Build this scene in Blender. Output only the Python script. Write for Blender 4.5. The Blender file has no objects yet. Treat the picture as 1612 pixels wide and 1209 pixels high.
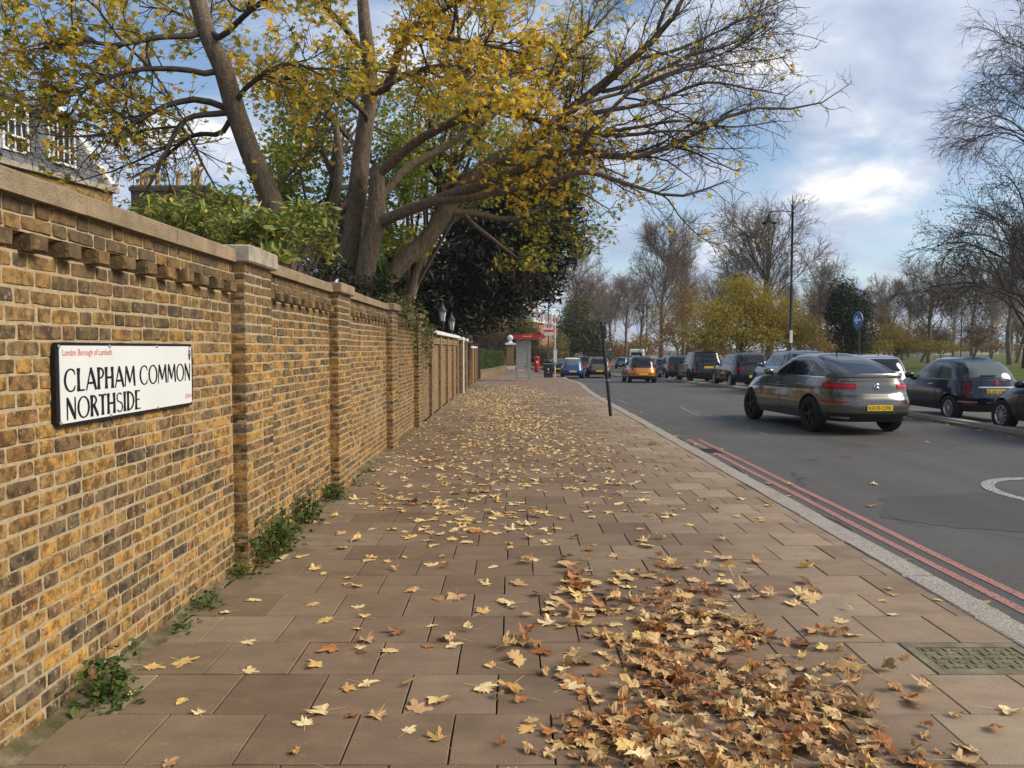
import bpy, bmesh, math, random
import numpy as np
from mathutils import Vector, Matrix

random.seed(7)
rng = np.random.default_rng(7)
sc = bpy.context.scene
col = sc.collection
R = math.radians
FPX, HCAM, PITCH = 1220.0, 1.58, R(2.605)

# ------------------------------------------------------------------ camera
cam_d = bpy.data.cameras.new('camera')
cam_d.sensor_width = 36.0
cam_d.lens = 36.0 * FPX / 1612.0
cam_d.clip_end = 3000
cam = bpy.data.objects.new('camera', cam_d)
col.objects.link(cam)
cam.location = (0, 0, HCAM)
cam.rotation_euler = (R(90) - PITCH, 0, 0)
sc.camera = cam

# ------------------------------------------------------------------ world: daylight sky with broken cloud
SUN_EL, SUN_AZ = R(36), R(104)          # azimuth measured from +Y towards +X
world = bpy.data.worlds.new('World')
sc.world = world
world.use_nodes = True
wt = world.node_tree
wt.nodes.clear()
def wn(t, **kw):
    n = wt.nodes.new(t)
    for k, v in kw.items():
        setattr(n, k, v)
    return n
w_out = wn('ShaderNodeOutputWorld'); w_bg = wn('ShaderNodeBackground')
w_sky = wn('ShaderNodeTexSky', sky_type='NISHITA', sun_disc=False, sun_elevation=SUN_EL, sun_rotation=SUN_AZ)
w_sky.air_density = 1.0; w_sky.dust_density = 0.6; w_sky.ozone_density = 1.6
w_tc = wn('ShaderNodeTexCoord'); w_sep = wn('ShaderNodeSeparateXYZ')
wt.links.new(w_tc.outputs['Generated'], w_sep.inputs[0])
def wmath(op, a, b=None, c=None, clamp=False):
    n = wn('ShaderNodeMath', operation=op, use_clamp=clamp)
    for i, v in enumerate((a, b, c)):
        if v is None: continue
        if isinstance(v, (int, float)): n.inputs[i].default_value = v
        else: wt.links.new(v, n.inputs[i])
    return n.outputs[0]
zc = wmath('ADD', wmath('ABSOLUTE', w_sep.outputs[2]), 0.34)
w_cmb = wn('ShaderNodeCombineXYZ')
wt.links.new(wmath('DIVIDE', w_sep.outputs[0], zc), w_cmb.inputs[0])
wt.links.new(wmath('DIVIDE', w_sep.outputs[1], zc), w_cmb.inputs[1])
def wnoise(scale, detail, rough, off, dist=0.0):
    m = wn('ShaderNodeMapping'); m.inputs['Location'].default_value = off
    m.inputs['Scale'].default_value = (scale, scale * 1.15, 1)
    wt.links.new(w_cmb.outputs[0], m.inputs['Vector'])
    n = wn('ShaderNodeTexNoise'); n.inputs['Scale'].default_value = 1.0
    n.inputs['Detail'].default_value = detail; n.inputs['Roughness'].default_value = rough
    n.inputs['Distortion'].default_value = dist
    wt.links.new(m.outputs[0], n.inputs['Vector'])
    return n.outputs['Fac']
def wramp(fac, stops):
    r = wn('ShaderNodeValToRGB'); e = r.color_ramp.elements
    while len(e) > 1: e.remove(e[-1])
    for i, (p, c) in enumerate(stops):
        el = e[0] if i == 0 else e.new(p)
        el.position = p; el.color = (*c, 1)
    wt.links.new(fac, r.inputs[0])
    return r.outputs[0]
cov = wramp(wnoise(1.9, 5, 0.54, (4.3, 2.6, 0), 0.3), [(0.42, (0, 0, 0)), (0.55, (1, 1, 1))])
low = wmath('SUBTRACT', 1.0, wmath('DIVIDE', wmath('ABSOLUTE', w_sep.outputs[2]), 0.11), None, True)      # cloud banks up towards the horizon
cov = wmath('MAXIMUM', cov, low)
ccol = wramp(wnoise(3.0, 5, 0.56, (9.3, 4.4, 0), 0.3),
             [(0.32, (0.25, 0.305, 0.42)), (0.46, (0.35, 0.41, 0.53)), (0.56, (0.46, 0.51, 0.60)), (0.67, (0.76, 0.75, 0.74))])
w_skm = wn('ShaderNodeMix', data_type='RGBA', blend_type='MULTIPLY')
w_skm.inputs['Factor'].default_value = 1.0
wt.links.new(w_sky.outputs[0], w_skm.inputs['A']); w_skm.inputs['B'].default_value = (0.105, 0.105, 0.105, 1)
w_mix = wn('ShaderNodeMix', data_type='RGBA')
wt.links.new(cov, w_mix.inputs['Factor']); wt.links.new(w_skm.outputs['Result'], w_mix.inputs['A']); wt.links.new(ccol, w_mix.inputs['B'])
wt.links.new(w_mix.outputs['Result'], w_bg.inputs['Color']); w_bg.inputs['Strength'].default_value = 1.0
wt.links.new(w_bg.outputs[0], w_out.inputs[0])

sun_d = bpy.data.lights.new('sun', 'SUN')
sun_d.energy = 3.0; sun_d.angle = R(30); sun_d.color = (1.0, 0.90, 0.76)
sun = bpy.data.objects.new('sun', sun_d); col.objects.link(sun)
sun.rotation_euler = Vector((-math.sin(SUN_AZ) * math.cos(SUN_EL), -math.cos(SUN_AZ) * math.cos(SUN_EL), -math.sin(SUN_EL))).to_track_quat('-Z', 'Y').to_euler()

sc.cycles.max_bounces = 4; sc.cycles.diffuse_bounces = 2; sc.cycles.glossy_bounces = 3; sc.cycles.transmission_bounces = 4; sc.cycles.transparent_max_bounces = 4
sc.cycles.caustics_reflective = False; sc.cycles.caustics_refractive = False
sc.view_settings.view_transform = 'Standard'
sc.view_settings.look = 'None'
sc.view_settings.exposure = 0.60
sc.view_settings.gamma = 1.0
sc.view_settings.use_curve_mapping = False

# ------------------------------------------------------------------ helpers
def ray(px, py):
    u = (px - 806.0) / FPX; v = (604.5 - py) / FPX
    c, s = math.cos(PITCH), math.sin(PITCH)
    return np.array([u, c + v * s, -s + v * c])
def at(px, py, Y):                                   # a sight line meets the plane y = Y
    d = ray(px, py); return np.array([0, 0, HCAM]) + d * (Y / d[1])
def on_x(px, py, X):
    d = ray(px, py); return np.array([0, 0, HCAM]) + d * (X / d[0])
def on_z(px, py, z=0.0):
    d = ray(px, py); return np.array([0, 0, HCAM]) + d * ((z - HCAM) / d[2])
_zy = [-30, 22, 30, 36, 45, 56, 75, 108, 200, 500, 2000]
_zz = [0, 0, -.03, -.10, -.27, -.48, -.68, -.9, -1.1, -1.2, -1.2]
def zp(y):                                           # the street dips gently in the distance
    y = np.asarray(y, float)
    return (np.interp(y - 3, _zy, _zz) + np.interp(y, _zy, _zz) + np.interp(y + 3, _zy, _zz)) / 3
def bend(y):
    y = np.asarray(y, float); t = np.clip(y - 45, 0, 85)
    return 0.00235 * t ** 2 + np.clip(y - 130, 0, None) * 0.40
def sstep(a, b, x):
    t = np.clip((np.asarray(x, float) - a) / (b - a), 0, 1); return t * t * (3 - 2 * t)
def kerb_x(y): return 2.72 + 0.65 * sstep(25, 43, y) + bend(y)
def isle_x(y): return 9.75 + bend(y)
ROAD = -0.11

def tag(o, label=None, cat=None, group=None, kind=None):
    if label: o['label'] = label
    if cat: o['category'] = cat
    if group: o['group'] = group
    if kind: o['kind'] = kind
    return o
def empty(name, loc=(0, 0, 0), rz=0.0, parent=None):
    o = bpy.data.objects.new(name, None); col.objects.link(o)
    o.empty_display_size = 0.1
    o.location = [float(v) for v in loc]; o.rotation_euler = (0, 0, rz)
    if parent: o.parent = parent
    return o
def thing(name, label, cat, loc=(0, 0, 0), rz=0.0, group=None):
    return tag(empty(name, loc, rz), label, cat, group)
def raw_mesh(name, V, Fs, smooth=False):
    V = np.asarray(V, np.float32).reshape(-1, 3)
    me = bpy.data.meshes.new(name)
    me.vertices.add(len(V)); me.vertices.foreach_set('co', V.ravel())
    tot = []; loops = []
    for F in Fs:
        F = np.asarray(F, np.int32)
        if F.size == 0: continue
        tot.append(np.full(len(F), F.shape[1], np.int32)); loops.append(F.ravel())
    tot = np.concatenate(tot); loops = np.concatenate(loops)
    me.loops.add(len(loops)); me.loops.foreach_set('vertex_index', loops)
    me.polygons.add(len(tot))
    me.polygons.foreach_set('loop_start', np.concatenate(([0], np.cumsum(tot)[:-1])).astype(np.int32))
    me.polygons.foreach_set('use_smooth', np.full(len(tot), smooth, bool))
    me.update(calc_edges=True); me.validate()
    return me
def link(name, me, mat=None, parent=None):
    if mat is not None and not me.materials: me.materials.append(mat)
    o = bpy.data.objects.new(name, me); col.objects.link(o)
    if parent is not None: o.parent = parent
    return o
class MB:
    def __init__(s): s.V = []; s.F = {}; s.n = 0
    def add(s, V, *Fs):
        V = np.asarray(V, float).reshape(-1, 3); s.V.append(V)
        for F in Fs:
            F = np.asarray(F, int)
            if F.size: s.F.setdefault(F.shape[1], []).append(F + s.n)
        s.n += len(V); return s
    def box(s, x0, x1, y0, y1, z0, z1):
        V = [(x0, y0, z0), (x1, y0, z0), (x1, y1, z0), (x0, y1, z0), (x0, y0, z1), (x1, y0, z1), (x1, y1, z1), (x0, y1, z1)]
        return s.add(V, [(0, 3, 2, 1), (4, 5, 6, 7), (0, 1, 5, 4), (1, 2, 6, 5), (2, 3, 7, 6), (3, 0, 4, 7)])
    def cbox(s, x0, x1, y0, y1, z0, z1, b=0.01):        # chamfered box
        V, q, t = cbox_geo(x0, x1, y0, y1, z0, z1, b); return s.add(V, q, t)
    def tube(s, P, r, n=8, cap=True):
        P = np.asarray(P, float)[None]; r = np.broadcast_to(np.asarray(r, float), (P.shape[1],))[None]
        V, F = tubes(P, r, n); s.add(V, F)
        if cap:
            K = P.shape[1]
            s.F.setdefault(n, []).append(np.array([[s.n - len(V) + i for i in range(n)][::-1], [s.n - n + i for i in range(n)]]))
        return s
    def lathe(s, prof, c=(0, 0, 0), n=16, axis='z'):     # profile of (radius, height)
        pr = np.asarray(prof, float); a = np.linspace(0, 2 * np.pi, n, endpoint=False)
        X = pr[:, 0, None] * np.cos(a); Y = pr[:, 0, None] * np.sin(a); Z = np.repeat(pr[:, 1, None], n, 1)
        A = [X, Y, Z] if axis == 'z' else ([Z, X, Y] if axis == 'x' else [Y, Z, X])
        V = np.stack(A, -1).reshape(-1, 3) + np.asarray(c)
        return s.add(V, gridfaces(len(pr), n, wrap=True))
    def quad(s, a, b, c, d): return s.add([a, b, c, d], [(0, 1, 2, 3)])
    def mesh(s, name, smooth=False, origin=(0, 0, 0)):
        V = np.concatenate(s.V) - np.asarray(origin, float)
        return raw_mesh(name, V, [np.concatenate(f) for f in s.F.values()], smooth)
    def build(s, name, mat, parent=None, smooth=False, origin=(0, 0, 0)):
        return link(name, s.mesh(name, smooth, origin), mat, parent)
def gridfaces(nu, nv, wrap=False):
    i = np.arange(nu - 1)[:, None]; j = np.arange(nv if wrap else nv - 1)[None]
    j2 = (j + 1) % nv
    return np.stack([i * nv + j, i * nv + j2, (i + 1) * nv + j2, (i + 1) * nv + j], -1).reshape(-1, 4)
_cb = None
def cbox_geo(x0, x1, y0, y1, z0, z1, b):
    c = np.array([(x0 + x1) / 2, (y0 + y1) / 2, (z0 + z1) / 2]); h = np.array([(x1 - x0) / 2, (y1 - y0) / 2, (z1 - z0) / 2])
    V = []; idx = {}
    for sx in (-1, 1):
        for sy in (-1, 1):
            for sz in (-1, 1):
                for ax in range(3):
                    sg = np.array([sx, sy, sz]); p = sg * (h - b); p[ax] = sg[ax] * h[ax]
                    idx[(sx, sy, sz, ax)] = len(V); V.append(c + p)
    q = []; t = []
    for ax in range(3):
        a1, a2 = (ax + 1) % 3, (ax + 2) % 3
        for s0 in (-1, 1):
            f = []
            for s1, s2 in ((-1, -1), (1, -1), (1, 1), (-1, 1)):
                k = [0, 0, 0]; k[ax] = s0; k[a1] = s1; k[a2] = s2; f.append(idx[(*k, ax)])
            q.append(f if s0 > 0 else f[::-1])
        for s1 in (-1, 1):
            for s2 in (-1, 1):
                k0 = [0, 0, 0]; k0[ax] = -1; k0[a1] = s1; k0[a2] = s2; k1 = list(k0); k1[ax] = 1
                f = [idx[(*k0, a1)], idx[(*k1, a1)], idx[(*k1, a2)], idx[(*k0, a2)]]
                q.append(f if s1 * s2 < 0 else f[::-1])
    for sx in (-1, 1):
        for sy in (-1, 1):
            for sz in (-1, 1):
                f = [idx[(sx, sy, sz, a)] for a in range(3)]; t.append(f if sx * sy * sz > 0 else f[::-1])
    return np.array(V), np.array(q), np.array(t)
def tubes(P, Rr, sides=5):
    """P (N,K,3) polylines, Rr (N,K) radii -> vertices and quads of all tubes at once"""
    N, K, _ = P.shape
    T = np.gradient(P, axis=1); T /= np.linalg.norm(T, axis=2, keepdims=True) + 1e-9
    ref = np.where(np.abs(T[:, :1, 2:3]) > 0.9, np.array([1., 0, 0]), np.array([0, 0, 1.]))
    ref = np.broadcast_to(ref, T.shape)
    A = np.cross(T, ref); A /= np.linalg.norm(A, axis=2, keepdims=True) + 1e-9
    B = np.cross(T, A)
    a = np.linspace(0, 2 * np.pi, sides, endpoint=False)
    V = P[:, :, None] + Rr[:, :, None, None] * (A[:, :, None] * np.cos(a)[None, None, :, None] + B[:, :, None] * np.sin(a)[None, None, :, None])
    F = gridfaces(K, sides, True)
    F = (F[None] + (np.arange(N) * K * sides)[:, None, None]).reshape(-1, 4)
    return V.reshape(-1, 3), F[:, ::-1]

# ------------------------------------------------------------------ materials
class NT:
    def __init__(s, name):
        s.m = bpy.data.materials.new(name); s.m.use_nodes = True; s.t = s.m.node_tree; s.t.nodes.clear()
        s.out = s.n('ShaderNodeOutputMaterial'); s.b = s.n('ShaderNodeBsdfPrincipled')
        s.L(s.b.outputs[0], s.out.inputs[0])
        s.geo = None
    def n(s, t, **kw):
        x = s.t.nodes.new(t)
        for k, v in kw.items(): setattr(x, k, v)
        return x
    def L(s, a, b): s.t.links.new(a, b)
    def put(s, sock, v):
        if hasattr(v, 'is_linked') or isinstance(v, bpy.types.NodeSocket): s.L(v, sock)
        elif isinstance(v, (tuple, list)) and len(v) == 3 and sock.type == 'RGBA': sock.default_value = (*v, 1)
        elif isinstance(v, (int, float)) and sock.type == 'RGBA': sock.default_value = (v, v, v, 1)
        else: sock.default_value = v
    def g(s, k):
        if s.geo is None: s.geo = s.n('ShaderNodeNewGeometry')
        return s.geo.outputs[k]
    def noise(s, scale, detail=4, rough=0.55, vec=None, dist=0.0, out='Fac'):
        x = s.n('ShaderNodeTexNoise'); x.inputs['Scale'].default_value = scale; x.inputs['Detail'].default_value = min(detail, 3)
        x.inputs['Roughness'].default_value = rough; x.inputs['Distortion'].default_value = dist
        s.L(vec if vec is not None else s.g('Position'), x.inputs['Vector']); return x.outputs[out]
    def voro(s, scale, vec=None, out='Distance', feature='F1'):
        x = s.n('ShaderNodeTexVoronoi', feature=feature); x.inputs['Scale'].default_value = scale
        s.L(vec if vec is not None else s.g('Position'), x.inputs['Vector']); return x.outputs[out]
    def ramp(s, fac, stops, interp='LINEAR'):
        r = s.n('ShaderNodeValToRGB'); r.color_ramp.interpolation = interp; e = r.color_ramp.elements
        while len(e) > 1: e.remove(e[-1])
        for i, (p, c) in enumerate(stops):
            el = e[0] if i == 0 else e.new(p)
            el.position = p
            if isinstance(c, (int, float)): c = (c, c, c)
            el.color = (*c, 1)
        s.L(fac, r.inputs[0]); return r.outputs[0]
    def mix(s, f, a, b, mode='MIX'):
        x = s.n('ShaderNodeMix', data_type='RGBA', blend_type=mode)
        s.put(x.inputs['Factor'], f); s.put(x.inputs['A'], a); s.put(x.inputs['B'], b); return x.outputs['Result']
    def math(s, op, a, b=0.0, clamp=False):
        x = s.n('ShaderNodeMath', operation=op, use_clamp=clamp); s.put(x.inputs[0], a); s.put(x.inputs[1], b); return x.outputs[0]
    def rand(s):                                          # one random number per piece, joined or single
        o = s.n('ShaderNodeObjectInfo'); return s.math('FRACT', s.math('ADD', s.g('Random Per Island'), o.outputs['Random']))
    def xyz(s):
        x = s.n('ShaderNodeSeparateXYZ'); s.L(s.g('Position'), x.inputs[0]); return x.outputs
    def bump(s, h, strength=0.3, dist=0.01):
        x = s.n('ShaderNodeBump'); x.inputs['Strength'].default_value = strength; x.inputs['Distance'].default_value = dist
        s.L(h, x.inputs['Height']); s.L(x.outputs[0], s.b.inputs['Normal'])
    def set(s, color=None, rough=None, metal=None, spec=None, coat=None):
        if color is not None: s.put(s.b.inputs['Base Color'], color)
        if rough is not None: s.put(s.b.inputs['Roughness'], rough)
        if metal is not None: s.put(s.b.inputs['Metallic'], metal)
        if spec is not None: s.put(s.b.inputs['Specular IOR Level'], spec)
        if coat is not None: s.put(s.b.inputs['Coat Weight'], coat); s.b.inputs['Coat Roughness'].default_value = 0.04
        return s.m
def plain(name, c, rough=0.6, metal=0.0, var=0.25, scale=8.0, bump=0.0, spec=0.4, coat=None):
    k = NT(name)
    n = k.noise(scale, 5)
    c2 = tuple(x * (1 - var) for x in c); c1 = tuple(min(1, x * (1 + var * 0.6)) for x in c)
    cc = k.ramp(n, [(0.3, c2), (0.7, c1)])
    if bump: k.bump(k.noise(scale * 6, 4), bump, 0.01)
    return k.set(cc, rough, metal, spec, coat)
def leafmat(name, stops, trans=0.35, rough=0.6, vein=True, vf=0.55):
    k = NT(name)
    c = k.ramp(k.rand(), stops)
    if vein: c = k.mix(k.math('MULTIPLY', k.noise(38, 4), vf), c, k.mix(1.0, c, (0.55, 0.42, 0.30), 'MULTIPLY'))
    k.set(c, rough, spec=0.25)
    if trans:
        t = k.n('ShaderNodeBsdfTranslucent'); k.L(c, t.inputs[0])
        a = k.n('ShaderNodeMixShader'); a.inputs[0].default_value = trans
        k.L(k.b.outputs[0], a.inputs[1]); k.L(t.outputs[0], a.inputs[2]); k.L(a.outputs[0], k.out.inputs[0])
    return k.m
M = {}
# London stock brick
def brick_mat(name, stops, soot=True):
    k = NT(name); r = k.rand()
    base = k.ramp(r, stops, 'LINEAR')
    n1 = k.noise(17, 4, 0.6)
    dark = k.mix(1.0, base, (0.36, 0.35, 0.36), 'MULTIPLY')
    c = k.mix(k.ramp(n1, [(0.42, 0.0), (0.60, 0.95)]), base, dark)
    gold = k.mix(1.0, base, (1.45, 1.22, 0.85), 'MULTIPLY')
    c = k.mix(k.ramp(k.noise(23, 3, 0.5), [(0.55, 0.0), (0.7, 0.8)]), c, gold)
    pits = k.ramp(k.voro(58), [(0.13, 1.0), (0.22, 0.0)])
    pm = k.math('MULTIPLY', pits, k.ramp(k.noise(9, 2), [(0.42, 0), (0.54, 1)]))
    c = k.mix(pm, c, (0.035, 0.028, 0.02))
    smear = k.math('MULTIPLY', k.ramp(k.noise(31, 5, 0.7), [(0.60, 0), (0.68, 1)]), 0.6)   # lime smears from old pointing
    c = k.mix(smear, c, (0.46, 0.37, 0.24))
    if soot:
        z = k.xyz()[2]
        f = k.n('ShaderNodeMapRange'); k.L(z, f.inputs[0]); f.inputs[1].default_value = 1.5; f.inputs[2].default_value = 2.1
        f.inputs[3].default_value = 0; f.inputs[4].default_value = 1.0
        sf = k.math('MULTIPLY', f.outputs[0], k.ramp(k.noise(2.2, 4), [(0.3, 0.55), (0.6, 1.0)]), True)
        c = k.mix(sf, c, k.mix(0.6, k.mix(1.0, c, (0.55, 0.51, 0.46), 'MULTIPLY'), (0.105, 0.082, 0.052)))
    mv = k.n('ShaderNodeMapping'); k.L(k.g('Position'), mv.inputs[0]); mv.inputs['Scale'].default_value = (1, 1, 0.22)      # rain runs and damp
    c = k.mix(k.ramp(k.noise(2.6, 3, 0.6, mv.outputs[0]), [(0.52, 0), (0.70, 0.55)]), c, k.mix(1.0, c, (0.50, 0.47, 0.45), 'MULTIPLY'))
    c = k.mix(k.ramp(k.noise(1.3, 3, 0.6), [(0.58, 0), (0.75, 0.35)]), c, (0.40, 0.33, 0.24))
    k.bump(k.mix(pm, k.noise(48, 6, 0.7), 0.0), 0.75, 0.008)
    return k.set(c, 0.88, spec=0.25)
M['brick'] = brick_mat('stock brick', [(0.0, (0.33, 0.190, 0.062)), (0.14, (0.43, 0.245, 0.068)), (0.28, (0.25, 0.160, 0.068)), (0.42, (0.36, 0.215, 0.072)),
                       (0.54, (0.185, 0.125, 0.062)), (0.66, (0.125, 0.093, 0.055)), (0.76, (0.29, 0.155, 0.055)), (0.86, (0.160, 0.105, 0.058)), (0.94, (0.42, 0.235, 0.068)), (1.0, (0.22, 0.145, 0.066))])
k = NT('lime mortar'); n = k.noise(30, 6, 0.7)
c = k.ramp(n, [(0.3, (0.29, 0.222, 0.130)), (0.7, (0.46, 0.365, 0.220))])
c = k.mix(k.ramp(k.noise(1.4, 4), [(0.45, 0), (0.75, 0.45)]), c, (0.30, 0.24, 0.15)); k.bump(k.noise(70, 6, 0.75), 0.6, 0.006); M['mortar'] = k.set(c, 0.95, spec=0.1)
k = NT('coping concrete'); n = k.noise(6, 6, 0.65)
c = k.ramp(n, [(0.25, (0.18, 0.135, 0.085)), (0.75, (0.34, 0.26, 0.165))])
c = k.mix(k.ramp(k.voro(95), [(0.12, 0.75), (0.3, 0)]), c, (0.14, 0.105, 0.07)); k.bump(k.voro(95), 0.5, 0.006); M['coping'] = k.set(c, 0.95, spec=0.15)
k = NT('pale stone cap'); n = k.noise(9, 7, 0.7)
c = k.ramp(n, [(0.3, (0.22, 0.185, 0.135)), (0.7, (0.42, 0.37, 0.29))]); k.bump(k.noise(60, 6), 0.3, 0.005); M['capstone'] = k.set(c, 0.9, spec=0.2)
# paving
k = NT('paving slab'); x = k.xyz(); r = k.rand()
base = k.ramp(r, [(0.0, (0.168, 0.112, 0.071)), (0.30, (0.200, 0.138, 0.089)), (0.5, (0.140, 0.092, 0.058)), (0.7, (0.180, 0.122, 0.078)), (0.87, (0.225, 0.165, 0.108)), (1.0, (0.155, 0.104, 0.066))])
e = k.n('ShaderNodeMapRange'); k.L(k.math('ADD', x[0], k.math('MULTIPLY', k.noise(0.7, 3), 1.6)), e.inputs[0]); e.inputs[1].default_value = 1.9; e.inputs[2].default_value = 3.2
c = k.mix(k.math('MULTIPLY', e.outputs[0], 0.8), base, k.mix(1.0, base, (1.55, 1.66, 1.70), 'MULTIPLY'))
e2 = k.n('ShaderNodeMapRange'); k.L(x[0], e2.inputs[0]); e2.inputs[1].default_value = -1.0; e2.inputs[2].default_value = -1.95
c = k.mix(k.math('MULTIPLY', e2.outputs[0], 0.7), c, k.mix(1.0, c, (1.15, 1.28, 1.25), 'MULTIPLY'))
mv = k.n('ShaderNodeMapping'); k.L(k.g('Position'), mv.inputs[0]); mv.inputs['Scale'].default_value = (1.0, 2.2, 1)
c = k.mix(k.ramp(k.noise(3.4, 6, 0.65, mv.outputs[0]), [(0.38, 0.0), (0.66, 0.55)]), c, k.mix(1.0, c, (1.45, 1.42, 1.32), 'MULTIPLY'))
c = k.mix(k.ramp(k.noise(2.1, 5, 0.6), [(0.52, 0.0), (0.72, 0.55)]), c, k.mix(1.0, c, (0.62, 0.58, 0.52), 'MULTIPLY'))
c = k.mix(k.ramp(k.noise(160, 3, 0.6), [(0.35, 0.35), (0.55, 0.0)]), c, (0.08, 0.06, 0.045))
c = k.mix(k.ramp(k.voro(34), [(0.035, 0.8), (0.06, 0.0)]), c, (0.50, 0.43, 0.33))
gum = k.math('MULTIPLY', k.ramp(k.voro(5.5), [(0.045, 1.0), (0.07, 0.0)]), k.ramp(k.noise(1.9, 2), [(0.48, 0), (0.54, 1)]))
c = k.mix(k.math('MULTIPLY', gum, 0.6), c, (0.07, 0.058, 0.045))
c = k.mix(k.ramp(k.noise(9, 3, 0.7), [(0.60, 0), (0.72, 0.5)]), c, k.mix(1.0, c, (1.4, 1.36, 1.25), 'MULTIPLY'))
k.bump(k.noise(90, 6, 0.7), 0.45, 0.005)
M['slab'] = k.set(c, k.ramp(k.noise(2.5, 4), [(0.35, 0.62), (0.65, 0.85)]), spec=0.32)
k = NT('mossy joint dirt'); x = k.xyz()
c = k.ramp(k.noise(26, 5), [(0.35, (0.030, 0.023, 0.016)), (0.7, (0.065, 0.050, 0.034))])
e = k.n('ShaderNodeMapRange'); k.L(x[0], e.inputs[0]); e.inputs[1].default_value = 1.0; e.inputs[2].default_value = 2.7
c = k.mix(k.math('MULTIPLY', e.outputs[0], k.ramp(k.noise(4, 4), [(0.4, 0.1), (0.6, 0.8)])), c, (0.045, 0.058, 0.018)); k.bump(k.noise(140, 5), 0.6, 0.008); M['joint'] = k.set(c, 1.0, spec=0.05)
k = NT('small paving far'); tx = k.n('ShaderNodeTexBrick', offset=0.5); k.L(k.g('Position'), tx.inputs['Vector'])
tx.inputs['Scale'].default_value = 1.0; tx.inputs['Brick Width'].default_value = 0.41; tx.inputs['Row Height'].default_value = 0.41; tx.inputs['Mortar Size'].default_value = 0.008
tx.inputs['Color1'].default_value = (0.19, 0.13, 0.088, 1); tx.inputs['Color2'].default_value = (0.23, 0.165, 0.115, 1); tx.inputs['Mortar'].default_value = (0.08, 0.06, 0.045, 1)
c = k.mix(k.ramp(k.noise(1.1, 5), [(0.45, 0), (0.7, 0.6)]), tx.outputs['Color'], (0.19, 0.125, 0.08)); M['paving_far'] = k.set(c, 0.8, spec=0.3)
k = NT('granite kerb'); c = k.ramp(k.noise(95, 4, 0.7), [(0.34, (0.10, 0.085, 0.07)), (0.5, (0.31, 0.275, 0.235)), (0.66, (0.52, 0.475, 0.41))])
c = k.mix(k.ramp(k.noise(3, 5), [(0.4, 0), (0.7, 0.5)]), c, (0.24, 0.20, 0.155)); k.bump(k.noise(60, 5), 0.5, 0.006); M['kerb'] = k.set(c, 0.85, spec=0.3)
def asphalt(name, c0, c1):
    k = NT(name); n = k.noise(170, 4, 0.7)
    c = k.ramp(n, [(0.33, tuple(v * 0.45 for v in c0)), (0.52, c0), (0.68, c1)])
    c = k.mix(k.ramp(k.noise(0.55, 6, 0.6), [(0.42, 0), (0.68, 0.5)]), c, k.mix(1.0, c, (0.80, 0.80, 0.81), 'MULTIPLY'))
    mv = k.n('ShaderNodeMapping'); k.L(k.g('Position'), mv.inputs[0]); mv.inputs['Scale'].default_value = (1.3, 0.06, 1)
    c = k.mix(k.ramp(k.noise(1.0, 4, 0.5, mv.outputs[0]), [(0.40, 0), (0.66, 0.55)]), c, k.mix(1.0, c, (1.30, 1.27, 1.22), 'MULTIPLY'))
    c = k.mix(k.ramp(k.voro(75), [(0.16, 0.65), (0.3, 0.0)]), c, k.mix(1.0, c, (1.9, 1.8, 1.6), 'MULTIPLY'))
    crack = k.n('ShaderNodeTexVoronoi', feature='DISTANCE_TO_EDGE'); crack.inputs['Scale'].default_value = 0.32
    k.L(k.mix(0.35, k.g('Position'), k.noise(1.7, 5, 0.6, out='Color')), crack.inputs['Vector'])
    cm = k.math('MULTIPLY', k.ramp(crack.outputs['Distance'], [(0.0, 0.75), (0.006, 0.0)]), k.ramp(k.noise(0.35, 2), [(0.5, 0), (0.6, 1)]))
    c = k.mix(cm, c, (0.015, 0.015, 0.015))
    k.bump(k.noise(150, 5, 0.7), 0.7, 0.006)
    return k.set(c, k.ramp(k.noise(0.8, 4), [(0.35, 0.62), (0.65, 0.82)]), spec=0.35)
M['asphalt'] = asphalt('road asphalt', (0.078, 0.074, 0.068), (0.155, 0.146, 0.130))
M['asphalt2'] = asphalt('worn lane asphalt', (0.12, 0.11, 0.095), (0.22, 0.20, 0.17))
k = NT('gutter dirt'); c = k.ramp(k.noise(24, 3, .7), [(.35, (.035, .027, .019)), (.6, (.085, .066, .047)), (.75, (.13, .10, .07))]); k.bump(k.noise(130, 3), .8, .008); M['gutter'] = k.set(c, .95, spec=.1)
M['patch'] = asphalt('darker repair asphalt', (0.062, 0.060, 0.056), (0.125, 0.119, 0.108))
def paint(name, c, wear):
    k = NT(name); cc = k.ramp(k.noise(5, 5), [(0.3, tuple(v * 0.8 for v in c)), (0.7, c)])
    cc = k.mix(k.ramp(k.noise(38, 5, 0.75), [(wear, 1.0), (wear + 0.07, 0.0)]), cc, (0.075, 0.072, 0.07)); k.bump(k.noise(150, 4), 0.4, 0.004)
    return k.set(cc, 0.75, spec=0.3)
M['red_line'] = paint('worn red line paint', (0.40, 0.185, 0.150), 0.40)
M['white_line'] = paint('worn white line paint', (0.50, 0.49, 0.46), 0.46)
k = NT('park grass ground'); n = k.noise(0.35, 6, 0.6)
c = k.ramp(n, [(0.3, (0.055, 0.075, 0.018)), (0.5, (0.085, 0.115, 0.026)), (0.7, (0.13, 0.125, 0.045))])
c = k.mix(k.ramp(k.noise(26, 4, 0.7), [(0.52, 0), (0.66, 0.7)]), c, (0.20, 0.12, 0.04)); k.bump(k.noise(40, 5, 0.8), 1.0, 0.05); M['grass'] = k.set(c, 0.95, spec=0.1)
M['soil'] = plain('garden soil', (0.07, 0.05, 0.035), 0.95, var=0.5, scale=3, bump=0.6)
M['cement'] = plain('mossy cement fillet', (0.20, 0.17, 0.115), 0.95, var=0.45, scale=5, bump=0.5)
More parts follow.
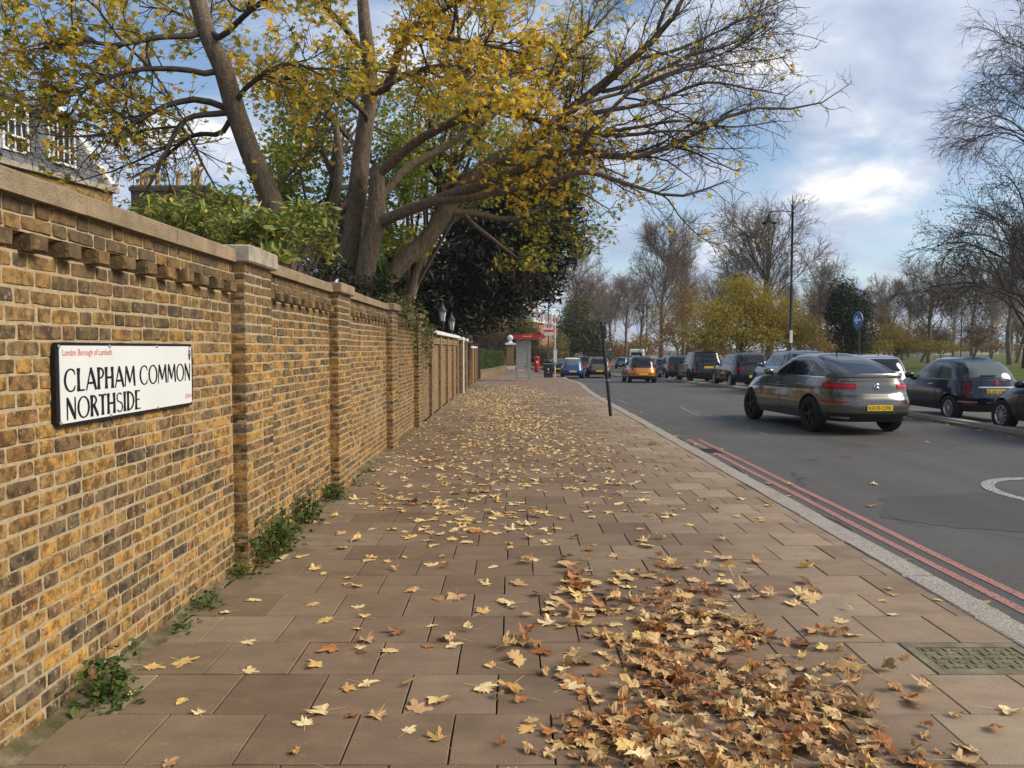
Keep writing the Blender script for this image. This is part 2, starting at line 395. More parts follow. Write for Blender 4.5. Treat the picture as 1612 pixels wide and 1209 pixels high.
k = NT('moss'); c = k.ramp(k.noise(7, 6, 0.65), [(0.36, (0.22, 0.18, 0.12)), (0.52, (0.13, 0.105, 0.06)), (0.66, (0.075, 0.078, 0.03)), (0.8, (0.055, 0.07, 0.022))]); k.bump(k.noise(120, 5), 0.8, 0.01); M['moss'] = k.set(c, 1.0, spec=0.05)
# leaves
M['leaf_litter'] = leafmat('fallen leaf brown', [(0.0, (0.46, 0.27, 0.12)), (0.12, (0.62, 0.42, 0.21)), (0.26, (0.36, 0.19, 0.075)), (0.38, (0.55, 0.25, 0.075)), (0.48, (0.20, 0.105, 0.05)),
                        (0.58, (0.66, 0.47, 0.25)), (0.70, (0.50, 0.20, 0.06)), (0.80, (0.16, 0.088, 0.05)), (0.90, (0.70, 0.52, 0.26)), (1.0, (0.56, 0.33, 0.11))], 0.15)
M['leaf_yellow'] = leafmat('fallen leaf yellow', [(0.0, (0.80, 0.62, 0.30)), (0.25, (0.86, 0.70, 0.40)), (0.45, (0.74, 0.50, 0.17)), (0.60, (0.82, 0.65, 0.35)), (0.75, (0.68, 0.43, 0.17)), (0.9, (0.80, 0.58, 0.20)), (1.0, (0.58, 0.32, 0.11))], 0.15, vf=0.25)
M['maple_gold'] = leafmat('maple leaf gold', [(0.0, (0.86, 0.53, 0.04)), (0.25, (0.90, 0.62, 0.06)), (0.45, (0.80, 0.56, 0.06)), (0.6, (0.55, 0.47, 0.07)), (0.8, (0.86, 0.47, 0.04)), (1.0, (0.40, 0.38, 0.06))], 0.55, vf=.15)
M['maple_mixed'] = leafmat('maple leaf green gold', [(0.0, (0.28, 0.34, 0.06)), (0.2, (0.44, 0.45, 0.08)), (0.36, (0.72, 0.51, 0.07)), (0.5, (0.86, 0.55, 0.05)), (0.64, (0.60, 0.48, 0.08)), (0.78, (0.22, 0.28, 0.05)), (0.9, (0.78, 0.47, 0.08)), (1.0, (0.38, 0.39, 0.07))], 0.55, vf=.15)
M['maple_green'] = leafmat('maple leaf green', [(0.0, (0.13, 0.19, 0.03)), (0.4, (0.22, 0.28, 0.04)), (0.7, (0.16, 0.20, 0.03)), (0.9, (0.38, 0.36, 0.045)), (1.0, (0.54, 0.42, 0.045))], 0.5, vf=.2)
M['dark_leaf'] = leafmat('holm oak leaf', [(0.0, (0.010, 0.013, 0.008)), (0.5, (0.018, 0.022, 0.012)), (0.85, (0.026, 0.031, 0.016)), (1.0, (0.05, 0.055, 0.028))], 0.0, 0.55)
M['holly_leaf'] = leafmat('dark evergreen leaf', [(0.0, (0.022, 0.034, 0.017)), (0.6, (0.036, 0.055, 0.024)), (1.0, (0.07, 0.085, 0.035))], 0.0, 0.45)
M['laurel_leaf'] = leafmat('laurel leaf', [(0.0, (0.122, 0.179, 0.033)), (0.35, (0.212, 0.277, 0.057)), (0.6, (0.325, 0.358, 0.098)), (0.8, (0.163, 0.212, 0.048)), (0.93, (0.520, 0.488, 0.114)), (1.0, (0.894, 0.537, 0.065))], 0.25, 0.45)
M['weed_leaf'] = leafmat('weed leaf', [(0.0, (0.035, 0.075, 0.018)), (0.5, (0.06, 0.115, 0.022)), (0.85, (0.10, 0.15, 0.03)), (1.0, (0.20, 0.21, 0.05))], 0.2, 0.55)
M['ivy_leaf'] = leafmat('variegated ivy leaf', [(0.0, (0.05, 0.085, 0.025)), (0.5, (0.10, 0.14, 0.04)), (0.75, (0.38, 0.38, 0.17)), (0.9, (0.60, 0.52, 0.22)), (1.0, (0.07, 0.11, 0.03))], 0.2, 0.5)
M['bush_yellow'] = leafmat('yellow green bush leaf', [(0.0, (0.310, 0.253, 0.034)), (0.4, (0.414, 0.310, 0.040)), (0.7, (0.230, 0.218, 0.034)), (1.0, (0.529, 0.322, 0.046))], 0.35, vein=False)
M['rust_leaf'] = leafmat('rusty autumn leaf', [(0.0, (0.26, 0.13, 0.045)), (0.5, (0.33, 0.19, 0.05)), (1.0, (0.20, 0.15, 0.06))], 0.3, vein=False)
M['grey_green'] = leafmat('grey green leaf', [(0.0, (0.045, 0.065, 0.03)), (0.6, (0.075, 0.095, 0.04)), (1.0, (0.13, 0.14, 0.06))], 0.2, vein=False)
M['dead_cluster'] = leafmat('dark dry seed cluster', [(0.0, (0.035, 0.024, 0.017)), (1.0, (0.085, 0.055, 0.035))], 0.0, vein=False)
def barkmat(name, a, b, lichen):
    k = NT(name); mv = k.n('ShaderNodeMapping'); k.L(k.g('Position'), mv.inputs[0]); mv.inputs['Scale'].default_value = (1, 1, 0.4)
    n = k.noise(16, 6, 0.7, mv.outputs[0]); c = k.ramp(n, [(0.3, a), (0.7, b)])
    c = k.mix(k.ramp(k.noise(34, 4, 0.7), [(0.58, 0), (0.66, 0.75)]), c, lichen)
    c = k.mix(k.ramp(k.noise(1.6, 3), [(0.5, 0), (0.75, 0.5)]), c, (0.055, 0.052, 0.025)); k.bump(n, 0.8, 0.03)
    return k.set(c, 0.95, spec=0.1)
M['bark'] = barkmat('maple bark', (0.085, 0.064, 0.047), (0.185, 0.140, 0.100), (0.36, 0.30, 0.22))
M['twig'] = plain('dark twig bark', (0.075, 0.058, 0.042), 0.9, var=0.4)
M['bark_far'] = plain('park tree bark', (0.15, 0.115, 0.085), 0.95, var=0.4, scale=2)
M['twig_far'] = plain('park tree twigs', (0.20, 0.155, 0.115), 0.95, var=0.3, scale=0.6)
M['twig_dark'] = plain('dark park twigs', (0.060, 0.045, 0.035), 0.95, var=0.3, scale=0.6)
# made things
M['black_metal'] = plain('black painted metal', (0.016, 0.016, 0.017), 0.45, var=0.3, spec=0.5)
M['grey_metal'] = plain('grey painted metal', (0.33, 0.34, 0.35), 0.45, 0.3, var=0.1)
M['steel'] = plain('bright steel', (0.62, 0.62, 0.63), 0.25, 1.0, var=0.08)
M['red_paint'] = plain('red gloss paint', (0.60, 0.012, 0.02), 0.32, var=0.15, spec=0.5)
M['white_paint'] = plain('white paint', (0.72, 0.70, 0.66), 0.55, var=0.15)
M['sign_white'] = plain('sign white enamel', (0.66, 0.67, 0.64), 0.35, var=0.05, scale=3)
M['sign_black'] = plain('sign black enamel', (0.008, 0.008, 0.010), 0.4, var=0.1)
M['sign_red'] = plain('sign red enamel', (0.55, 0.03, 0.06), 0.45, var=0.05)
M['sign_blue'] = plain('sign blue', (0.012, 0.10, 0.42), 0.4, var=0.05)
M['cream'] = plain('cream notice panel', (0.66, 0.60, 0.40), 0.5, var=0.06)
M['lamp_glass'] = plain('milky lamp glass', (0.55, 0.55, 0.51), 0.25, var=0.08)
M['shelter_glass'] = None
k = NT('shelter glass'); k.set((0.9, 0.95, 0.95), 0.05, spec=0.5); tb = k.n('ShaderNodeBsdfTransparent'); mx_ = k.n('ShaderNodeMixShader'); mx_.inputs[0].default_value = 0.12
k.L(tb.outputs[0], mx_.inputs[1]); k.L(k.b.outputs[0], mx_.inputs[2]); k.L(mx_.outputs[0], k.out.inputs[0]); M['shelter_glass'] = k.m
M['slate'] = plain('roof slate', (0.115, 0.115, 0.125), 0.7, var=0.3, scale=5, bump=0.3)
M['window_dark'] = plain('dark window glass', (0.02, 0.025, 0.03), 0.06, var=0.1, spec=0.6)
M['pot'] = plain('yellow clay pot', (0.50, 0.33, 0.15), 0.85, var=0.25, scale=3)
M['iron_cover'] = plain('worn iron cover', (0.20, 0.17, 0.095), 0.65, 0.3, var=0.4, scale=12, bump=0.4)
M['dark_iron'] = plain('dark iron', (0.055, 0.05, 0.042), 0.6, 0.4, var=0.3, scale=9)
M['hedge'] = leafmat('hedge leaf', [(0.0, (0.03, 0.06, 0.014)), (0.5, (0.055, 0.095, 0.02)), (1.0, (0.10, 0.13, 0.03))], 0.15, vein=False)
def brickwall(name, c1, c2, mo, sc_=1.0, axis='y'):
    k = NT(name); x = k.xyz(); cb = k.n('ShaderNodeCombineXYZ')
    if axis == 'obj':
        tc = k.n('ShaderNodeTexCoord'); s_ = k.n('ShaderNodeSeparateXYZ'); k.L(tc.outputs['Object'], s_.inputs[0]); x = s_.outputs
    k.L(k.math('ADD', x[0], x[1]), cb.inputs[0]); k.L(x[2], cb.inputs[1])
    tx = k.n('ShaderNodeTexBrick', offset=0.5); k.L(cb.outputs[0], tx.inputs['Vector']); tx.inputs['Scale'].default_value = 1.0
    tx.inputs['Brick Width'].default_value = 0.18 * sc_; tx.inputs['Row Height'].default_value = 0.075 * sc_; tx.inputs['Mortar Size'].default_value = 0.006 * sc_
    tx.inputs['Color1'].default_value = (*c1, 1); tx.inputs['Color2'].default_value = (*c2, 1); tx.inputs['Mortar'].default_value = (*mo, 1)
    c = k.mix(k.ramp(k.noise(11, 5, 0.7), [(0.4, 0), (0.66, 0.75)]), tx.outputs['Color'], tuple(v * 0.45 for v in c1))
    k.bump(tx.outputs['Fac'], -0.5, 0.01); return k.set(c, 0.9, spec=0.2)
M['wall_far'] = brickwall('brown garden wall brick', (0.30, 0.185, 0.085), (0.15, 0.10, 0.055), (0.36, 0.29, 0.19))
M['house_brick'] = brickwall('yellow house brick', (0.36, 0.235, 0.085), (0.22, 0.145, 0.06), (0.25, 0.19, 0.11), 1.0, 'obj')
M['red_brick'] = brickwall('red terrace brick', (0.42, 0.155, 0.075), (0.34, 0.13, 0.07), (0.34, 0.24, 0.18), 2.0, 'obj')
M['dark_brick'] = brickwall('sooty stack brick', (0.11, 0.078, 0.05), (0.075, 0.055, 0.04), (0.13, 0.10, 0.07), 1.0, 'obj')
# vehicles
def carpaint(name, c, metal=0.5, rough=0.32, coat=0.7):
    k = NT(name); cc = k.mix(k.ramp(k.noise(1.7, 4), [(0.4, 0), (0.8, 0.15)]), c, tuple(v * 0.7 + 0.01 for v in c))
    k.set(cc, k.ramp(k.noise(3, 4), [(0.3, rough), (0.7, rough + 0.09)]), metal, 0.35, coat); return k.m
M['tyre'] = plain('tyre rubber', (0.014, 0.014, 0.014), 0.85, var=0.3)
M['trim'] = plain('black plastic trim', (0.018, 0.018, 0.019), 0.6, var=0.2)
M['rim_black'] = plain('black alloy', (0.018, 0.018, 0.02), 0.35, 0.6, var=0.1)
M['rim_silver'] = plain('silver alloy', (0.50, 0.50, 0.50), 0.32, 0.85, var=0.1)
M['chrome'] = plain('chrome', (0.75, 0.75, 0.76), 0.12, 1.0, var=0.05)
k = NT('car glass'); k.set((0.010, 0.012, 0.014), 0.05, spec=0.55); M['glass'] = k.m
k = NT('pale car glass'); k.set((0.11, 0.13, 0.12), 0.06, spec=0.5); M['glass_pale'] = k.m
k = NT('tail lamp lens'); k.set((0.36, 0.004, 0.008), 0.15, spec=0.35); M['tail'] = k.m
k = NT('head lamp lens'); k.set((0.55, 0.58, 0.6), 0.08, spec=0.8, coat=1.0); M['head'] = k.m
M['plate'] = plain('yellow number plate', (0.80, 0.52, 0.02), 0.4, var=0.05)

# ------------------------------------------------------------------ ground, road, pavement
YS = np.concatenate([np.arange(-8, 30, 2.0), np.arange(30, 70, 1.5), np.arange(70, 200, 5), np.arange(200, 1500, 100)])
def strip(name, xa, xb, zoff, mat, ys=YS, nx=2, zf=None, kind='structure'):
    ys = np.asarray(ys, float)
    A = xa(ys) if callable(xa) else np.full(len(ys), float(xa)); B = xb(ys) if callable(xb) else np.full(len(ys), float(xb))
    t = np.linspace(0, 1, nx)
    X = A[:, None] + (B - A)[:, None] * t; Y = np.repeat(ys[:, None], nx, 1); Z = np.repeat(zp(ys)[:, None], nx, 1) + zoff
    if zf is not None: Z = Z + zf(X, Y)
    o = link(name, raw_mesh(name, np.stack([X, Y, Z], -1).reshape(-1, 3), [gridfaces(len(ys), nx)[:, ::-1]]), mat)
    if kind: o['kind'] = kind
    return o
strip('ground', -900, 900, -0.45, M['soil'])
strip('garden_ground', -60, -2.12, 0.10, M['soil'], nx=4)
road = strip('road', lambda y: kerb_x(y) + 0.1, lambda y: isle_x(y) + 0.05, ROAD, M['asphalt'])
strip('parking_lane', lambda y: isle_x(y) + 0.3, lambda y: isle_x(y) + 3.5, ROAD + 0.015, M['asphalt2'])
def lawn_rise(X, Y): return 0.62 * sstep(14, 34, X - bend(Y)) + 0.05 * np.sin(X * 0.31) * np.sin(Y * 0.23 + 1) * sstep(14, 25, X - bend(Y))
def lawn_z(x, y): return float(zp(y) - 0.02 + lawn_rise(np.array(x), np.array(y)))
YL = np.concatenate([np.arange(-8, 80, 2.5), np.arange(80, 200, 6), np.arange(200, 1500, 100)])
ys_ = YL; nx_ = 40; tt = np.linspace(0, 1, nx_) ** 2.2
A_ = isle_x(ys_) + 3.4
X_ = A_[:, None] + (420 - 0) * tt; Y_ = np.repeat(ys_[:, None], nx_, 1); Z_ = zp(Y_) - 0.02 + lawn_rise(X_, Y_)
tag(link('park_lawn', raw_mesh('park_lawn', np.stack([X_, Y_, Z_], -1).reshape(-1, 3), [gridfaces(len(ys_), nx_)[:, ::-1]], True), M['grass']), kind='structure')

SP = 0.411                                   # slab pitch
pave = strip('pavement', -2.0, lambda y: kerb_x(y) + 0.02, -0.014, M['joint'], np.arange(-3, 26.1, 1.0))
YF = 25.9
strip('far_pavement', -3.2, lambda y: kerb_x(y) + 0.02, 0.0, M['paving_far'], np.concatenate([np.arange(YF, 70, 1.5), np.arange(70, 200, 5), [210, 260, 320]]))
# each slab is a piece of the pavement
cov_a, cov_b = on_z(1462, 1078), on_z(1450, 1032)
row0 = float(on_z(600, 1203.6)[1]); cr = row0 + 2 * SP
COVER = (2.08, 2.705, cr + .007, cr + SP - .007)
def slab_mesh(name, wx, wy, seed):
    r = np.random.default_rng(seed); j = lambda: r.uniform(-0.0025, 0.0025)
    b = 0.003; hx, hy = wx / 2, wy / 2
    out = np.array([(-hx, -hy), (0, -hy - abs(j())), (hx, -hy), (hx, 0), (hx, hy), (0, hy), (-hx, hy), (-hx, 0)]) + r.uniform(-0.0012, 0.0012, (8, 2))
    inn = out * np.array([(hx - b) / hx, (hy - b) / hy])
    V = [(x, y, -0.03) for x, y in out] + [(x, y, -b * 0.8) for x, y in out] + [(x, y, r.uniform(-0.0004, 0.0006)) for x, y in inn] + [(0, 0, 0.0005)]
    q = [(i, (i + 1) % 8, 8 + (i + 1) % 8, 8 + i) for i in range(8)] + [(8 + i, 8 + (i + 1) % 8, 16 + (i + 1) % 8, 16 + i) for i in range(8)]
    t = [(16 + i, 16 + (i + 1) % 8, 24) for i in range(8)]
    return np.array(V), np.array(q), np.array(t)
row0 = float(on_z(600, 1203.6)[1]); xj0 = float(on_z(546, 1163)[0])
slabs = []
nr0 = int((-2.5 - row0) / SP)
for ri in range(nr0, 200):
    y0 = row0 + ri * SP; y1 = y0 + SP
    if y1 > YF + 0.02: break
    kx = float(kerb_x((y0 + y1) / 2)) - 0.008
    off = xj0 + (0.5 * SP if ri % 2 else 0.0) + random.uniform(-0.02, 0.02)
    k0 = math.floor((-1.90 - off) / SP)
    xs = [off + SP * k for k in range(k0, k0 + 15)]
    for a in xs:
        b = a + SP
        a2, b2 = max(a, -1.90), min(b, kx)
        if b2 - a2 < 0.05: continue
        if kx - b2 < 0.05: b2 = kx
        if a2 < COVER[1] and b2 > COVER[0] and y0 < COVER[3] - 0.02 and y1 > COVER[2] + 0.02:
            if a2 < COVER[0] - 0.06: b2 = COVER[0] - 0.008
            elif b2 > COVER[1] + 0.06: a2 = COVER[1] + 0.008
            else: continue
        slabs.append((a2, b2, y0, y1))
vis = sorted([s for s in slabs if s[3] > 2.85], key=lambda s: (s[2] - (0 if abs((s[0] + s[1]) / 2) < 0.70 * s[3] + 0.35 else -40)))[:300]
vset = set(vis); cache = {}; rest = MB(); G = 0.0065
for s in slabs:
    a, b, y0, y1 = s; wx, wy = b - a - G, y1 - y0 - G
    key = (round(wx, 2), random.randrange(5) if wx > 0.39 else 0)
    if key not in cache:
        g_ = slab_mesh('paving_slab', wx, wy, len(cache)); cache[key] = [g_, None]
    g_, me = cache[key]
    c_ = np.array([(a + b) / 2, (y0 + y1) / 2, float(zp((y0 + y1) / 2)) + random.uniform(-0.0018, 0.0018)])
    if s in vset:
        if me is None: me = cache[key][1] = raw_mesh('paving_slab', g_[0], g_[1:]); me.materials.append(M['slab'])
        o = link('paving_slab', me, None, pave); o.location = c_; o.rotation_euler = (random.uniform(-.0035, .0035), random.uniform(-.0035, .0035), random.uniform(-.004, .004))
    else: rest.add(g_[0] + c_, *g_[1:])
tag(rest.build('paving_slabs', M['slab'], pave), kind='stuff')
# cement strip between paving and wall
ms = MB(); yy = np.arange(-2, 16.3, 0.12)
for i in range(len(yy) - 1):
    pass
n1 = len(yy); Xf = np.stack([np.full(n1, -1.97), -1.93 + 0.006 * rng.standard_normal(n1), -1.885 + 0.018 * rng.standard_normal(n1)], 1)
Zf = np.stack([0.035 + 0.012 * rng.standard_normal(n1), 0.012 + 0.004 * rng.standard_normal(n1), np.full(n1, -0.004)], 1)
ms.add(np.stack([Xf, np.repeat(yy[:, None], 3, 1), Zf], -1).reshape(-1, 3), gridfaces(n1, 3)[:, ::-1])
tag(ms.build('cement_fillet', M['moss'], None, True), kind='structure')
# inspection cover set in the paving
x0, x1, y0, y1 = COVER
cv = thing('inspection_cover', 'worn cast iron inspection cover with mossy concrete surround in the paving', 'manhole cover', ((x0 + x1) / 2, (y0 + y1) / 2, 0))
oc = ((x0 + x1) / 2, (y0 + y1) / 2, 0)
fr = MB(); fw = 0.055
for a in ((x0, x1, y0, y0 + fw), (x0, x1, y1 - fw, y1), (x0, x0 + fw, y0 + fw, y1 - fw), (x1 - fw, x1, y0 + fw, y1 - fw)): fr.cbox(a[0], a[1], a[2], a[3], -0.03, -0.001, 0.004)
fr.build('surround', M['cement'], cv, origin=oc)
cx0, cx1, cy0, cy1 = x0 + fw + 0.006, x1 - fw - 0.006, y0 + fw + 0.006, y1 - fw - 0.006
lid = MB().cbox(cx0, cx1, cy0, cy1, -0.03, -0.007, 0.003).build('lid', M['iron_cover'], cv, origin=oc)
st = MB(); r_ = random.Random(3)
for ix in range(9):
    for iy in range(5):
        px_ = cx0 + 0.03 + ix * (cx1 - cx0 - 0.06) / 8; py_ = cy0 + 0.03 + iy * (cy1 - cy0 - 0.06) / 4
        if (ix, iy) in ((2, 2), (6, 2)): continue
        l, w = (0.021, 0.007) if (ix + iy) % 2 else (0.007, 0.021)
        MB().cbox(px_ - l, px_ + l, py_ - w, py_ + w, -0.008, -0.0015, 0.0015).build('raised_stud', M['iron_cover'], lid, origin=oc)
for kx_ in (2, 6):
    h = MB().lathe([(0.0001, -0.0065), (0.011, -0.0065), (0.012, -0.009)], (cx0 + 0.03 + kx_ * (cx1 - cx0 - 0.06) / 8, (cy0 + cy1) / 2, 0), 10)
    h.build('key_hole', M['sign_black'], lid, origin=oc)
# kerb stones
kerb = strip('kerb_base', lambda y: kerb_x(y) + 0.03, lambda y: kerb_x(y) + 0.19, -0.02, M['joint'], np.arange(-3, 130, 2.0))
ky = -2.7; i = 0
while ky < 62:
    L_ = random.uniform(0.82, 1.0); ym = ky + L_ / 2
    b = MB(); V, q, t = cbox_geo(-0.113, 0.113, -L_ / 2 + 0.005, L_ / 2 - 0.005, -0.16, 0.004, 0.014)
    V = V + rng.normal(0, 0.0025, V.shape)
    o = b.add(V, q, t).build('kerb_stone', M['kerb'], kerb)
    xa, xb = float(kerb_x(ky)), float(kerb_x(ky + L_))
    o.location = ((xa + xb) / 2 + 0.113, ym, float(zp(ym)) + random.uniform(-.004, .003)); o.rotation_euler = (float(zp(ky + L_) - zp(ky)) / L_, random.uniform(-.01, .01), -math.atan2(xb - xa, L_))
    ky += L_
strip('far_kerb', lambda y: kerb_x(y), lambda y: kerb_x(y) + 0.22, 0.003, M['kerb'], np.concatenate([np.arange(62, 130, 3), [150, 180, 210, 260, 320]]))
strip('gutter_dirt', lambda y: kerb_x(y) + .2, lambda y: kerb_x(y) + .40 + .05 * np.sin(y * 1.9) + .03 * np.sin(y * 5.3), ROAD + .0025, M['gutter'], np.arange(-3, 24, .25))
# double red line
for k_, nm in ((0.57, 'a'), (0.76, 'b')):
    yl = np.concatenate([np.arange(-3, 14.7, 0.3)]); wob = 0.006 * np.sin(yl * 1.7 + k_ * 9)
    w = 0.040
    A = 2.72 + k_ + wob - w; B = 2.72 + k_ + wob + w
    V = np.stack([np.stack([A, yl, np.full(len(yl), ROAD + 0.004)], 1), np.stack([B, yl, np.full(len(yl), ROAD + 0.004)], 1)], 1).reshape(-1, 3)
    tag(link('red_road_line', raw_mesh('red_road_line', V, [gridfaces(len(yl), 2)[:, ::-1]]), M['red_line'], road))
def road_poly(name, pts, mat, dz=0.004):
    V = [(x, y, float(zp(y)) + ROAD + dz) for x, y in pts]
    return link(name, raw_mesh(name, V, [np.array([list(range(len(V)))])]), mat, road)
def road_px(px, py): p = on_z(px, py, ROAD); return float(p[0]), float(p[1])
# asphalt repair patch, worn white ring, short survey dashes
pp = [road_px(*a) for a in ((1385, 785), (1540, 775), (1700, 800), (1760, 845), (1640, 842), (1500, 830), (1395, 815))]
pg = []
for i in range(len(pp)):
    a, b = np.array(pp[i]), np.array(pp[(i + 1) % len(pp)])
    for t in np.linspace(0, 1, 6)[:-1]: pg.append(tuple(a + (b - a) * t + rng.normal(0, 0.035, 2)))
if sum(pg[i][0] * pg[(i + 1) % len(pg)][1] - pg[(i + 1) % len(pg)][0] * pg[i][1] for i in range(len(pg))) < 0: pg = pg[::-1]
road_poly('asphalt_patch', pg, M['patch'], 0.003)
rc = road_px(1712, 779); ro, ri = 1.02, 0.88
a = np.linspace(0, 2 * np.pi, 64, endpoint=False)
V = [(rc[0] + ro * math.cos(t), rc[1] + ro * 1.15 * math.sin(t), ROAD + 0.007) for t in a] + [(rc[0] + ri * math.cos(t), rc[1] + ri * 1.15 * math.sin(t), ROAD + 0.007) for t in a]
link('painted_ring', raw_mesh('painted_ring', V, [np.array([(i, (i + 1) % 64, 64 + (i + 1) % 64, 64 + i) for i in range(64)])]), M['white_line'], road)
for (x0p, y0p, x1p, y1p) in ((1070, 640, 1100, 655), (1094, 648, 1104, 651), (1110, 652, 1120, 655), (1128, 657, 1140, 661), (1146, 663, 1156, 666), (1172, 672, 1180, 675), (1196, 681, 1210, 686), (1164, 688, 1200, 688), (1060, 686, 1112, 690), (1000, 652, 1020, 652), (1160, 654, 1172, 660), (970, 628, 990, 636)):
    A, B = np.array(road_px(x0p, y0p)), np.array(road_px(x1p, y1p)); d = B - A; d /= np.linalg.norm(d); nn = np.array([d[1], -d[0]]) * 0.018
    road_poly('survey_dash', [A - nn, A + nn, B + nn, B - nn] if True else [], M['white_line'])
# gully grate by the kerb
gx, gy = road_px(1113, 710)
g = thing('drain_grate', 'dark iron drain grate in the gutter against the kerb', 'drain', (gx, gy, ROAD))
gb = MB(); gb.box(-0.2, 0.2, -0.24, -0.19, 0.0, 0.012).box(-0.2, 0.2, 0.19, 0.24, 0.0, 0.012).box(-0.2, -0.15, -0.19, 0.19, 0.0, 0.012).box(0.15, 0.2, -0.19, 0.19, 0.0, 0.012); gb.build('frame', M['dark_iron'], g)
MB().box(-0.149, 0.149, -0.189, 0.189, 0.0035, 0.0045).build('gully_pit', M['sign_black'], g)
for i in range(7):
    MB().box(-0.148, 0.148, -0.175 + i * 0.055, -0.155 + i * 0.055, 0.005, 0.011).build('bar', M['dark_iron'], g)
# separator strip between road and parking lane
sep = strip('separator_base', lambda y: isle_x(y) + 0.02, lambda y: isle_x(y) + 0.42, ROAD + 0.05, M['soil'], np.arange(-6, 130, 2.0))
ky = -5.0
while ky < 60:
    L_ = 1.8; ym = ky + L_ / 2; xa, xb = float(isle_x(ky)), float(isle_x(ky + L_))
    for dx, w_, hh in ((0.30, 0.30, 0.0), (0.075, 0.14, -0.045)):
        V, q, t = cbox_geo(-w_ / 2, w_ / 2, -L_ / 2 + .006, L_ / 2 - .006, -0.2, 0.0, 0.015)
        o = MB().add(V + rng.normal(0, 0.003, V.shape), q, t).build('separator_stone', M['kerb'] if hh == 0 else M['cement'], sep)
        o.location = ((xa + xb) / 2 + dx, ym, float(zp(ym)) + hh + random.uniform(-.008, .004)); o.rotation_euler = (float(zp(ky + L_) - zp(ky)) / L_, 0, -math.atan2(xb - xa, L_))
    ky += L_
strip('far_separator', lambda y: isle_x(y), lambda y: isle_x(y) + 0.45, 0.0, M['kerb'], np.concatenate([np.arange(60, 128, 3)]))
strip('lawn_kerb', lambda y: isle_x(y) + 3.3, lambda y: isle_x(y) + 3.5, 0.0, M['cement'])
# traffic island further down the road
ti = MB(); a = np.linspace(0, 2 * np.pi, 24, endpoint=False)
ix, iy = 8.9, 66.0; iz = float(zp(iy)) + ROAD
prof = [(1.0, 0.0), (0.98, 0.12), (0.9, 0.14), (0.0001, 0.15)]
for f, z in prof: pass
V = np.concatenate([[(ix + f * 0.9 * math.cos(t), iy + f * 5.5 * math.sin(t), iz + z) for t in a] for f, z in prof])
tag(ti.add(V, gridfaces(4, 24, True)).build('traffic_island', M['cement']), 'pale raised traffic island in the middle of the road ahead', 'traffic island')

# ------------------------------------------------------------------ the stock brick wall with piers
WX, PX = -1.962, -1.862
wall = thing('brick_wall', 'tall yellow stock brick garden wall with piers along the pavement', 'wall', (WX - 0.1, 8.0, 0))
WO = (WX - 0.1, 8.0, 0.0)
PIERS = [(1.95, 2.55), (5.43, 6.03), (8.33, 8.98), (12.1, 12.72), (15.5, 16.12)]
CH = 0.0703; NC = 31; ZTOP = NC * CH
def brick_geo(seed):                          # unit brick: y,z in +-0.5, face at x = 0 pointing +x
    r = np.random.default_rng(seed); n = 10
    out = np.array([(-.5, -.5), (-.17, -.5), (.17, -.5), (.5, -.5), (.5, 0), (.5, .5), (.17, .5), (-.17, .5), (-.5, .5), (-.5, 0)])
    rim = out + r.uniform(-1, 1, out.shape) * np.array([0.010, 0.03])
    for q_ in (0, 3, 5, 8): rim[q_] *= r.uniform(.93, .99)
    inn = rim * np.array([0.935, 0.84]) + r.uniform(-1, 1, out.shape) * np.array([0.014, 0.045])
    V = [(-1.0, y, z) for y, z in out] + [(-0.009 / 0.1, y, z) for y, z in rim] + [(r.uniform(-0.012, 0.02), y, z) for y, z in inn]
    q = [(i, (i + 1) % n, n + (i + 1) % n, n + i) for i in range(n)] + [(n + i, n + (i + 1) % n, 2 * n + (i + 1) % n, 2 * n + i) for i in range(n)]
    face = [[2 * n + i for i in (0, 1, 8, 9)], [2 * n + i for i in (1, 2, 7, 8)]] if False else []
    F4 = q + [(2 * n + 0, 2 * n + 1, 2 * n + 7, 2 * n + 8), (2 * n + 1, 2 * n + 2, 2 * n + 6, 2 * n + 7), (2 * n + 2, 2 * n + 3, 2 * n + 5, 2 * n + 6)]
    F3 = [(2 * n + 0, 2 * n + 8, 2 * n + 9), (2 * n + 3, 2 * n + 4, 2 * n + 5)]
    return np.array(V), np.array(F4), np.array(F3)
BG = [brick_geo(100 + i) for i in range(12)]
bricks = []                                    # (xface, ycentre, zcentre, length, height, depth)
JT = 0.0105
def course(y0, y1, z, xf, dep, shift, start=None):
    y = y0 - shift; st_ = shift_start = (start if start is not None else 0)
    while y < y1 - 0.01:
        L_ = (0.198 if st_ % 2 == 0 else 0.095) + random.uniform(-0.008, 0.008)
        a, b = max(y, y0), min(y + L_, y1)
        if b - a > 0.03:
            bricks.append((xf + random.uniform(-.0006, .0035), (a + b) / 2, z + random.uniform(-.0025, .0025) + .0035 * math.sin((a + b) * .9 + z * 7), b - a, CH - JT + random.uniform(-.004, .003), dep))
        y += L_ + JT; st_ += 1
bays = [(-1.2, 1.95), (2.55, 5.43), (6.03, 8.33), (8.98, 12.1), (12.72, 15.5)]
for (y0, y1) in bays:
    for ci in range(NC):
        z = (ci + 0.5) * CH
        if ci == NC - 3:                            # dentils
            nd = int((y1 - y0) / 0.24); pit = (y1 - y0) / nd
            course(y0, y1, z, WX - 0.045, 0.03, 0.05)
            for d in range(nd):
                bricks.append((WX + 0.066 + random.uniform(-.004, .004), y0 + (d + 0.5) * pit, z, 0.108 + random.uniform(-.006, .006), CH - JT + 0.008, 0.12))
        elif ci == NC - 2: course(y0, y1, z, WX + 0.030, 0.09, 0.09)
        elif ci == NC - 1: course(y0, y1, z, WX + 0.008, 0.06, 0.17)
        else: course(y0, y1, z, WX, 0.06, 0.0 if ci % 2 else 0.1735 - 0.0, 0)
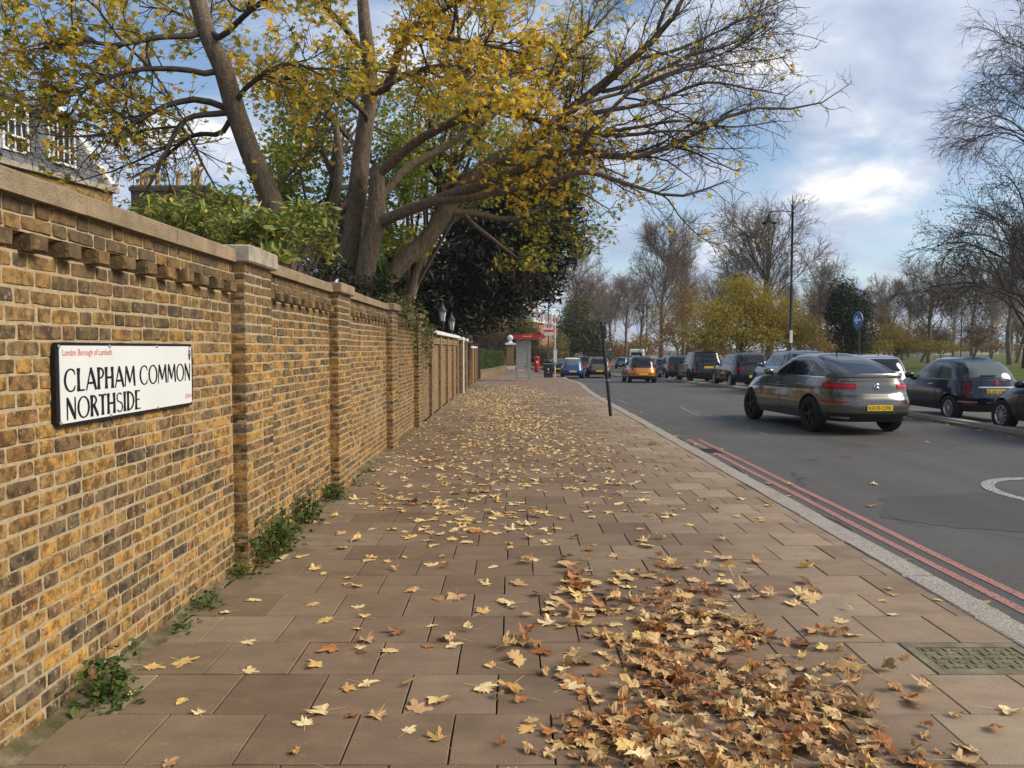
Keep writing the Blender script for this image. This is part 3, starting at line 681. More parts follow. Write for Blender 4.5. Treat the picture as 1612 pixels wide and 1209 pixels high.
for (y0, y1) in PIERS:
    for ci in range(NC):
        z = (ci + 0.5) * CH; w = y1 - y0
        pat = [0.222, 0.106, 0.222] if ci % 2 else [0.106, 0.222, 0.106, 0.106]
        sc_ = (w - JT * (len(pat) - 1)) / sum(pat); y = y0
        for L_ in pat:
            L_ *= sc_; bricks.append((PX + random.uniform(-.001, .003), y + L_ / 2, z + random.uniform(-.0015, .0015), L_, CH - JT + random.uniform(-.003, .003), 0.115)); y += L_ + JT
def bpx(b): return 806 + b[0] * FPX / max(b[1] + b[3] / 2, 0.1)
order = sorted([i for i, b in enumerate(bricks) if b[1] > 0.5 and bpx(b) > 4], key=lambda i: -(bricks[i][3] * bricks[i][4]) / (bricks[i][1] ** 3 + 0.6 * bricks[i][1] * (bricks[i][2] - HCAM) ** 2))[:300]
oset = set(order); rest = MB(); bme = []
for g_ in BG:
    me = raw_mesh('brick', g_[0], g_[1:]); me.materials.append(M['brick']); bme.append(me)
for i, b in enumerate(bricks):
    k_ = random.randrange(12); S = np.array([b[5], b[3], b[4]])
    if i in oset:
        o = link('brick', bme[k_], None, wall); o.location = np.array(b[:3]) - np.array(WO); o.scale = S
        o.rotation_euler = (random.uniform(-.012, .012), 0, random.uniform(-.012, .012))
    else: rest.add(BG[k_][0] * S + np.array(b[:3]), *BG[k_][1:])
tag(rest.build('brickwork', M['brick'], wall, origin=WO), kind='stuff')
mo = MB(); mo.box(-2.19, WX - 0.0032, -1.2, 16.12, -0.2, (NC - 3) * CH + .003).box(-2.19, WX - 0.052, -1.2, 16.12, (NC - 3) * CH + .003, (NC - 2) * CH - .002).box(-2.19, WX - 0.0032, -1.2, 16.12, (NC - 2) * CH - .002, ZTOP)
core = mo.build('mortar', M['mortar'], wall, origin=WO)
for (y0, y1) in PIERS:
    MB().box(WX - 0.01, PX - 0.004, y0 + 0.004, y1 - 0.004, -0.1, ZTOP - 0.002).build('pier_mortar', M['mortar'], wall, origin=WO)
mm = MB()
for (y0, y1) in bays:
    mm.box(WX - 0.01, WX + 0.025, y0 + .001, y1 - .001, (NC - 2) * CH + 0.004, (NC - 1) * CH - 0.003).box(WX - 0.01, WX + 0.003, y0 + .002, y1 - .002, (NC - 1) * CH - 0.003, NC * CH - .001)
mm.build('cornice_mortar', M['mortar'], wall, origin=WO)
for (y0, y1) in bays:                           # coping stones along each bay
    n = max(2, round((y1 - y0) / 0.95)); L_ = (y1 - y0 - 0.04) / n
    for j in range(n):
        a = y0 + 0.02 + j * L_
        V = []; prof = [(-2.25, ZTOP + .002), (WX + 0.050, ZTOP + .002), (WX + 0.050, ZTOP + 0.082), (WX + 0.035, ZTOP + 0.094), (-2.05, ZTOP + 0.11), (-2.25, ZTOP + 0.09)]
        for yv in (a + 0.003, a + L_ - 0.003): V += [(x + random.uniform(-.002, .002), yv, z + random.uniform(-.002, .002)) for x, z in prof]
        n6 = 6; q = [(i, i + 6, (i + 1) % 6 + 6, (i + 1) % 6) for i in range(6)]
        MB().add(V, q, [list(range(6)), list(range(11, 5, -1))]).build('coping_stone', M['coping'], wall, origin=WO)
for j, (y0, y1) in enumerate(PIERS):
    MB().cbox(-2.27, PX + 0.048, y0 - 0.02, y1 + 0.02, ZTOP + 0.001, ZTOP + (0.125 if j == 1 else 0.112), 0.012).build('pier_cap', M['capstone'] if j == 1 else M['coping'], wall, origin=WO)

# second, browner wall with white coping, then gate piers
w2 = thing('garden_wall', 'brown brick garden wall with white coping beyond the ivy', 'wall', (-2.05, 22, 0)); o2 = (-2.05, 22, 0)
b = MB(); b.box(-2.2, -1.97, 16.14, 27.6, -0.4, 1.93)
b.build('wall_face', M['wall_far'], w2, origin=o2)
for yq in (16.14, 18.4, 20.7, 23.0, 25.3, 27.2): MB().box(-1.99, -1.90, yq, yq + 0.42, -0.4, 1.90).build('pilaster', M['wall_far'], w2, origin=o2)
MB().box(-1.985, -1.92, 16.56, 27.6, 1.70, 1.86).build('string_course', M['wall_far'], w2, origin=o2)
for j in range(9): MB().cbox(-2.25, -1.84, 16.16 + j * 1.275, 16.16 + (j + 1) * 1.275 - 0.01, 1.932, 2.03, 0.012).build('coping_stone', M['white_paint'], w2, origin=o2)
for j, (yq, lab) in enumerate(((28.0, 'nearer brick gate pier with white cap after the garden wall'), (30.6, 'second brick gate pier with white cap along the pavement'), (33.6, 'third brick gate pier with white cap, farther along'))):
    gp = thing('gate_pier', lab, 'gate pier', (-2.0, yq, float(zp(yq))), group='brick gate piers')
    MB().box(-0.28, 0.22, -0.28, 0.28, -0.2, 1.9).build('shaft', M['wall_far'], gp)
    MB().cbox(-0.34, 0.28, -0.34, 0.34, 1.9, 2.02, 0.02).build('cap', M['white_paint'], gp)
    if j == 0: MB().tube([(0.26, -0.24, 0), (0.26, -0.24, 1.92)], 0.03, 8).build('drain_pipe', M['white_paint'], gp)
w3 = thing('low_front_wall', 'lower brown wall with white coping between gate pier and black gate', 'wall', (-2.1, 38, float(zp(38)))); z3 = float(zp(38))
MB().box(-0.12, 0.12, -3.9, 5.5, -0.4, 1.75).build('wall_face', M['wall_far'], w3); MB().box(-0.17, 0.17, -3.9, 5.5, 1.752, 1.85).build('coping', M['white_paint'], w3)
for yq in (-3.7, -0.7, 2.3, 5.0): MB().box(0.12, 0.2, yq, yq + 0.4, -0.4, 1.74).build('pilaster', M['wall_far'], w3)

# ------------------------------------------------------------------ street name plate
sa, sb = on_x(90, 602, WX + 0.03), on_x(305, 592, WX + 0.03)
sy0, sy1 = float(sa[1]), float(sb[1]); sz = HCAM - 0.145; SH = 0.372; SX = WX + 0.024
zt = [float(on_x(90, 537, SX)[2]), float(on_x(305, 543, SX)[2])]; zb = [float(on_x(92, 667, SX)[2]), float(on_x(305, 641, SX)[2])]
zT, zB = sum(zt) / 2, sum(zb) / 2
sg = thing('street_sign', 'white street name plate CLAPHAM COMMON NORTHSIDE fixed to the brick wall', 'street sign', (SX, (sy0 + sy1) / 2, (zT + zB) / 2))
SW, SHh = sy1 - sy0, zT - zB
def round_rect(w, h, r, n=6):
    P = []
    for cx, cy, a0 in ((w / 2 - r, h / 2 - r, 0), (-w / 2 + r, h / 2 - r, 90), (-w / 2 + r, -h / 2 + r, 180), (w / 2 - r, -h / 2 + r, 270)):
        for i in range(n): a = R(a0 + 90 * i / (n - 1)); P.append((cx + r * math.cos(a), cy + r * math.sin(a)))
    return P
def slab_poly(P, x0, x1, mat, name, parent):       # polygon in (y,z) extruded in x
    n = len(P); V = [(x0, y, z) for y, z in P] + [(x1, y, z) for y, z in P]
    return MB().add(V, [(i, (i + 1) % n, n + (i + 1) % n, n + i) for i in range(n)], [list(range(n, 2 * n)), list(range(n - 1, -1, -1))]).build(name, mat, parent)
slab_poly(round_rect(SW, SHh, 0.03), -0.02, 0.0, M['sign_black'], 'black_edge', sg)
slab_poly(round_rect(SW - 0.05, SHh - 0.028, 0.018), 0.0005, 0.0035, M['sign_white'], 'white_panel', sg)
def stroke(mb, p, q, wm, we=None, x=0.0):
    p, q = np.array(p, float), np.array(q, float); we = we or wm * 1.35; d = q - p; nn = np.array([-d[1], d[0]]) / np.linalg.norm(d); m = (p + q) / 2
    for (a, wa), (b_, wb) in (((p, we), (p + d * .28, wm)), ((p + d * .28, wm), (p + d * .72, wm)), ((p + d * .72, wm), (q, we))):
        V = [a - nn * wa / 2, a + nn * wa / 2, b_ + nn * wb / 2, b_ - nn * wb / 2]; mb.append([(*v, x) for v in V])
def arc(mb, cx, cy, rx, ry, a0, a1, wt_, wn_, x=0.0, n=22):
    ang = np.radians(np.linspace(a0, a1, n)); P = np.stack([cx + rx * np.cos(ang), cy + ry * np.sin(ang)], 1)
    w = wn_ + (wt_ - wn_) * np.abs(np.cos(ang)) ** 1.3; N_ = np.stack([np.cos(ang) / rx, np.sin(ang) / ry], 1); N_ /= np.linalg.norm(N_, axis=1, keepdims=True)
    I, O = P - N_ * w[:, None] / 2, P + N_ * w[:, None] / 2
    for i in range(n - 1): mb.append([(*I[i], x), (*O[i], x), (*O[i + 1], x), (*I[i + 1], x)])
TK, TN = 0.185, 0.10
def glyph(ch):
    g = []; S = lambda p, q, w=TK, e=None: stroke(g, p, q, w, e)
    if ch == 'C': arc(g, .46, .5, .38, .47, 48, 312, .15, .06); S((.68, .84), (.76, .74), .06, .10); S((.68, .16), (.76, .26), .06, .10); return g, .84
    if ch == 'L': S((.14, 0), (.14, 1)); S((.10, .04), (.56, .04), .075, .09); return g, .62
    if ch == 'A': S((.06, 0), (.40, 1), TN, .09); S((.38, 1), (.76, 0), TK, .16); S((.16, .32), (.62, .32), TN, TN); return g, .82
    if ch == 'P': S((.14, 0), (.14, 1)); arc(g, .16, .735, .34, .235, 90, -90, .13, .06); return g, .58
    if ch == 'H': S((.14, 0), (.14, 1)); S((.62, 0), (.62, 1)); S((.16, .51), (.60, .51), TN, TN); return g, .78
    if ch == 'M': S((.07, 0), (.16, 1), TN, .09); S((.16, 1), (.48, .18), TK, .12); S((.48, .18), (.80, 1), TN, .08); S((.80, 1), (.90, 0), TK, .15); return g, 1.0
    if ch == 'O': arc(g, .46, .5, .38, .47, 0, 360, .15, .06, n=40); return g, .92
    if ch == 'N': S((.12, 0), (.12, 1), TN, .09); S((.11, 1), (.66, 0), TK, .12); S((.66, 0), (.66, 1), TN, .09); return g, .80
    if ch == 'R': S((.14, 0), (.14, 1)); arc(g, .16, .75, .32, .22, 90, -90, .13, .06); S((.28, .54), (.62, 0), TK, .16); return g, .66
    if ch == 'T': S((.32, 0), (.32, .97)); S((.02, .955), (.62, .955), .07, .12); return g, .64
    if ch == 'S':
        arc(g, .30, .735, .22, .215, 30, 270, .10, .06); arc(g, .30, .265, .23, .235, 90, -150, .11, .06); return g, .60
    if ch == 'I': S((.14, 0), (.14, 1)); return g, .30
    if ch == 'D': S((.14, 0), (.14, 1)); arc(g, .14, .5, .50, .465, 90, -90, .15, .06); return g, .74
    if ch == 'E': S((.14, 0), (.14, 1)); S((.12, .96), (.52, .96), .065, .09); S((.12, .51), (.46, .51), .06, .08); S((.12, .04), (.54, .04), .065, .09); return g, .60
    return g, .34
def lettering(text, y0, z0, h, width, mat, name, parent, x=0.0042):
    tot = sum(glyph(c_)[1] for c_ in text); sx = width / tot; cur = 0
    for ch in text:
        g, w = glyph(ch); mb = MB()
        for i, qd in enumerate(g):
            P = [(x + 0.0000012 * i + 0.00025 * (i % 5), y0 + (p[0] + cur) * sx, z0 + p[1] * h) for p in qd]
            a_ = sum(P[j][1] * P[(j + 1) % 4][2] - P[(j + 1) % 4][1] * P[j][2] for j in range(4))
            mb.add(P if a_ > 0 else P[::-1], [(0, 1, 2, 3)])
        cur += w
        if g: mb.build(name, mat, parent)
def spx(px, py): p = on_x(px, py, SX); return float(p[1]) - (sy0 + sy1) / 2, float(p[2]) - (zT + zB) / 2
l1a, l1b, l2a, l2b = spx(99, 611), spx(299.5, 604), spx(102, 655), spx(221, 641)
hL = SHh * 0.272
lettering('CLAPHAM COMMON', l1a[0], -SHh * 0.095, hL * 1.04, l1b[0] - l1a[0], M['sign_black'], 'letter', sg)
lettering('NORTHSIDE', l2a[0], -SHh * 0.43, hL, l2b[0] - l2a[0], M['sign_black'], 'letter', sg)
def text_mesh(txt, width, height, mat, name, parent, mtx):
    cu = bpy.data.curves.new('t', 'FONT'); cu.body = txt; cu.size = 1.0
    ob = bpy.data.objects.new('t', cu); col.objects.link(ob); dg = bpy.context.evaluated_depsgraph_get()
    me = bpy.data.meshes.new_from_object(ob.evaluated_get(dg)); bpy.data.objects.remove(ob)
    co = np.array([v.co[:] for v in me.vertices]); mn, mx = co.min(0), co.max(0)
    for v in me.vertices:
        v.co.x = (v.co.x - mn[0]) / (mx[0] - mn[0]) * width; v.co.y = (v.co.y - mn[1]) / (mx[1] - mn[1]) * height
    me.name = name; me.transform(mtx); me.materials.clear()
    return link(name, me, mat, parent)
YZ = Matrix(((0, 0, 1, 0), (1, 0, 0, 0), (0, 1, 0, 0), (0, 0, 0, 1)))       # text x->y, y->z, facing +x
t1a, t1b = spx(97, 561), spx(175, 561)
text_mesh('London Borough of Lambeth', t1b[0] - t1a[0], SHh * 0.105, M['sign_red'], 'borough_lettering', sg, Matrix.Translation((0.0042, t1a[0], SHh * 0.315)) @ YZ)
t2a, t2b = spx(291, 634), spx(302, 630)
text_mesh('SW4', t2b[0] - t2a[0], SHh * 0.075, M['sign_red'], 'postcode_lettering', sg, Matrix.Translation((0.0042, t2a[0], -SHh * 0.385)) @ YZ)
ey = spx(297, 560)[0]; ez = SHh * 0.32                                        # small borough crest
slab_poly([(ey - .014, ez + .03), (ey + .014, ez + .03), (ey + .017, ez + .005), (ey + .011, ez - .02), (ey, ez - .034), (ey - .011, ez - .02), (ey - .017, ez + .005)], 0.0036, 0.0042, M['sign_black'], 'crest', sg)
slab_poly([(ey - .006, ez + .05), (ey, ez + .062), (ey + .006, ez + .05), (ey + .004, ez + .034), (ey - .004, ez + .034)], 0.0036, 0.0042, M['sign_black'], 'crest', sg)
slab_poly([(ey - .010, ez + .024), (ey - .002, ez + .024), (ey - .002, ez + .006), (ey - .010, ez + .006)], 0.0043, 0.0047, M['sign_white'], 'crest', sg)
slab_poly([(ey + .002, ez - .002), (ey + .010, ez - .002), (ey + .007, ez - .018), (ey + .002, ez - .024)], 0.0043, 0.0047, M['sign_red'], 'crest', sg)
for (u, v) in ((-.485, .45), (-.19, .455), (.16, .455), (.485, .45), (-.485, -.45), (-.19, -.455), (.16, -.455), (.485, -.45)):
    MB().lathe([(0.009, 0.0), (0.008, 0.004), (0.0001, 0.006)], (0.0036, u * SW, v * SHh), 8, 'x').build('fixing_screw', M['grey_metal'], sg)

# ------------------------------------------------------------------ leaf shapes
def maple_outline(r, jag=0.14):
    k_ = r.uniform(.9, 1.5)
    tips = [(90, 1.0), (38, .92), (142, .92), (-18, .66), (198, .66)]; notch = [(64, .50 * k_), (116, .50 * k_), (10, .48 * k_), (170, .48 * k_), (-62, .36), (242, .36)]
    pts = sorted(tips + notch, key=lambda t: t[0])
    P = []
    for a, l in pts:
        l *= 1 + r.uniform(-jag, jag) * 1.6; a += r.uniform(-5, 5)
        if l > 0.58:
            P += [(a - 14, l * r.uniform(.68, .86)), (a + r.uniform(-4, 4), l), (a + 14, l * r.uniform(.68, .86))]
        else: P.append((a, l))
    P.append((270, 0.12))
    P.sort(key=lambda t: t[0])
    return np.array([(l * math.cos(R(a)), l * math.sin(R(a))) for a, l in P])
def leaf_detail(seed, curl):                      # two rings + fan, curled; about 65 faces with stalk
    r = np.random.default_rng(seed); O = maple_outline(r); n = len(O)
    I = O * 0.5; C = np.zeros((1, 2))
    V2 = np.concatenate([O, I, C]); rr = np.linalg.norm(V2, axis=1); th = np.arctan2(V2[:, 1], V2[:, 0])
    ba = r.uniform(0, np.pi); w_ = V2[:, 0] * np.cos(ba) + V2[:, 1] * np.sin(ba); v_ = -V2[:, 0] * np.sin(ba) + V2[:, 1] * np.cos(ba)
    kb = curl * r.uniform(.5, 1.25) * (1 if r.random() < .7 else -1)                    # rolled about one axis, then crumpled
    ang = w_ * kb; w2 = np.where(abs(kb) > .05, np.sin(ang) / (kb + 1e-9), w_); z = (1 - np.cos(ang)) / (kb + 1e-9)
    V2 = np.stack([w2 * np.cos(ba) - v_ * np.sin(ba), w2 * np.sin(ba) + v_ * np.cos(ba)], 1)
    z = z + r.normal(0, 0.055 * (curl + .2), len(V2)) * rr + .10 * curl * rr * np.cos(5 * th + r.uniform(0, 6))
    V = np.column_stack([V2 * 0.5, z * 0.5]); V[:, 2] -= V[:, 2].min() - 0.004
    q = [(i, (i + 1) % n, n + (i + 1) % n, n + i) for i in range(n)]; t = [(n + i, n + (i + 1) % n, 2 * n) for i in range(n)]
    b = len(V); e = np.array([r.uniform(-.25, .25), -r.uniform(.55, .95), 0.012])
    V = np.concatenate([V, [(-.012, -0.03, V[2 * n, 2]), (.012, -0.03, V[2 * n, 2]), (e[0] + .008, e[1], e[2]), (e[0] - .008, e[1], e[2])]])
    q.append((b, b + 1, b + 2, b + 3))
    return V, np.array(q), np.array(t)
def leaf_simple(seed, curl=0.4):                  # 11-point star fan
    r = np.random.default_rng(seed)
    P = [(90, 1.), (64, .48), (38, .9), (10, .45), (-18, .62), (-60, .28), (-90, .1), (240, .28), (198, .62), (170, .45), (142, .9), (116, .48)]
    V = [(0, 0, 0)] + [(l * math.cos(R(a)) * .5, l * math.sin(R(a)) * .5, curl * .25 * (l ** 2) * (math.cos(2 * R(a) + seed) + r.uniform(-.3, .3))) for a, l in P]
    n = len(P); return np.array(V), np.zeros((0, 4), int), np.array([(0, 1 + (i + 1) % n, 1 + i) for i in range(n)])
def leaf_oval(seed, slim=0.36):
    V = [(0, -.5, 0), (slim / 2, -.1, .05), (slim * .4, .22, .05), (0, .5, -.06), (-slim * .4, .22, .05), (-slim / 2, -.1, .05), (0, 0, -.02)]
    return np.array(V), np.zeros((0, 4), int), np.array([(6, 0, 1), (6, 1, 2), (6, 2, 3), (6, 3, 4), (6, 4, 5), (6, 5, 0)])
def rotmats(N, rg, tilt):                         # random spin about z, then tilt by a random angle up to tilt
    s = rg.uniform(0, 2 * np.pi, N); a = rg.uniform(0, 2 * np.pi, N); t = np.abs(rg.normal(0, tilt, N)) if np.isscalar(tilt) else np.abs(rg.normal(0, 1, N)) * tilt
    cs, sn = np.cos(s), np.sin(s); Z = np.zeros(N); O = np.ones(N)
    S = np.stack([np.stack([cs, -sn, Z], -1), np.stack([sn, cs, Z], -1), np.stack([Z, Z, O], -1)], -2)
    k = np.stack([np.cos(a), np.sin(a), Z], -1); ct, st_ = np.cos(t), np.sin(t); Kx = np.zeros((N, 3, 3))
    Kx[:, 0, 2] = k[:, 1]; Kx[:, 1, 2] = -k[:, 0]; Kx[:, 2, 0] = -k[:, 1]; Kx[:, 2, 1] = k[:, 0]
    Rt = np.eye(3)[None] + st_[:, None, None] * Kx + (1 - ct)[:, None, None] * (Kx @ Kx)
    return Rt @ S
def scatter(mb, geos, pos, size, Rm, rg):
    pos = np.asarray(pos); which = rg.integers(0, len(geos), len(pos))
    for gi, g in enumerate(geos):
        m = which == gi
        if not m.any(): continue
        V = np.einsum('nij,vj->nvi', Rm[m] * size[m][:, None, None], g[0]) + pos[m][:, None]
        nv = len(g[0]); off = (np.arange(m.sum()) * nv)[:, None, None]
        mb.add(V.reshape(-1, 3), *[(f[None] + off).reshape(-1, f.shape[1]) for f in g[1:] if len(f)])
SIMPLE = [leaf_simple(i, 0.6) for i in range(5)]
OVAL = [leaf_oval(0), leaf_oval(1, 0.30)]
def view_rank(P):                                 # nearest first among the points inside the picture
    px = 806 + P[:, 0] * FPX / np.maximum(P[:, 1], .1); py = 549 - (P[:, 2] - HCAM) * FPX / np.maximum(P[:, 1], .1)
    ok = (px > 0) & (px < 1612) & (py > 0) & (py < 1209) & (P[:, 1] > 1)
    return np.argsort(np.where(ok, np.linalg.norm(P - np.array([0, 0, HCAM]), axis=1), 1e6) ), ok.sum()

# ------------------------------------------------------------------ fallen leaves
lr = np.random.default_rng(21)
def heap_h(x, y):
    cx = 0.90 + 0.10 * np.clip(y - 3.2, -2, 2)
    wx = np.interp(y, [1.5, 2.6, 3.0, 3.6, 4.2, 4.8, 5.6], [.75, .72, .68, .50, .42, .36, .1])
    d = ((x - cx) / wx) ** 2
    return np.interp(y, [1.2, 2.2, 3.0, 3.6, 4.3, 5.3], [.0, 0.040, 0.042, 0.033, 0.020, 0.0]) * np.exp(-1.5 * d) * (.55 + .45 * np.sin(x * 5.3 + y * 2.1) * np.sin(y * 4.1 + 1.2) + .2)
pos, tilt, kind = [], [], []
N = 0
while N < 1250:                                   # the drifted heap
    y = lr.uniform(1.4, 5.3); x = lr.uniform(-.1, 2.0); h = heap_h(np.array(x), np.array(y))
    if lr.random() < (h / 0.042) ** 1.1:
        pos.append((x, y, lr.uniform(0.003, 1.0) * h + 0.004)); tilt.append(0.27); kind.append(0 if lr.random() < .86 else 1); N += 1
nheap = len(pos)
def dens(x, y):                                   # scattered leaves per square metre
    d = 7.5 * math.exp(-((x + 0.2) / 1.25) ** 2) + 1.5
    d *= np.interp(y, [2, 4, 6, 9, 14, 20, 28, 36], [1.0, 1.7, 3.2, 6.5, 10.5, 11.5, 7.0, 3.0])
    if x > 1.7: d *= np.interp(x, [1.7, 2.2, 2.8], [.45, .15, .09]) if y > 5 else .55
    if y < 5: d *= .8 if x < 0.0 else 1.7
    if y > 5: d *= 0.75 + 0.5 * math.sin(x * 2.1 + y * 1.3) * math.sin(y * 0.9 + 1)
    return d
for yc in np.arange(1.5, 36, 0.5):
    for xc in np.arange(-1.85, 2.7, 0.5):
        for _ in range(lr.poisson(max(0, dens(xc + .25, yc + .25)) * 0.25)):
            x, y = xc + lr.uniform(0, .5), yc + lr.uniform(0, .5)
            if x > 2.7: continue
            pos.append((x, y, 0.002 + float(zp(y)))); tilt.append(0.07); kind.append(1 if lr.random() < np.interp(y, [2, 5, 9], [.52, .72, .90]) else 0)
for _ in range(260):                              # clusters around the heap
    x, y = lr.normal(.95, .55), lr.normal(4.3, .95)
    if y > 2.4 and x < 2.3: pos.append((x, y, 0.005 + 0.02 * lr.random())); tilt.append(0.3); kind.append(0 if lr.random() < .75 else 1)
for _ in range(260):                              # in the road gutter and along the far separator
    y = 3 + 55 * lr.random() ** 1.2
    if lr.random() < .35: x = float(kerb_x(y)) + .26 + abs(lr.normal(0, .22))
    elif lr.random() < .12: x = lr.uniform(3, 9)
    else: x = float(isle_x(y)) - .06 - abs(lr.normal(0, .10))
    pos.append((x, y, float(zp(y)) + ROAD + 0.008)); tilt.append(0.1); kind.append(1 if lr.random() < .35 else 0)
for _ in range(420):                              # drift under the bus shelter and past it
    x, y = lr.normal(0.4, 1.2), lr.uniform(38, 62)
    if -2.0 < x < 3.0: pos.append((x, y, float(zp(y)) + 0.004)); tilt.append(.2); kind.append(0 if lr.random() < .8 else 1)
pos = np.array(pos); tilt = np.array(tilt); kind = np.array(kind); NP = len(pos)
size = np.where(np.arange(NP) < nheap, lr.uniform(.045, .15, NP), .07 + .10 * lr.random(NP) ** 1.2); size *= np.where((kind == 0) & (np.arange(NP) >= nheap), 1.15, 1.0)
Rm = rotmats(NP, lr, tilt)
FLAT = [leaf_detail(40 + i, c_) for i, c_ in enumerate((.2, .35, .5, .25, .7, .4, .3, .85, .55, .2))]; CURL = [leaf_detail(60 + i, c_) for i, c_ in enumerate((.8, 1.3, 1.9, 1.1, .6, 1.5, 2.3, .9, 1.7, 1.2))]
lm = {}
for nm, gs in (('f', FLAT), ('c', CURL)):
    for mk in ('leaf_yellow', 'leaf_litter'):
        lst = []
        for g in gs:
            me = raw_mesh('fallen_leaf', g[0], g[1:]); me.materials.append(M[mk]); lst.append(me)
        lm[(nm, mk)] = lst
Pw = pos.copy(); depth_in_heap = np.where(np.arange(NP) < nheap, np.clip(1 - pos[:, 2] / (heap_h(pos[:, 0], pos[:, 1]) + 1e-4), 0, 1), 0)
px_ = 806 + pos[:, 0] * FPX / np.maximum(pos[:, 1], .1); py_ = 549 + (HCAM - pos[:, 2]) * FPX / np.maximum(pos[:, 1], .1)
okv = (px_ > 0) & (px_ < 1612) & (py_ < 1205) & (depth_in_heap < 0.35)
rank = np.where(okv, pos[:, 1] / size ** .5 * .1, 1e6); hp_ = np.arange(NP) < nheap
single = np.concatenate([np.argsort(np.where(hp_, rank, 1e7))[:120], np.argsort(np.where(hp_, 1e7, rank))[:180]]); sset = np.zeros(NP, bool); sset[single] = True; n_out = 0
LBL = {(True, 0): ('curled brown dead leaf on top of the leaf heap', 'leaves on the heap'), (True, 1): ('pale yellow maple leaf on top of the brown leaf heap', 'yellow leaves on the heap'),
       (False, 1): ('pale yellow maple leaf lying flat on the brown paving', 'yellow leaves scattered on the paving'), (False, 0): ('orange brown dead leaf lying on the paving outside the heap', 'brown leaves scattered on the paving')}
for i in np.nonzero(sset)[0]:
    heap = i < nheap; mk = 'leaf_yellow' if kind[i] else 'leaf_litter'; c = 'c' if (heap or (kind[i] == 0 and lr.random() < .6) or lr.random() < .12) else 'f'
    o = link('fallen_leaf', lm[(c, mk)][lr.integers(0, len(lm[(c, mk)]))])
    mt = Matrix([list(Rm[i][r_] * size[i]) + [pos[i][r_]] for r_ in range(3)] + [[0, 0, 0, 1]]); o.matrix_world = mt
    l_, g_ = LBL[(bool(heap), int(kind[i]))]
    if heap: l_ = ('large ' if size[i] > .11 else 'small ') + l_.replace('on top of', 'at the ' + ('front ' if pos[i][1] < 3.35 else 'back ') + ('left' if pos[i][0] < .75 else ('centre' if pos[i][0] < 1.15 else 'right')) + ' of')
    else:
        nth = int(((pos[:, 1] < pos[i][1]) & sset & ~hp_ & (kind == kind[i])).sum()) + 1
        l_ = (f'pale yellow maple leaf flat on the paving, {nth}th nearest of the scattered yellow leaves' if kind[i] else f'orange brown dead leaf on the paving, {nth}th nearest of the scattered brown leaves').replace('11th', '11th')
        for a_, b_ in ((' 1th', ' 1st'), (' 2th', ' 2nd'), (' 3th', ' 3rd'), ('21th', '21st'), ('22th', '22nd'), ('23th', '23rd'), ('31th', '31st'), ('32th', '32nd'), ('33th', '33rd')): l_ = l_.replace(a_, b_)
    tag(o, l_, 'leaf', g_)
for mk, kd in (('leaf_yellow', 1), ('leaf_litter', 0)):
    mb = MB(); idx = np.nonzero(~sset & (kind == kd))[0]
    near = idx[pos[idx, 1] < 9]; far = idx[pos[idx, 1] >= 9]
    hp = near[near < nheap]; fl = near[near >= nheap]
    if len(hp): scatter(mb, CURL, pos[hp], size[hp], Rm[hp], lr)
    if len(fl): scatter(mb, FLAT + CURL[:3], pos[fl], size[fl], Rm[fl], lr)
    scatter(mb, SIMPLE, pos[far] + np.array([0, 0, .006]), size[far], Rm[far], lr)
    o = mb.build('leaf_litter', M[mk]); tag(o, 'scattered pale yellow fallen maple leaves over the pavement' if kd else 'brown fallen leaves heaped and strewn over the pavement', 'leaf litter', kind='stuff')

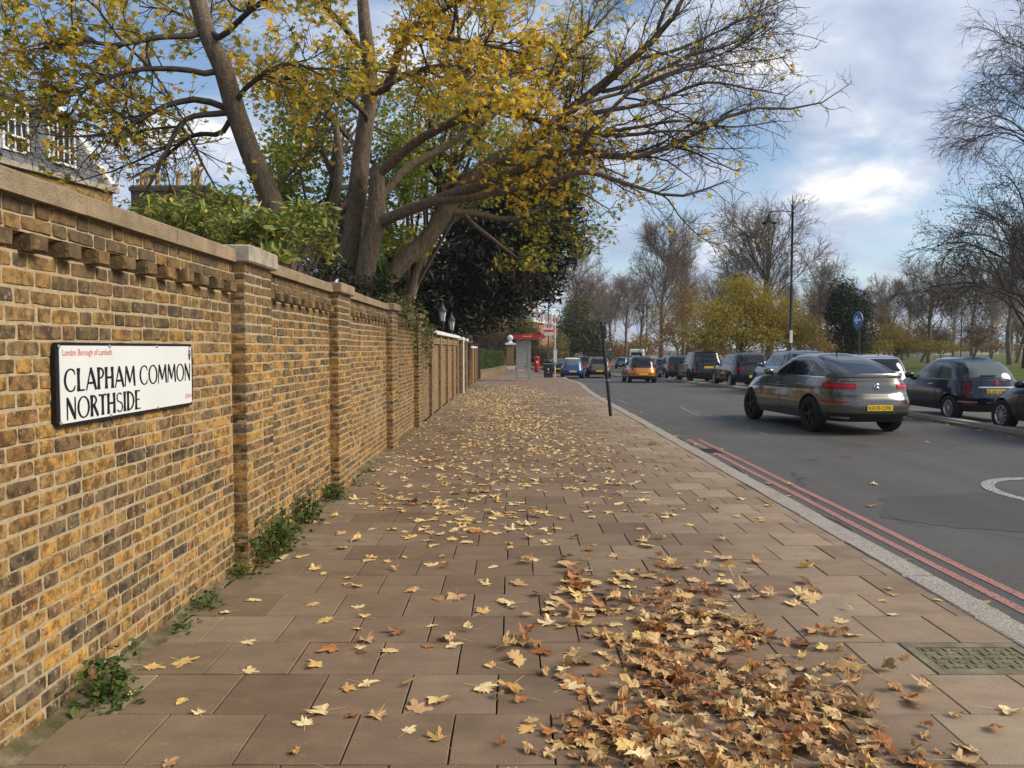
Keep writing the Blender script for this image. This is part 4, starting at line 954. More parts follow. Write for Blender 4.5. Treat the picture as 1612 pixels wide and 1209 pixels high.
# ------------------------------------------------------------------ vehicles
class Car:
    """superellipse plan outlines stacked by height: a lower body up to the shoulder line, a greenhouse above it"""
    def __init__(s, L=4.6, W=1.86, H=1.66, zb=0.26, belt=1.02, rear=None, front=None, wid=None, gr=None, gf=None, gw=None, hood=None, n=5.2, wr=0.35, ax=(-1.35, 1.40), gn=5.0):
        s.L, s.W, s.H, s.zb, s.belt, s.n, s.wr, s.ax, s.gn = L, W, H, zb, belt, n, wr, ax, gn
        h = L / 2
        s.rear = rear or [(zb, -h + .13), (.40, -h + .02), (.62, -h), (.78, -h + .06), (belt, -h + .14)]
        s.front = front or [(zb, h - .16), (.42, h - .02), (.60, h), (.75, h - .06), (belt, h - .30)]
        s.wid = wid or [(zb, W / 2 - .07), (.42, W / 2 - .01), (.62, W / 2), (.82, W / 2 - .015), (belt, W / 2 - .075)]
        s.hood = hood or [(-h, belt - .02), (-h + .5, belt), (.6, belt), (1.0, belt - .02), (h - .4, belt - .16), (h, belt - .30)]
        s.gr, s.gf, s.gw = gr, gf, gw
    def se(s, phi, xr, xf, w, n):
        c, sn = np.cos(phi), np.sin(phi); xc = (xr + xf) / 2; a = (xf - xr) / 2
        return xc - a * np.sign(c) * np.abs(c) ** (2 / n), w * np.sign(sn) * np.abs(sn) ** (2 / n)
    def low(s, phi, z, off=0.0):
        phi, z = np.broadcast_arrays(np.asarray(phi, float), np.asarray(z, float))
        f = lambda t: np.interp(z, *zip(*t))
        u, y = s.se(phi, f(s.rear) - off, f(s.front) + off, f(s.wid) + off, s.n)
        Hx = np.interp(u, *zip(*s.hood)); zz = s.zb + (z - s.zb) / (s.belt - s.zb) * (Hx - s.zb)
        return np.stack([y, u, zz], -1)
    def top(s, phi, z, off=0.0):
        phi, z = np.broadcast_arrays(np.asarray(phi, float), np.asarray(z, float))
        f = lambda t: np.interp(z, *zip(*t))
        u, y = s.se(phi, f(s.gr) - off, f(s.gf) + off, f(s.gw) + off, s.gn)
        return np.stack([y, u, z + off * .3], -1)
    def phi_y(s, fy, n): return math.asin(min(1, fy) ** (n / 2))              # rear angle where |y| = fy * width
    def phi_u(s, u, z, tops=True):                                            # side angle where the outline passes u
        f = lambda t: float(np.interp(z, *zip(*t))); xr, xf = (f(s.gr), f(s.gf)) if tops else (f(s.rear), f(s.front))
        n = s.gn if tops else s.n; xc, a = (xr + xf) / 2, (xf - xr) / 2; q = max(-1, min(1, (xc - u) / a))
        return math.acos(math.copysign(abs(q) ** (n / 2), q))
    def body_mesh(s, mats):
        ph = []
        for a in np.linspace(0, 2 * np.pi, 97)[:-1]: ph.append(a)
        # spread samples evenly along the outline
        n_ = 88; t = np.linspace(0, 2 * np.pi, 4000); u, y = s.se(t, -s.L / 2, s.L / 2, s.W / 2, s.n); d = np.concatenate(([0], np.cumsum(np.hypot(np.diff(u), np.diff(y)))))
        ph = np.interp(np.linspace(0, d[-1], n_, endpoint=False), d, t)
        zs = sorted(set([round(float(v), 3) for v in np.linspace(s.zb, s.belt, 15)] + [p[0] for p in s.rear]))
        Rg = [s.low(ph, s.zb) * np.array([.80, .97, 1]) + np.array([0, 0, .03])] + [s.low(ph, z) for z in zs]
        last = Rg[-1]
        for k in (.985, .9, .6, .25):
            q = last.copy(); q[:, 0] *= k; q[:, 1] *= 1 - .05 * (1 - k); q[:, 2] += .055 * (1 - k ** 2) + (.012 if k < .99 else 0.008); Rg.append(q)
        V = np.concatenate(Rg); me = MB(); me.add(V, gridfaces(len(Rg), n_, True)[:, ::-1], ); 
        me.F.setdefault(n_, []).append(np.array([list(range(n_))])); me.F[n_].append(np.array([list(range(len(V) - 1, len(V) - n_ - 1, -1))]))
        bm = me.mesh('body', True)
        # wheel arches
        cut = MB()
        for a in s.ax:
            for sd in (-1, 1):
                x0, x1 = sorted((sd * (s.W / 2 - .27), sd * (s.W / 2 + .2))); r_ = s.wr + .055; m = 28
                an = np.linspace(0, 2 * np.pi, m, endpoint=False)
                Vc = [(x0, a + r_ * math.cos(t), s.wr + r_ * math.sin(t)) for t in an] + [(x1, a + r_ * math.cos(t), s.wr + r_ * math.sin(t)) for t in an]
                cut.add(Vc, [(i, m + i, m + (i + 1) % m, (i + 1) % m) for i in range(m)], [list(range(m)), list(range(2 * m - 1, m - 1, -1))])
        cm = cut.mesh('cut')
        for mt in mats: bm.materials.append(mt); cm.materials.append(mt)
        cm.polygons.foreach_set('material_index', np.ones(len(cm.polygons), np.int32))
        for m_ in (bm, cm):
            b_ = bmesh.new(); b_.from_mesh(m_); bmesh.ops.recalc_face_normals(b_, faces=b_.faces); b_.to_mesh(m_); b_.free()
        ob, oc_ = bpy.data.objects.new('b', bm), bpy.data.objects.new('c', cm); col.objects.link(ob); col.objects.link(oc_)
        md = ob.modifiers.new('b', 'BOOLEAN'); md.object = oc_; md.operation = 'DIFFERENCE'; md.solver = 'EXACT'
        res = bpy.data.meshes.new_from_object(ob.evaluated_get(bpy.context.evaluated_depsgraph_get()))
        bpy.data.objects.remove(ob); bpy.data.objects.remove(oc_)
        # greenhouse joined to the same body
        zs = sorted(set([p[0] for p in s.gr] + [float(v) for v in np.linspace(s.gr[0][0], s.gr[-1][0], 12)]))
        t = np.linspace(0, 2 * np.pi, 3000); u, y = s.se(t, -1.5, 1.0, .7, s.gn); d = np.concatenate(([0], np.cumsum(np.hypot(np.diff(u), np.diff(y)))))
        ph = np.interp(np.linspace(0, d[-1], n_, endpoint=False), d, t)
        Rg = [s.top(ph, z) for z in zs]; last = Rg[-1]
        for k in (.93, .8, .5, .15):
            q = last.copy(); uc = last[:, 1].mean(); q[:, 0] *= k; q[:, 1] = uc + (q[:, 1] - uc) * (1 - .3 * (1 - k)); q[:, 2] += (s.H - zs[-1]) * (1 - k ** 2.2); Rg.append(q)
        V = np.concatenate(Rg); g2 = MB().add(V, gridfaces(len(Rg), n_, True)[:, ::-1]); g2.F.setdefault(n_, []).append(np.array([list(range(len(V) - 1, len(V) - n_ - 1, -1))]))
        gm = g2.mesh('g', True)
        b_ = bmesh.new(); b_.from_mesh(res); b_.from_mesh(gm); b_.to_mesh(res); b_.free()
        res.polygons.foreach_set('use_smooth', np.ones(len(res.polygons), bool)); res.set_sharp_from_angle(angle=R(38)); res.name = 'body'
        res.materials.clear()
        for mt in mats: res.materials.append(mt)
        return res
    def patch(s, fn, ph0, ph1, z0, z1, name, mat, parent, off=.006, nu=10, nz=6, curve=None, mirror=False, thick=True):
        t = np.linspace(0, 1, nu)
        P0 = ph0 if callable(ph0) else (lambda z: ph0); P1 = ph1 if callable(ph1) else (lambda z: ph1)
        G = np.zeros((nz, nu, 3))
        for j in range(nz):
            fz = j / (nz - 1)
            lo = (z0(t) if callable(z0) else np.full(nu, z0)); hi = (z1(t) if callable(z1) else np.full(nu, z1)); zz = lo + (hi - lo) * fz
            zm = float(zz.mean()); a, b = P0(zm), P1(zm)
            for i in range(nu): G[j, i] = fn(a + (b - a) * t[i], zz[i], off)
        if mirror: G[..., 0] *= -1
        F = gridfaces(nz, nu); F = F[:, ::-1] if mirror else F
        mb = MB().add(G.reshape(-1, 3), F)
        return mb.build(name, mat, parent, True)
def make_wheel(parent, x, y, r, side, w=.215, style='multi', mat='rim_silver', spokes=10):
    root = empty('wheel', (x, y, r), 0, parent); s = side
    ri = r * .66
    MB().lathe([(ri, -w / 2 + .01), (r * .93, -w / 2), (r * .985, -w / 2 + .025), (r, -w / 4), (r, w / 4), (r * .985, w / 2 - .025), (r * .93, w / 2), (ri, w / 2 - .012), (ri, w / 2 - .04)], (0, 0, 0), 32, 'x').build('tyre', M['tyre'], root, True)
    rm = MB(); fx = s * (w / 2 - .02)
    rm.lathe([(ri * 1.02, fx), (ri * .93, fx + s * .008), (ri * .86, fx - s * .02), (ri * .86, fx - s * .09)], (0, 0, 0), 32, 'x')
    rm.lathe([(.0001, fx + s * .004), (.055, fx), (.06, fx - s * .03)], (0, 0, 0), 12, 'x')
    for i in range(spokes):
        a = 2 * math.pi * i / spokes; wd = .013 if spokes >= 14 else (.030 if spokes >= 9 else .05)
        d = np.array([0, math.cos(a), math.sin(a)]); p = np.array([0, -math.sin(a), math.cos(a)])
        V = []
        for rr, ww in ((.04, wd * .8), (ri * .9, wd)):
            for e in (-1, 1):
                for xx in (fx - s * .004, fx - s * .035): V.append(d * rr + p * e * ww / 2 + np.array([xx, 0, 0]))
        rm.add(V, [(0, 2, 6, 4), (1, 5, 7, 3), (0, 4, 5, 1), (2, 3, 7, 6)])
    rm.build('rim', M[mat], root); MB().lathe([(.0001, fx - s * .06), (ri * .86, fx - s * .062)], (0, 0, 0), 20, 'x').build('brake_disc', M['trim'], root)
def build_car(name, label, spec, paint_mat, loc, rz=0.0, glass='glass', rim='rim_silver', spokes=10, plate_text=None, tail=None, group=None, plate=(0.62, .50), plate_on=True, tophatch=True, quarter=True, extras=None, detail=True, trimmed=True, front_view=False, belt_glass=.03, reargl=None, sideu=None, roof=None):
    s = spec; root = thing(name, label, 'car' if name != 'parked_van' else 'van', loc, rz, group)
    body = link('body', s.body_mesh([paint_mat, M['trim']]), None, root)
    b0, zt_ = s.gr[0][0], s.gr[-1][0]
    # rear and front glass
    rz0, rz1, fy0 = reargl or (b0 + .10, zt_ - .03, .74)
    pr = s.phi_y(fy0, s.gn)
    s.patch(s.top, -pr, pr, rz0, rz1, 'rear_window', M[glass], root, nu=17, nz=7)
    s.patch(s.top, math.pi - pr * 1.06, math.pi + pr * 1.06, b0 + .03, zt_ - .02, 'windscreen', M['glass'], root, nu=17, nz=6)
    # side windows: between pillars, following the roof curve
    su = sideu or [(-1.62, -.92), (-.86, .12), (.18, .80)]
    zlo, zhi = b0 + belt_glass, zt_ - .045
    for sd in (False, True):
        for (ua, ub) in su:
            nu = 12; mb = MB(); G = np.zeros((6, nu, 3))
            for j in range(6):
                z = zlo + (zhi - zlo) * j / 5
                rr_ = float(np.interp(z, *zip(*s.gr))) + .36; ff_ = float(np.interp(z, *zip(*s.gf))) - .16
                a, b = max(ua, rr_), min(ub, ff_)
                if b < a + .01: b = a + .01
                for i in range(nu): G[j, i] = s.top(s.phi_u(a + (b - a) * i / (nu - 1), z), z, .005)
            if sd: G[..., 0] *= -1
            F = gridfaces(6, nu); mb.add(G.reshape(-1, 3), F[:, ::-1] if not sd else F).build('side_window', M[glass if glass == 'glass_pale' else 'glass'], root, True)
    # lamps
    tl = tail or dict(z0=.74, z1=.98, y0=.70, u=-s.L / 2 + .32)
    for sd in (False, True):
        p0 = s.phi_y(tl['y0'], s.n); p1 = s.phi_u(tl['u'], .8, False)
        s.patch(s.low, p0, p1, tl['z0'], tl['z1'], 'tail_light', M['tail'], root, off=.008, nu=12, nz=5, mirror=sd)
        if tl.get('inner'):
            s.patch(s.low, p0 + (p1 - p0) * .22, p0 + (p1 - p0) * .62, tl['z0'] + .06, tl['z1'] - .06, 'lamp_centre', paint_mat, root, off=.012, nu=6, nz=4, mirror=sd)
        if front_view:
            q0 = math.pi - s.phi_y(.62, s.n); q1 = s.phi_u(s.L / 2 - .42, .7, False)
            s.patch(s.low, q0, q1, .66, .86, 'headlight', M['head'], root, off=.008, nu=12, nz=5, mirror=sd)
    # lower bumper and sills in dark trim
    s.patch(s.low, -s.phi_y(.90, s.n), s.phi_y(.90, s.n), s.zb + .005, s.zb + .17, 'rear_diffuser', M['trim'], root, off=.010, nu=21, nz=5)
    if trimmed:
        for sd in (False, True): s.patch(s.low, s.phi_u(s.ax[0] + s.wr + .10, .3, False), s.phi_u(s.ax[1] - s.wr - .10, .3, False), s.zb + .005, s.zb + .10, 'sill', M['trim'], root, off=.008, nu=14, nz=4, mirror=sd)
    if detail:
        for sd in (False, True):
            sg_ = -1 if sd else 1
            for uu in (su[-2][1] + .02, su[-1][1] + .02, su[-2][0] - .05 if len(su) > 2 else su[-1][0] - .1):                      # door gaps
                q = s.phi_u(uu, .7, False); q2 = s.phi_u(uu + .012, .7, False)
                s.patch(s.low, q, q2, s.zb + .12, s.belt - .02, 'door_gap', M['sign_black'], root, off=.0035, nu=2, nz=10, mirror=sd)
            for uu in (su[-2][0] + .16, su[-1][0] + .14) if len(su) > 2 else (su[-1][0] + .14,):
                p = s.low(s.phi_u(uu, .86, False), .87 * s.belt + .0, .0)
                MB().cbox(-.012, .02, -.085, .085, -.014, .014, .008).build('door_handle', paint_mat if rim == 'rim_black' else M['chrome'], root).location = (p[0] * sg_, p[1], p[2])
            # wing mirrors
            mu = su[-1][1] - .10; p = s.top(s.phi_u(mu, b0 + .06), b0 + .06)
            V, q, t = cbox_geo(-.10, .10, -.075, .075, -.07, .07, .035)
            MB().add(V * np.array([1, 1, 1]), q, t).build('wing_mirror', paint_mat, root, True).location = ((p[0] + .13) * sg_, p[1] + .03, p[2] + .03)
    # plate
    zc_ = (plate[0] + plate[1]) / 2; p = s.low(0.0, zc_, .012); 
    if plate_on:
        pl = MB().cbox(-.26, .26, -.008, .004, -.056, .056, .003).build('number_plate', M['plate'], root); pl.location = (0, float(p[1]) - .002, float(p[2]))
        if plate_text:
            text_mesh(plate_text, .46, .075, M['sign_black'], 'plate_characters', pl, Matrix.Translation((-.23, -.0095, -.0375)) @ Matrix(((1, 0, 0, 0), (0, 0, -1, 0), (0, 1, 0, 0), (0, 0, 0, 1))))
    for a in s.ax:
        for sd in (-1, 1): make_wheel(root, sd * (s.W / 2 - .125), a, s.wr, sd, mat=rim, spokes=spokes)
    if roof: 
        z = zt_
    # roof aerial
    if detail: MB().tube([(0, s.gr[-1][1] + .12, s.H - .02), (0, s.gr[-1][1] + .02, s.H + .06)], [.018, .006], 6).build('aerial', M['trim'], root)
    if extras: extras(root, s)
    return root
COUPE = Car(L=4.73, W=1.89, H=1.60, zb=.27, belt=1.13, ax=(-1.36, 1.49), wr=.365, n=4.6, gn=4.2,
    rear=[(.27, -2.20), (.42, -2.34), (.60, -2.365), (.72, -2.34), (.84, -2.27), (1.00, -2.24), (1.13, -2.20)],
    front=[(.27, 2.2), (.45, 2.34), (.62, 2.365), (.8, 2.28), (1.13, 2.05)],
    wid=[(.27, .88), (.45, .93), (.66, .945), (.82, .935), (.96, .915), (1.13, .83)],
    hood=[(-2.4, 1.10), (-1.9, 1.12), (-1.2, 1.10), (.7, 1.07), (1.1, 1.05), (1.9, .95), (2.2, .84), (2.4, .78)],
    gr=[(1.08, -2.20), (1.17, -2.17), (1.20, -2.08), (1.30, -1.80), (1.40, -1.50), (1.48, -1.20), (1.55, -.85)],
    gf=[(1.08, 1.10), (1.20, .88), (1.30, .68), (1.40, .47), (1.48, .28), (1.55, .08)],
    gw=[(1.08, .83), (1.20, .785), (1.30, .735), (1.40, .67), (1.48, .61), (1.55, .52)])
FIAT = Car(L=3.57, W=1.63, H=1.49, zb=.24, belt=.96, ax=(-1.12, 1.18), wr=.295, n=3.9, gn=4.0,
    rear=[(.24, -1.66), (.40, -1.77), (.56, -1.785), (.66, -1.75), (.72, -1.70), (.96, -1.64)],
    front=[(.24, 1.66), (.42, 1.77), (.6, 1.785), (.78, 1.70), (.96, 1.45)],
    wid=[(.24, .74), (.42, .80), (.60, .815), (.76, .80), (.96, .73)],
    hood=[(-1.8, .95), (-1.0, .96), (.4, .955), (.8, .94), (1.3, .86), (1.8, .70)],
    gr=[(.92, -1.62), (1.10, -1.50), (1.25, -1.35), (1.36, -1.15), (1.43, -.88)],
    gf=[(.92, 1.0), (1.10, .74), (1.25, .50), (1.36, .28), (1.43, .06)],
    gw=[(.92, .715), (1.10, .665), (1.25, .61), (1.36, .545), (1.43, .47)])
def suv(L=4.62, W=1.86, H=1.65, belt=1.04, wr=.36, lean=.0, fast=0.0):
    h = L / 2
    return Car(L=L, W=W, H=H, zb=.28, belt=belt, wr=wr, ax=(-h + .92, h - .90), n=5.0, gn=5.2,
        rear=[(.28, -h + .16), (.45, -h + .03), (.62, -h), (.75, -h + .07), (.86, -h + .10), (belt, -h + .16)],
        gr=[(belt - .05, -h + .15), (belt + .15, -h + .22 + fast), (belt + .36, -h + .36 + fast * 2.2), (H - .12, -h + .46 + fast * 3), (H - .05, -h + .62 + fast * 3.4)],
        gf=[(belt - .05, 1.12), (belt + .15, .82), (belt + .36, .46), (H - .12, .24), (H - .05, .0)],
        gw=[(belt - .05, W / 2 - .085), (belt + .15, W / 2 - .13), (belt + .36, W / 2 - .20), (H - .12, W / 2 - .25), (H - .05, W / 2 - .34)],
        hood=[(-h, belt - .01), (-h + .5, belt), (.6, belt), (1.1, belt - .015), (h - .4, belt - .12), (h, belt - .26)])
def hatch(L=3.75, W=1.68, H=1.51, belt=.95, wr=.30):
    h = L / 2
    return Car(L=L, W=W, H=H, zb=.24, belt=belt, wr=wr, ax=(-h + .66, h - .70), n=4.4, gn=4.6,
        gr=[(belt - .05, -h + .13), (belt + .15, -h + .20), (belt + .33, -h + .32), (H - .1, -h + .46), (H - .05, -h + .6)],
        gf=[(belt - .05, h - .75), (belt + .15, h - 1.0), (belt + .33, h - 1.28), (H - .1, h - 1.5), (H - .05, h - 1.7)],
        gw=[(belt - .05, W / 2 - .08), (belt + .15, W / 2 - .125), (belt + .33, W / 2 - .19), (H - .1, W / 2 - .24), (H - .05, W / 2 - .31)])
def merc_extras(root, s):
    p = s.low(0, .97, .008)
    e = MB().lathe([(.058, -.004), (.064, .0), (.058, .006), (.050, .004), (.050, -.002)], (0, 0, 0), 24, 'y')
    for k_ in range(3):
        a = R(90 + 120 * k_); c0 = np.array([math.cos(a), 0, math.sin(a)]); t = np.array([-math.sin(a), 0, math.cos(a)])
        e.add([c0 * .056, t * .008, -t * .008, c0 * .0 + np.array([0, -.004, 0])], [(0, 1, 3), (0, 3, 2)])
    b = e.build('star_badge', M['chrome'], root); b.location = p + np.array([0, -.005, 0])
    for sd in (False, True):
        s.patch(s.low, s.phi_y(.62, s.n), s.phi_y(.93, s.n), .66, .685, 'reflector', M['tail'], root, off=.006, nu=8, nz=2, mirror=sd)
        s.patch(s.low, s.phi_y(.60, s.n), s.phi_y(.86, s.n), .335, .375, 'exhaust_tip', M['chrome'], root, off=.014, nu=8, nz=3, mirror=sd)
    s.patch(s.low, -s.phi_y(.80, s.n), s.phi_y(.80, s.n), lambda t: .47 + .0 * t, lambda t: .64 - .10 * np.abs(2 * t - 1) ** 3, 'plate_recess', P_merc_dark, root, off=.005, nu=21, nz=5)
    s.patch(s.low, -s.phi_y(.83, s.n), s.phi_y(.83, s.n), .792, .800, 'boot_gap', M['sign_black'], root, off=.004, nu=25, nz=2)
    s.patch(s.low, -s.phi_y(.86, s.n), s.phi_y(.86, s.n), 1.075, 1.083, 'boot_gap', M['sign_black'], root, off=.004, nu=25, nz=2)
    for sd in (False, True):
        s.patch(s.top, s.phi_u(-1.72, 1.13), s.phi_u(.92, 1.13), 1.118, 1.132, 'window_trim', M['chrome'], root, off=.006, nu=24, nz=2, mirror=sd)
        s.patch(s.low, s.phi_u(-1.95, .9, False), s.phi_u(1.5, .9, False), .935, .950, 'side_crease', P_merc_dark, root, off=.005, nu=30, nz=2, mirror=sd)
        s.patch(s.low, s.phi_y(.50, s.n), s.phi_u(-1.85, .8, False), .975, .990, 'lamp_strip', M['sign_red'], root, off=.013, nu=12, nz=2, mirror=sd)
    # lip spoiler on the boot
    ph = np.linspace(-s.phi_y(.93, s.gn), s.phi_y(.93, s.gn), 25); G = np.stack([s.top(ph, 1.12, .01), s.top(ph, 1.165, .045) + np.array([0, 0, .03]), s.top(ph, 1.19, .01) + np.array([0, .03, .015])])
    MB().add(G.reshape(-1, 3), gridfaces(3, 25)).build('boot_spoiler', P_merc, root, True)
P_merc = carpaint('warm grey metallic', (0.125, 0.118, 0.102), .75, .20, 1.0); P_merc_dark = carpaint('grey metallic recess', (0.12, 0.115, 0.10), .6, .4)
P_navy = carpaint('navy black paint', (0.006, 0.008, 0.018), .1, .2); P_black = carpaint('black paint', (0.006, 0.0065, 0.008), .1, .22)
P_grey = carpaint('slate grey paint', (0.13, 0.155, 0.185), .7, .28); P_silver = carpaint('silver paint', (0.48, 0.50, 0.51), .8, .3)
P_orange = carpaint('copper orange paint', (0.62, 0.22, 0.045), .6, .3); P_brown = carpaint('mocha brown paint', (0.15, 0.105, 0.09), .6, .3)
P_blue = carpaint('royal blue paint', (0.02, 0.085, 0.26), .5, .3); P_teal = carpaint('teal blue paint', (0.05, 0.16, 0.23), .5, .3)
P_maroon = carpaint('maroon paint', (0.10, 0.03, 0.03), .5, .3); P_white = carpaint('white paint gloss', (0.72, 0.72, 0.70), 0, .3)
def rz_(y): return float(zp(y)) + ROAD
mw = road_px(1265, 684)
build_car('grey_coupe', 'large metallic grey coupe driving away on the near side of the road', COUPE, P_merc, (6.80, 17.2, ROAD), R(6.5), rim='rim_black', spokes=5, plate_text='KR70 CPK',
          tail=dict(z0=.925, z1=1.04, y0=.46, u=-1.76), plate=(.60, .52), extras=merc_extras, trimmed=False, belt_glass=.06,
          reargl=(1.215, 1.535, .86), sideu=[(-1.75, -1.12), (-1.06, -.12), (-.06, .95)])
def fiat_extras(root, s):
    p = s.low(0, .90, .008)
    MB().lathe([(.0001, -.012), (.045, -.008), (.052, 0)], (0, 0, 0), 18, 'y').build('round_badge', M['sign_red'], root).location = p
    s.patch(s.low, -s.phi_y(.52, s.n), s.phi_y(.52, s.n), .795, .825, 'chrome_bar', M['chrome'], root, off=.022, nu=12, nz=3)
    s.patch(s.low, -s.phi_y(.92, s.n), s.phi_y(.92, s.n), .455, .485, 'bumper_trim', M['chrome'], root, off=.006, nu=21, nz=2)
    for sd in (False, True): s.patch(s.low, s.phi_y(.62, s.n), s.phi_y(.84, s.n), .40, .435, 'reflector', M['tail'], root, off=.008, nu=6, nz=2, mirror=sd)
    MB().cbox(-.30, .05, -.02, .015, -.012, .012, .006).build('wiper', M['trim'], root).location = s.top(0, 1.06, .02)
build_car('small_hatchback', 'small dark navy three door hatchback parked beyond the separator, plate R18 VAA', FIAT, P_navy, (10.92, 19.15, ROAD + .015), R(1), glass='glass_pale', spokes=16, plate_text='R18 VAA',
          tail=dict(z0=.62, z1=.90, y0=.80, u=-1.55, inner=True), plate=(.77, .65), extras=fiat_extras, reargl=(1.02, 1.36, .72), sideu=[(-1.25, -.62), (-.5, .72)])
build_car('dark_blue_car', 'dark blue car at the right edge with a silver spoked front wheel', hatch(4.2, 1.74, 1.46, .93, .31), P_navy, (10.92, 14.55, ROAD + .015), 0.0, spokes=10, front_view=True)
build_car('silver_hatchback', 'silver hatchback mostly hidden behind the grey coupe', hatch(4.0, 1.75, 1.50, .96, .31), P_silver, (11.0, 24.6, ROAD + .015), 0.0)
build_car('slate_suv', 'slate grey sport utility car parked behind the grey coupe', suv(4.68, 1.90, 1.66), P_grey, (10.95, 30.6, rz_(30.6) + .015), 0.0, rim='rim_black', spokes=5)
build_car('parked_suv', 'black crossover with bright red tail lights parked behind the slate car', suv(4.63, 1.85, 1.645, fast=.03), P_black, (10.95, 37.2, rz_(37.2) + .015), 0.0, group='dark cars parked along the separator', tail=dict(z0=.84, z1=.97, y0=.55, u=-2.0))
build_car('parked_suv', 'tall boxy black off-roader in the row of parked cars', suv(4.85, 1.98, 1.84, 1.12, .39), P_black, (11.1, 46.0, rz_(46) + .015), 0.0, rim='rim_black', spokes=5, group='dark cars parked along the separator', plate=(.98, .87))
build_car('parked_suv', 'dark navy crossover parked farthest in the row, behind the orange car', suv(4.5, 1.84, 1.66), P_navy, (11.2, 53.6, rz_(53.6) + .015), R(-1), group='dark cars parked along the separator', tail=dict(z0=.80, z1=1.0, y0=.60, u=-1.95))
build_car('parked_hatchback', 'grey hatchback parked just past the navy crossover', hatch(4.1, 1.75, 1.52), P_grey, (11.7, 61.0, rz_(61) + .015), R(-3), detail=False)
def smart_extras(root, s):
    s.patch(s.low, -s.phi_y(.985, s.n), s.phi_y(.985, s.n), s.zb + .18, .90, 'coloured_tail', P_orange, root, off=.004, nu=31, nz=10)
build_car('orange_car', 'small copper orange and black car driving away in the middle of the road', hatch(3.5, 1.67, 1.55, .98, .31), P_black, (7.45, 45.6, rz_(45.6)), R(0), extras=smart_extras, tail=dict(z0=.74, z1=.92, y0=.76, u=-1.60), plate=(.60, .48))
build_car('brown_car', 'mocha brown crossover driving away ahead of the leaning post', suv(4.4, 1.83, 1.60), P_brown, (6.55, 59.5, rz_(59.5)), R(-2), detail=False)
def white_roof(root, s):
    z = s.gr[-1][0]; ph = np.linspace(0, 2 * np.pi, 41); G = np.stack([s.top(ph, z - .03, .006), s.top(ph, z, .008) + np.array([0, 0, .004])] + [np.stack([s.top(ph, z, 0)[:, 0] * k, s.top(ph, z, 0)[:, 1] * 1 + (1 - k) * 0, np.full(41, z + (s.H - z) * (1 - k ** 2) + .012)], -1) for k in (.9, .6, .2)])
    MB().add(G.reshape(-1, 3), gridfaces(5, 41)[:, ::-1]).build('white_roof', P_white, root, True)
build_car('blue_car', 'small royal blue car with a white roof by the bus stop', hatch(3.7, 1.66, 1.52), P_blue, (4.45, 57.6, rz_(57.6)), R(-2), glass='glass_pale', extras=white_roof, detail=False)
build_car('black_car', 'black car standing at the kerb beyond the blue car', hatch(4.1, 1.72, 1.46), P_black, (4.15, 70.0, rz_(70)), R(-4), glass='glass_pale', detail=False)
build_car('maroon_car', 'maroon sport utility car ahead of the blue car', suv(4.5, 1.84, 1.66), P_maroon, (8.0, 82.0, rz_(82)), R(-9), detail=False)
build_car('maroon_car', 'dark red saloon in the far queue beside the maroon one', hatch(4.2, 1.76, 1.48), P_maroon, (7.4, 92.0, rz_(92)), R(-10), detail=False)
build_car('teal_car', 'teal blue hatchback far down the road left of the orange car', hatch(4.0, 1.74, 1.5), P_teal, (14.2, 100.0, rz_(100)), R(-10), detail=False)
build_car('dark_car', 'dark car in the far queue behind the teal hatchback', suv(4.6, 1.88, 1.75), P_black, (17.2, 108.0, rz_(108)), R(-12), detail=False)
vn = thing('white_van', 'white van roof showing behind the orange car', 'van', (18.3, 113, rz_(113)), R(-12))
V, q, t = cbox_geo(-1.0, 1.0, -2.9, 2.2, .35, 2.55, .12); MB().add(V, q, t).build('body', P_white, vn)
V, q, t = cbox_geo(-.95, .95, 2.1, 3.0, .35, 1.3, .15); MB().add(V, q, t).build('bonnet', P_white, vn)
MB().box(-.75, .75, -2.925, -2.905, 1.5, 2.1).build('rear_window', M['glass'], vn)
for a in (-1.9, 2.0):
    for sd in (-1, 1): make_wheel(vn, sd * .88, a, .36, sd)

# ------------------------------------------------------------------ street furniture
pb, pt = on_z(962, 655), at(945.5, 506, 18.3)
Y_ = float(pb[1]); top = at(946.5, 506, Y_)
lp = thing('leaning_post', 'black metal post leaning left at the kerb edge', 'post', pb)
d = np.array(top) - np.array(pb)
MB().tube([(0, 0, -.1), d * .5, d], .040, 12).build('tube', M['black_metal'], lp)
MB().tube([d * .375, d * .385], .044, 12).build('clamp_ring', M['grey_metal'], lp); MB().tube([d * .66, d * .668], .043, 12).build('clamp_ring', M['dark_iron'], lp)
bx_ = MB().cbox(-.035, .085, -.06, .06, -.15, .15, .01).build('bracket_box', M['black_metal'], lp); bx_.location = d * .885; bx_.rotation_euler = (0, math.atan2(d[0], d[2]), 0)
for f in (.82, .94): MB().tube([d * f, d * (f + .012)], .05, 12).build('bracket_clamp', M['dark_iron'], lp)

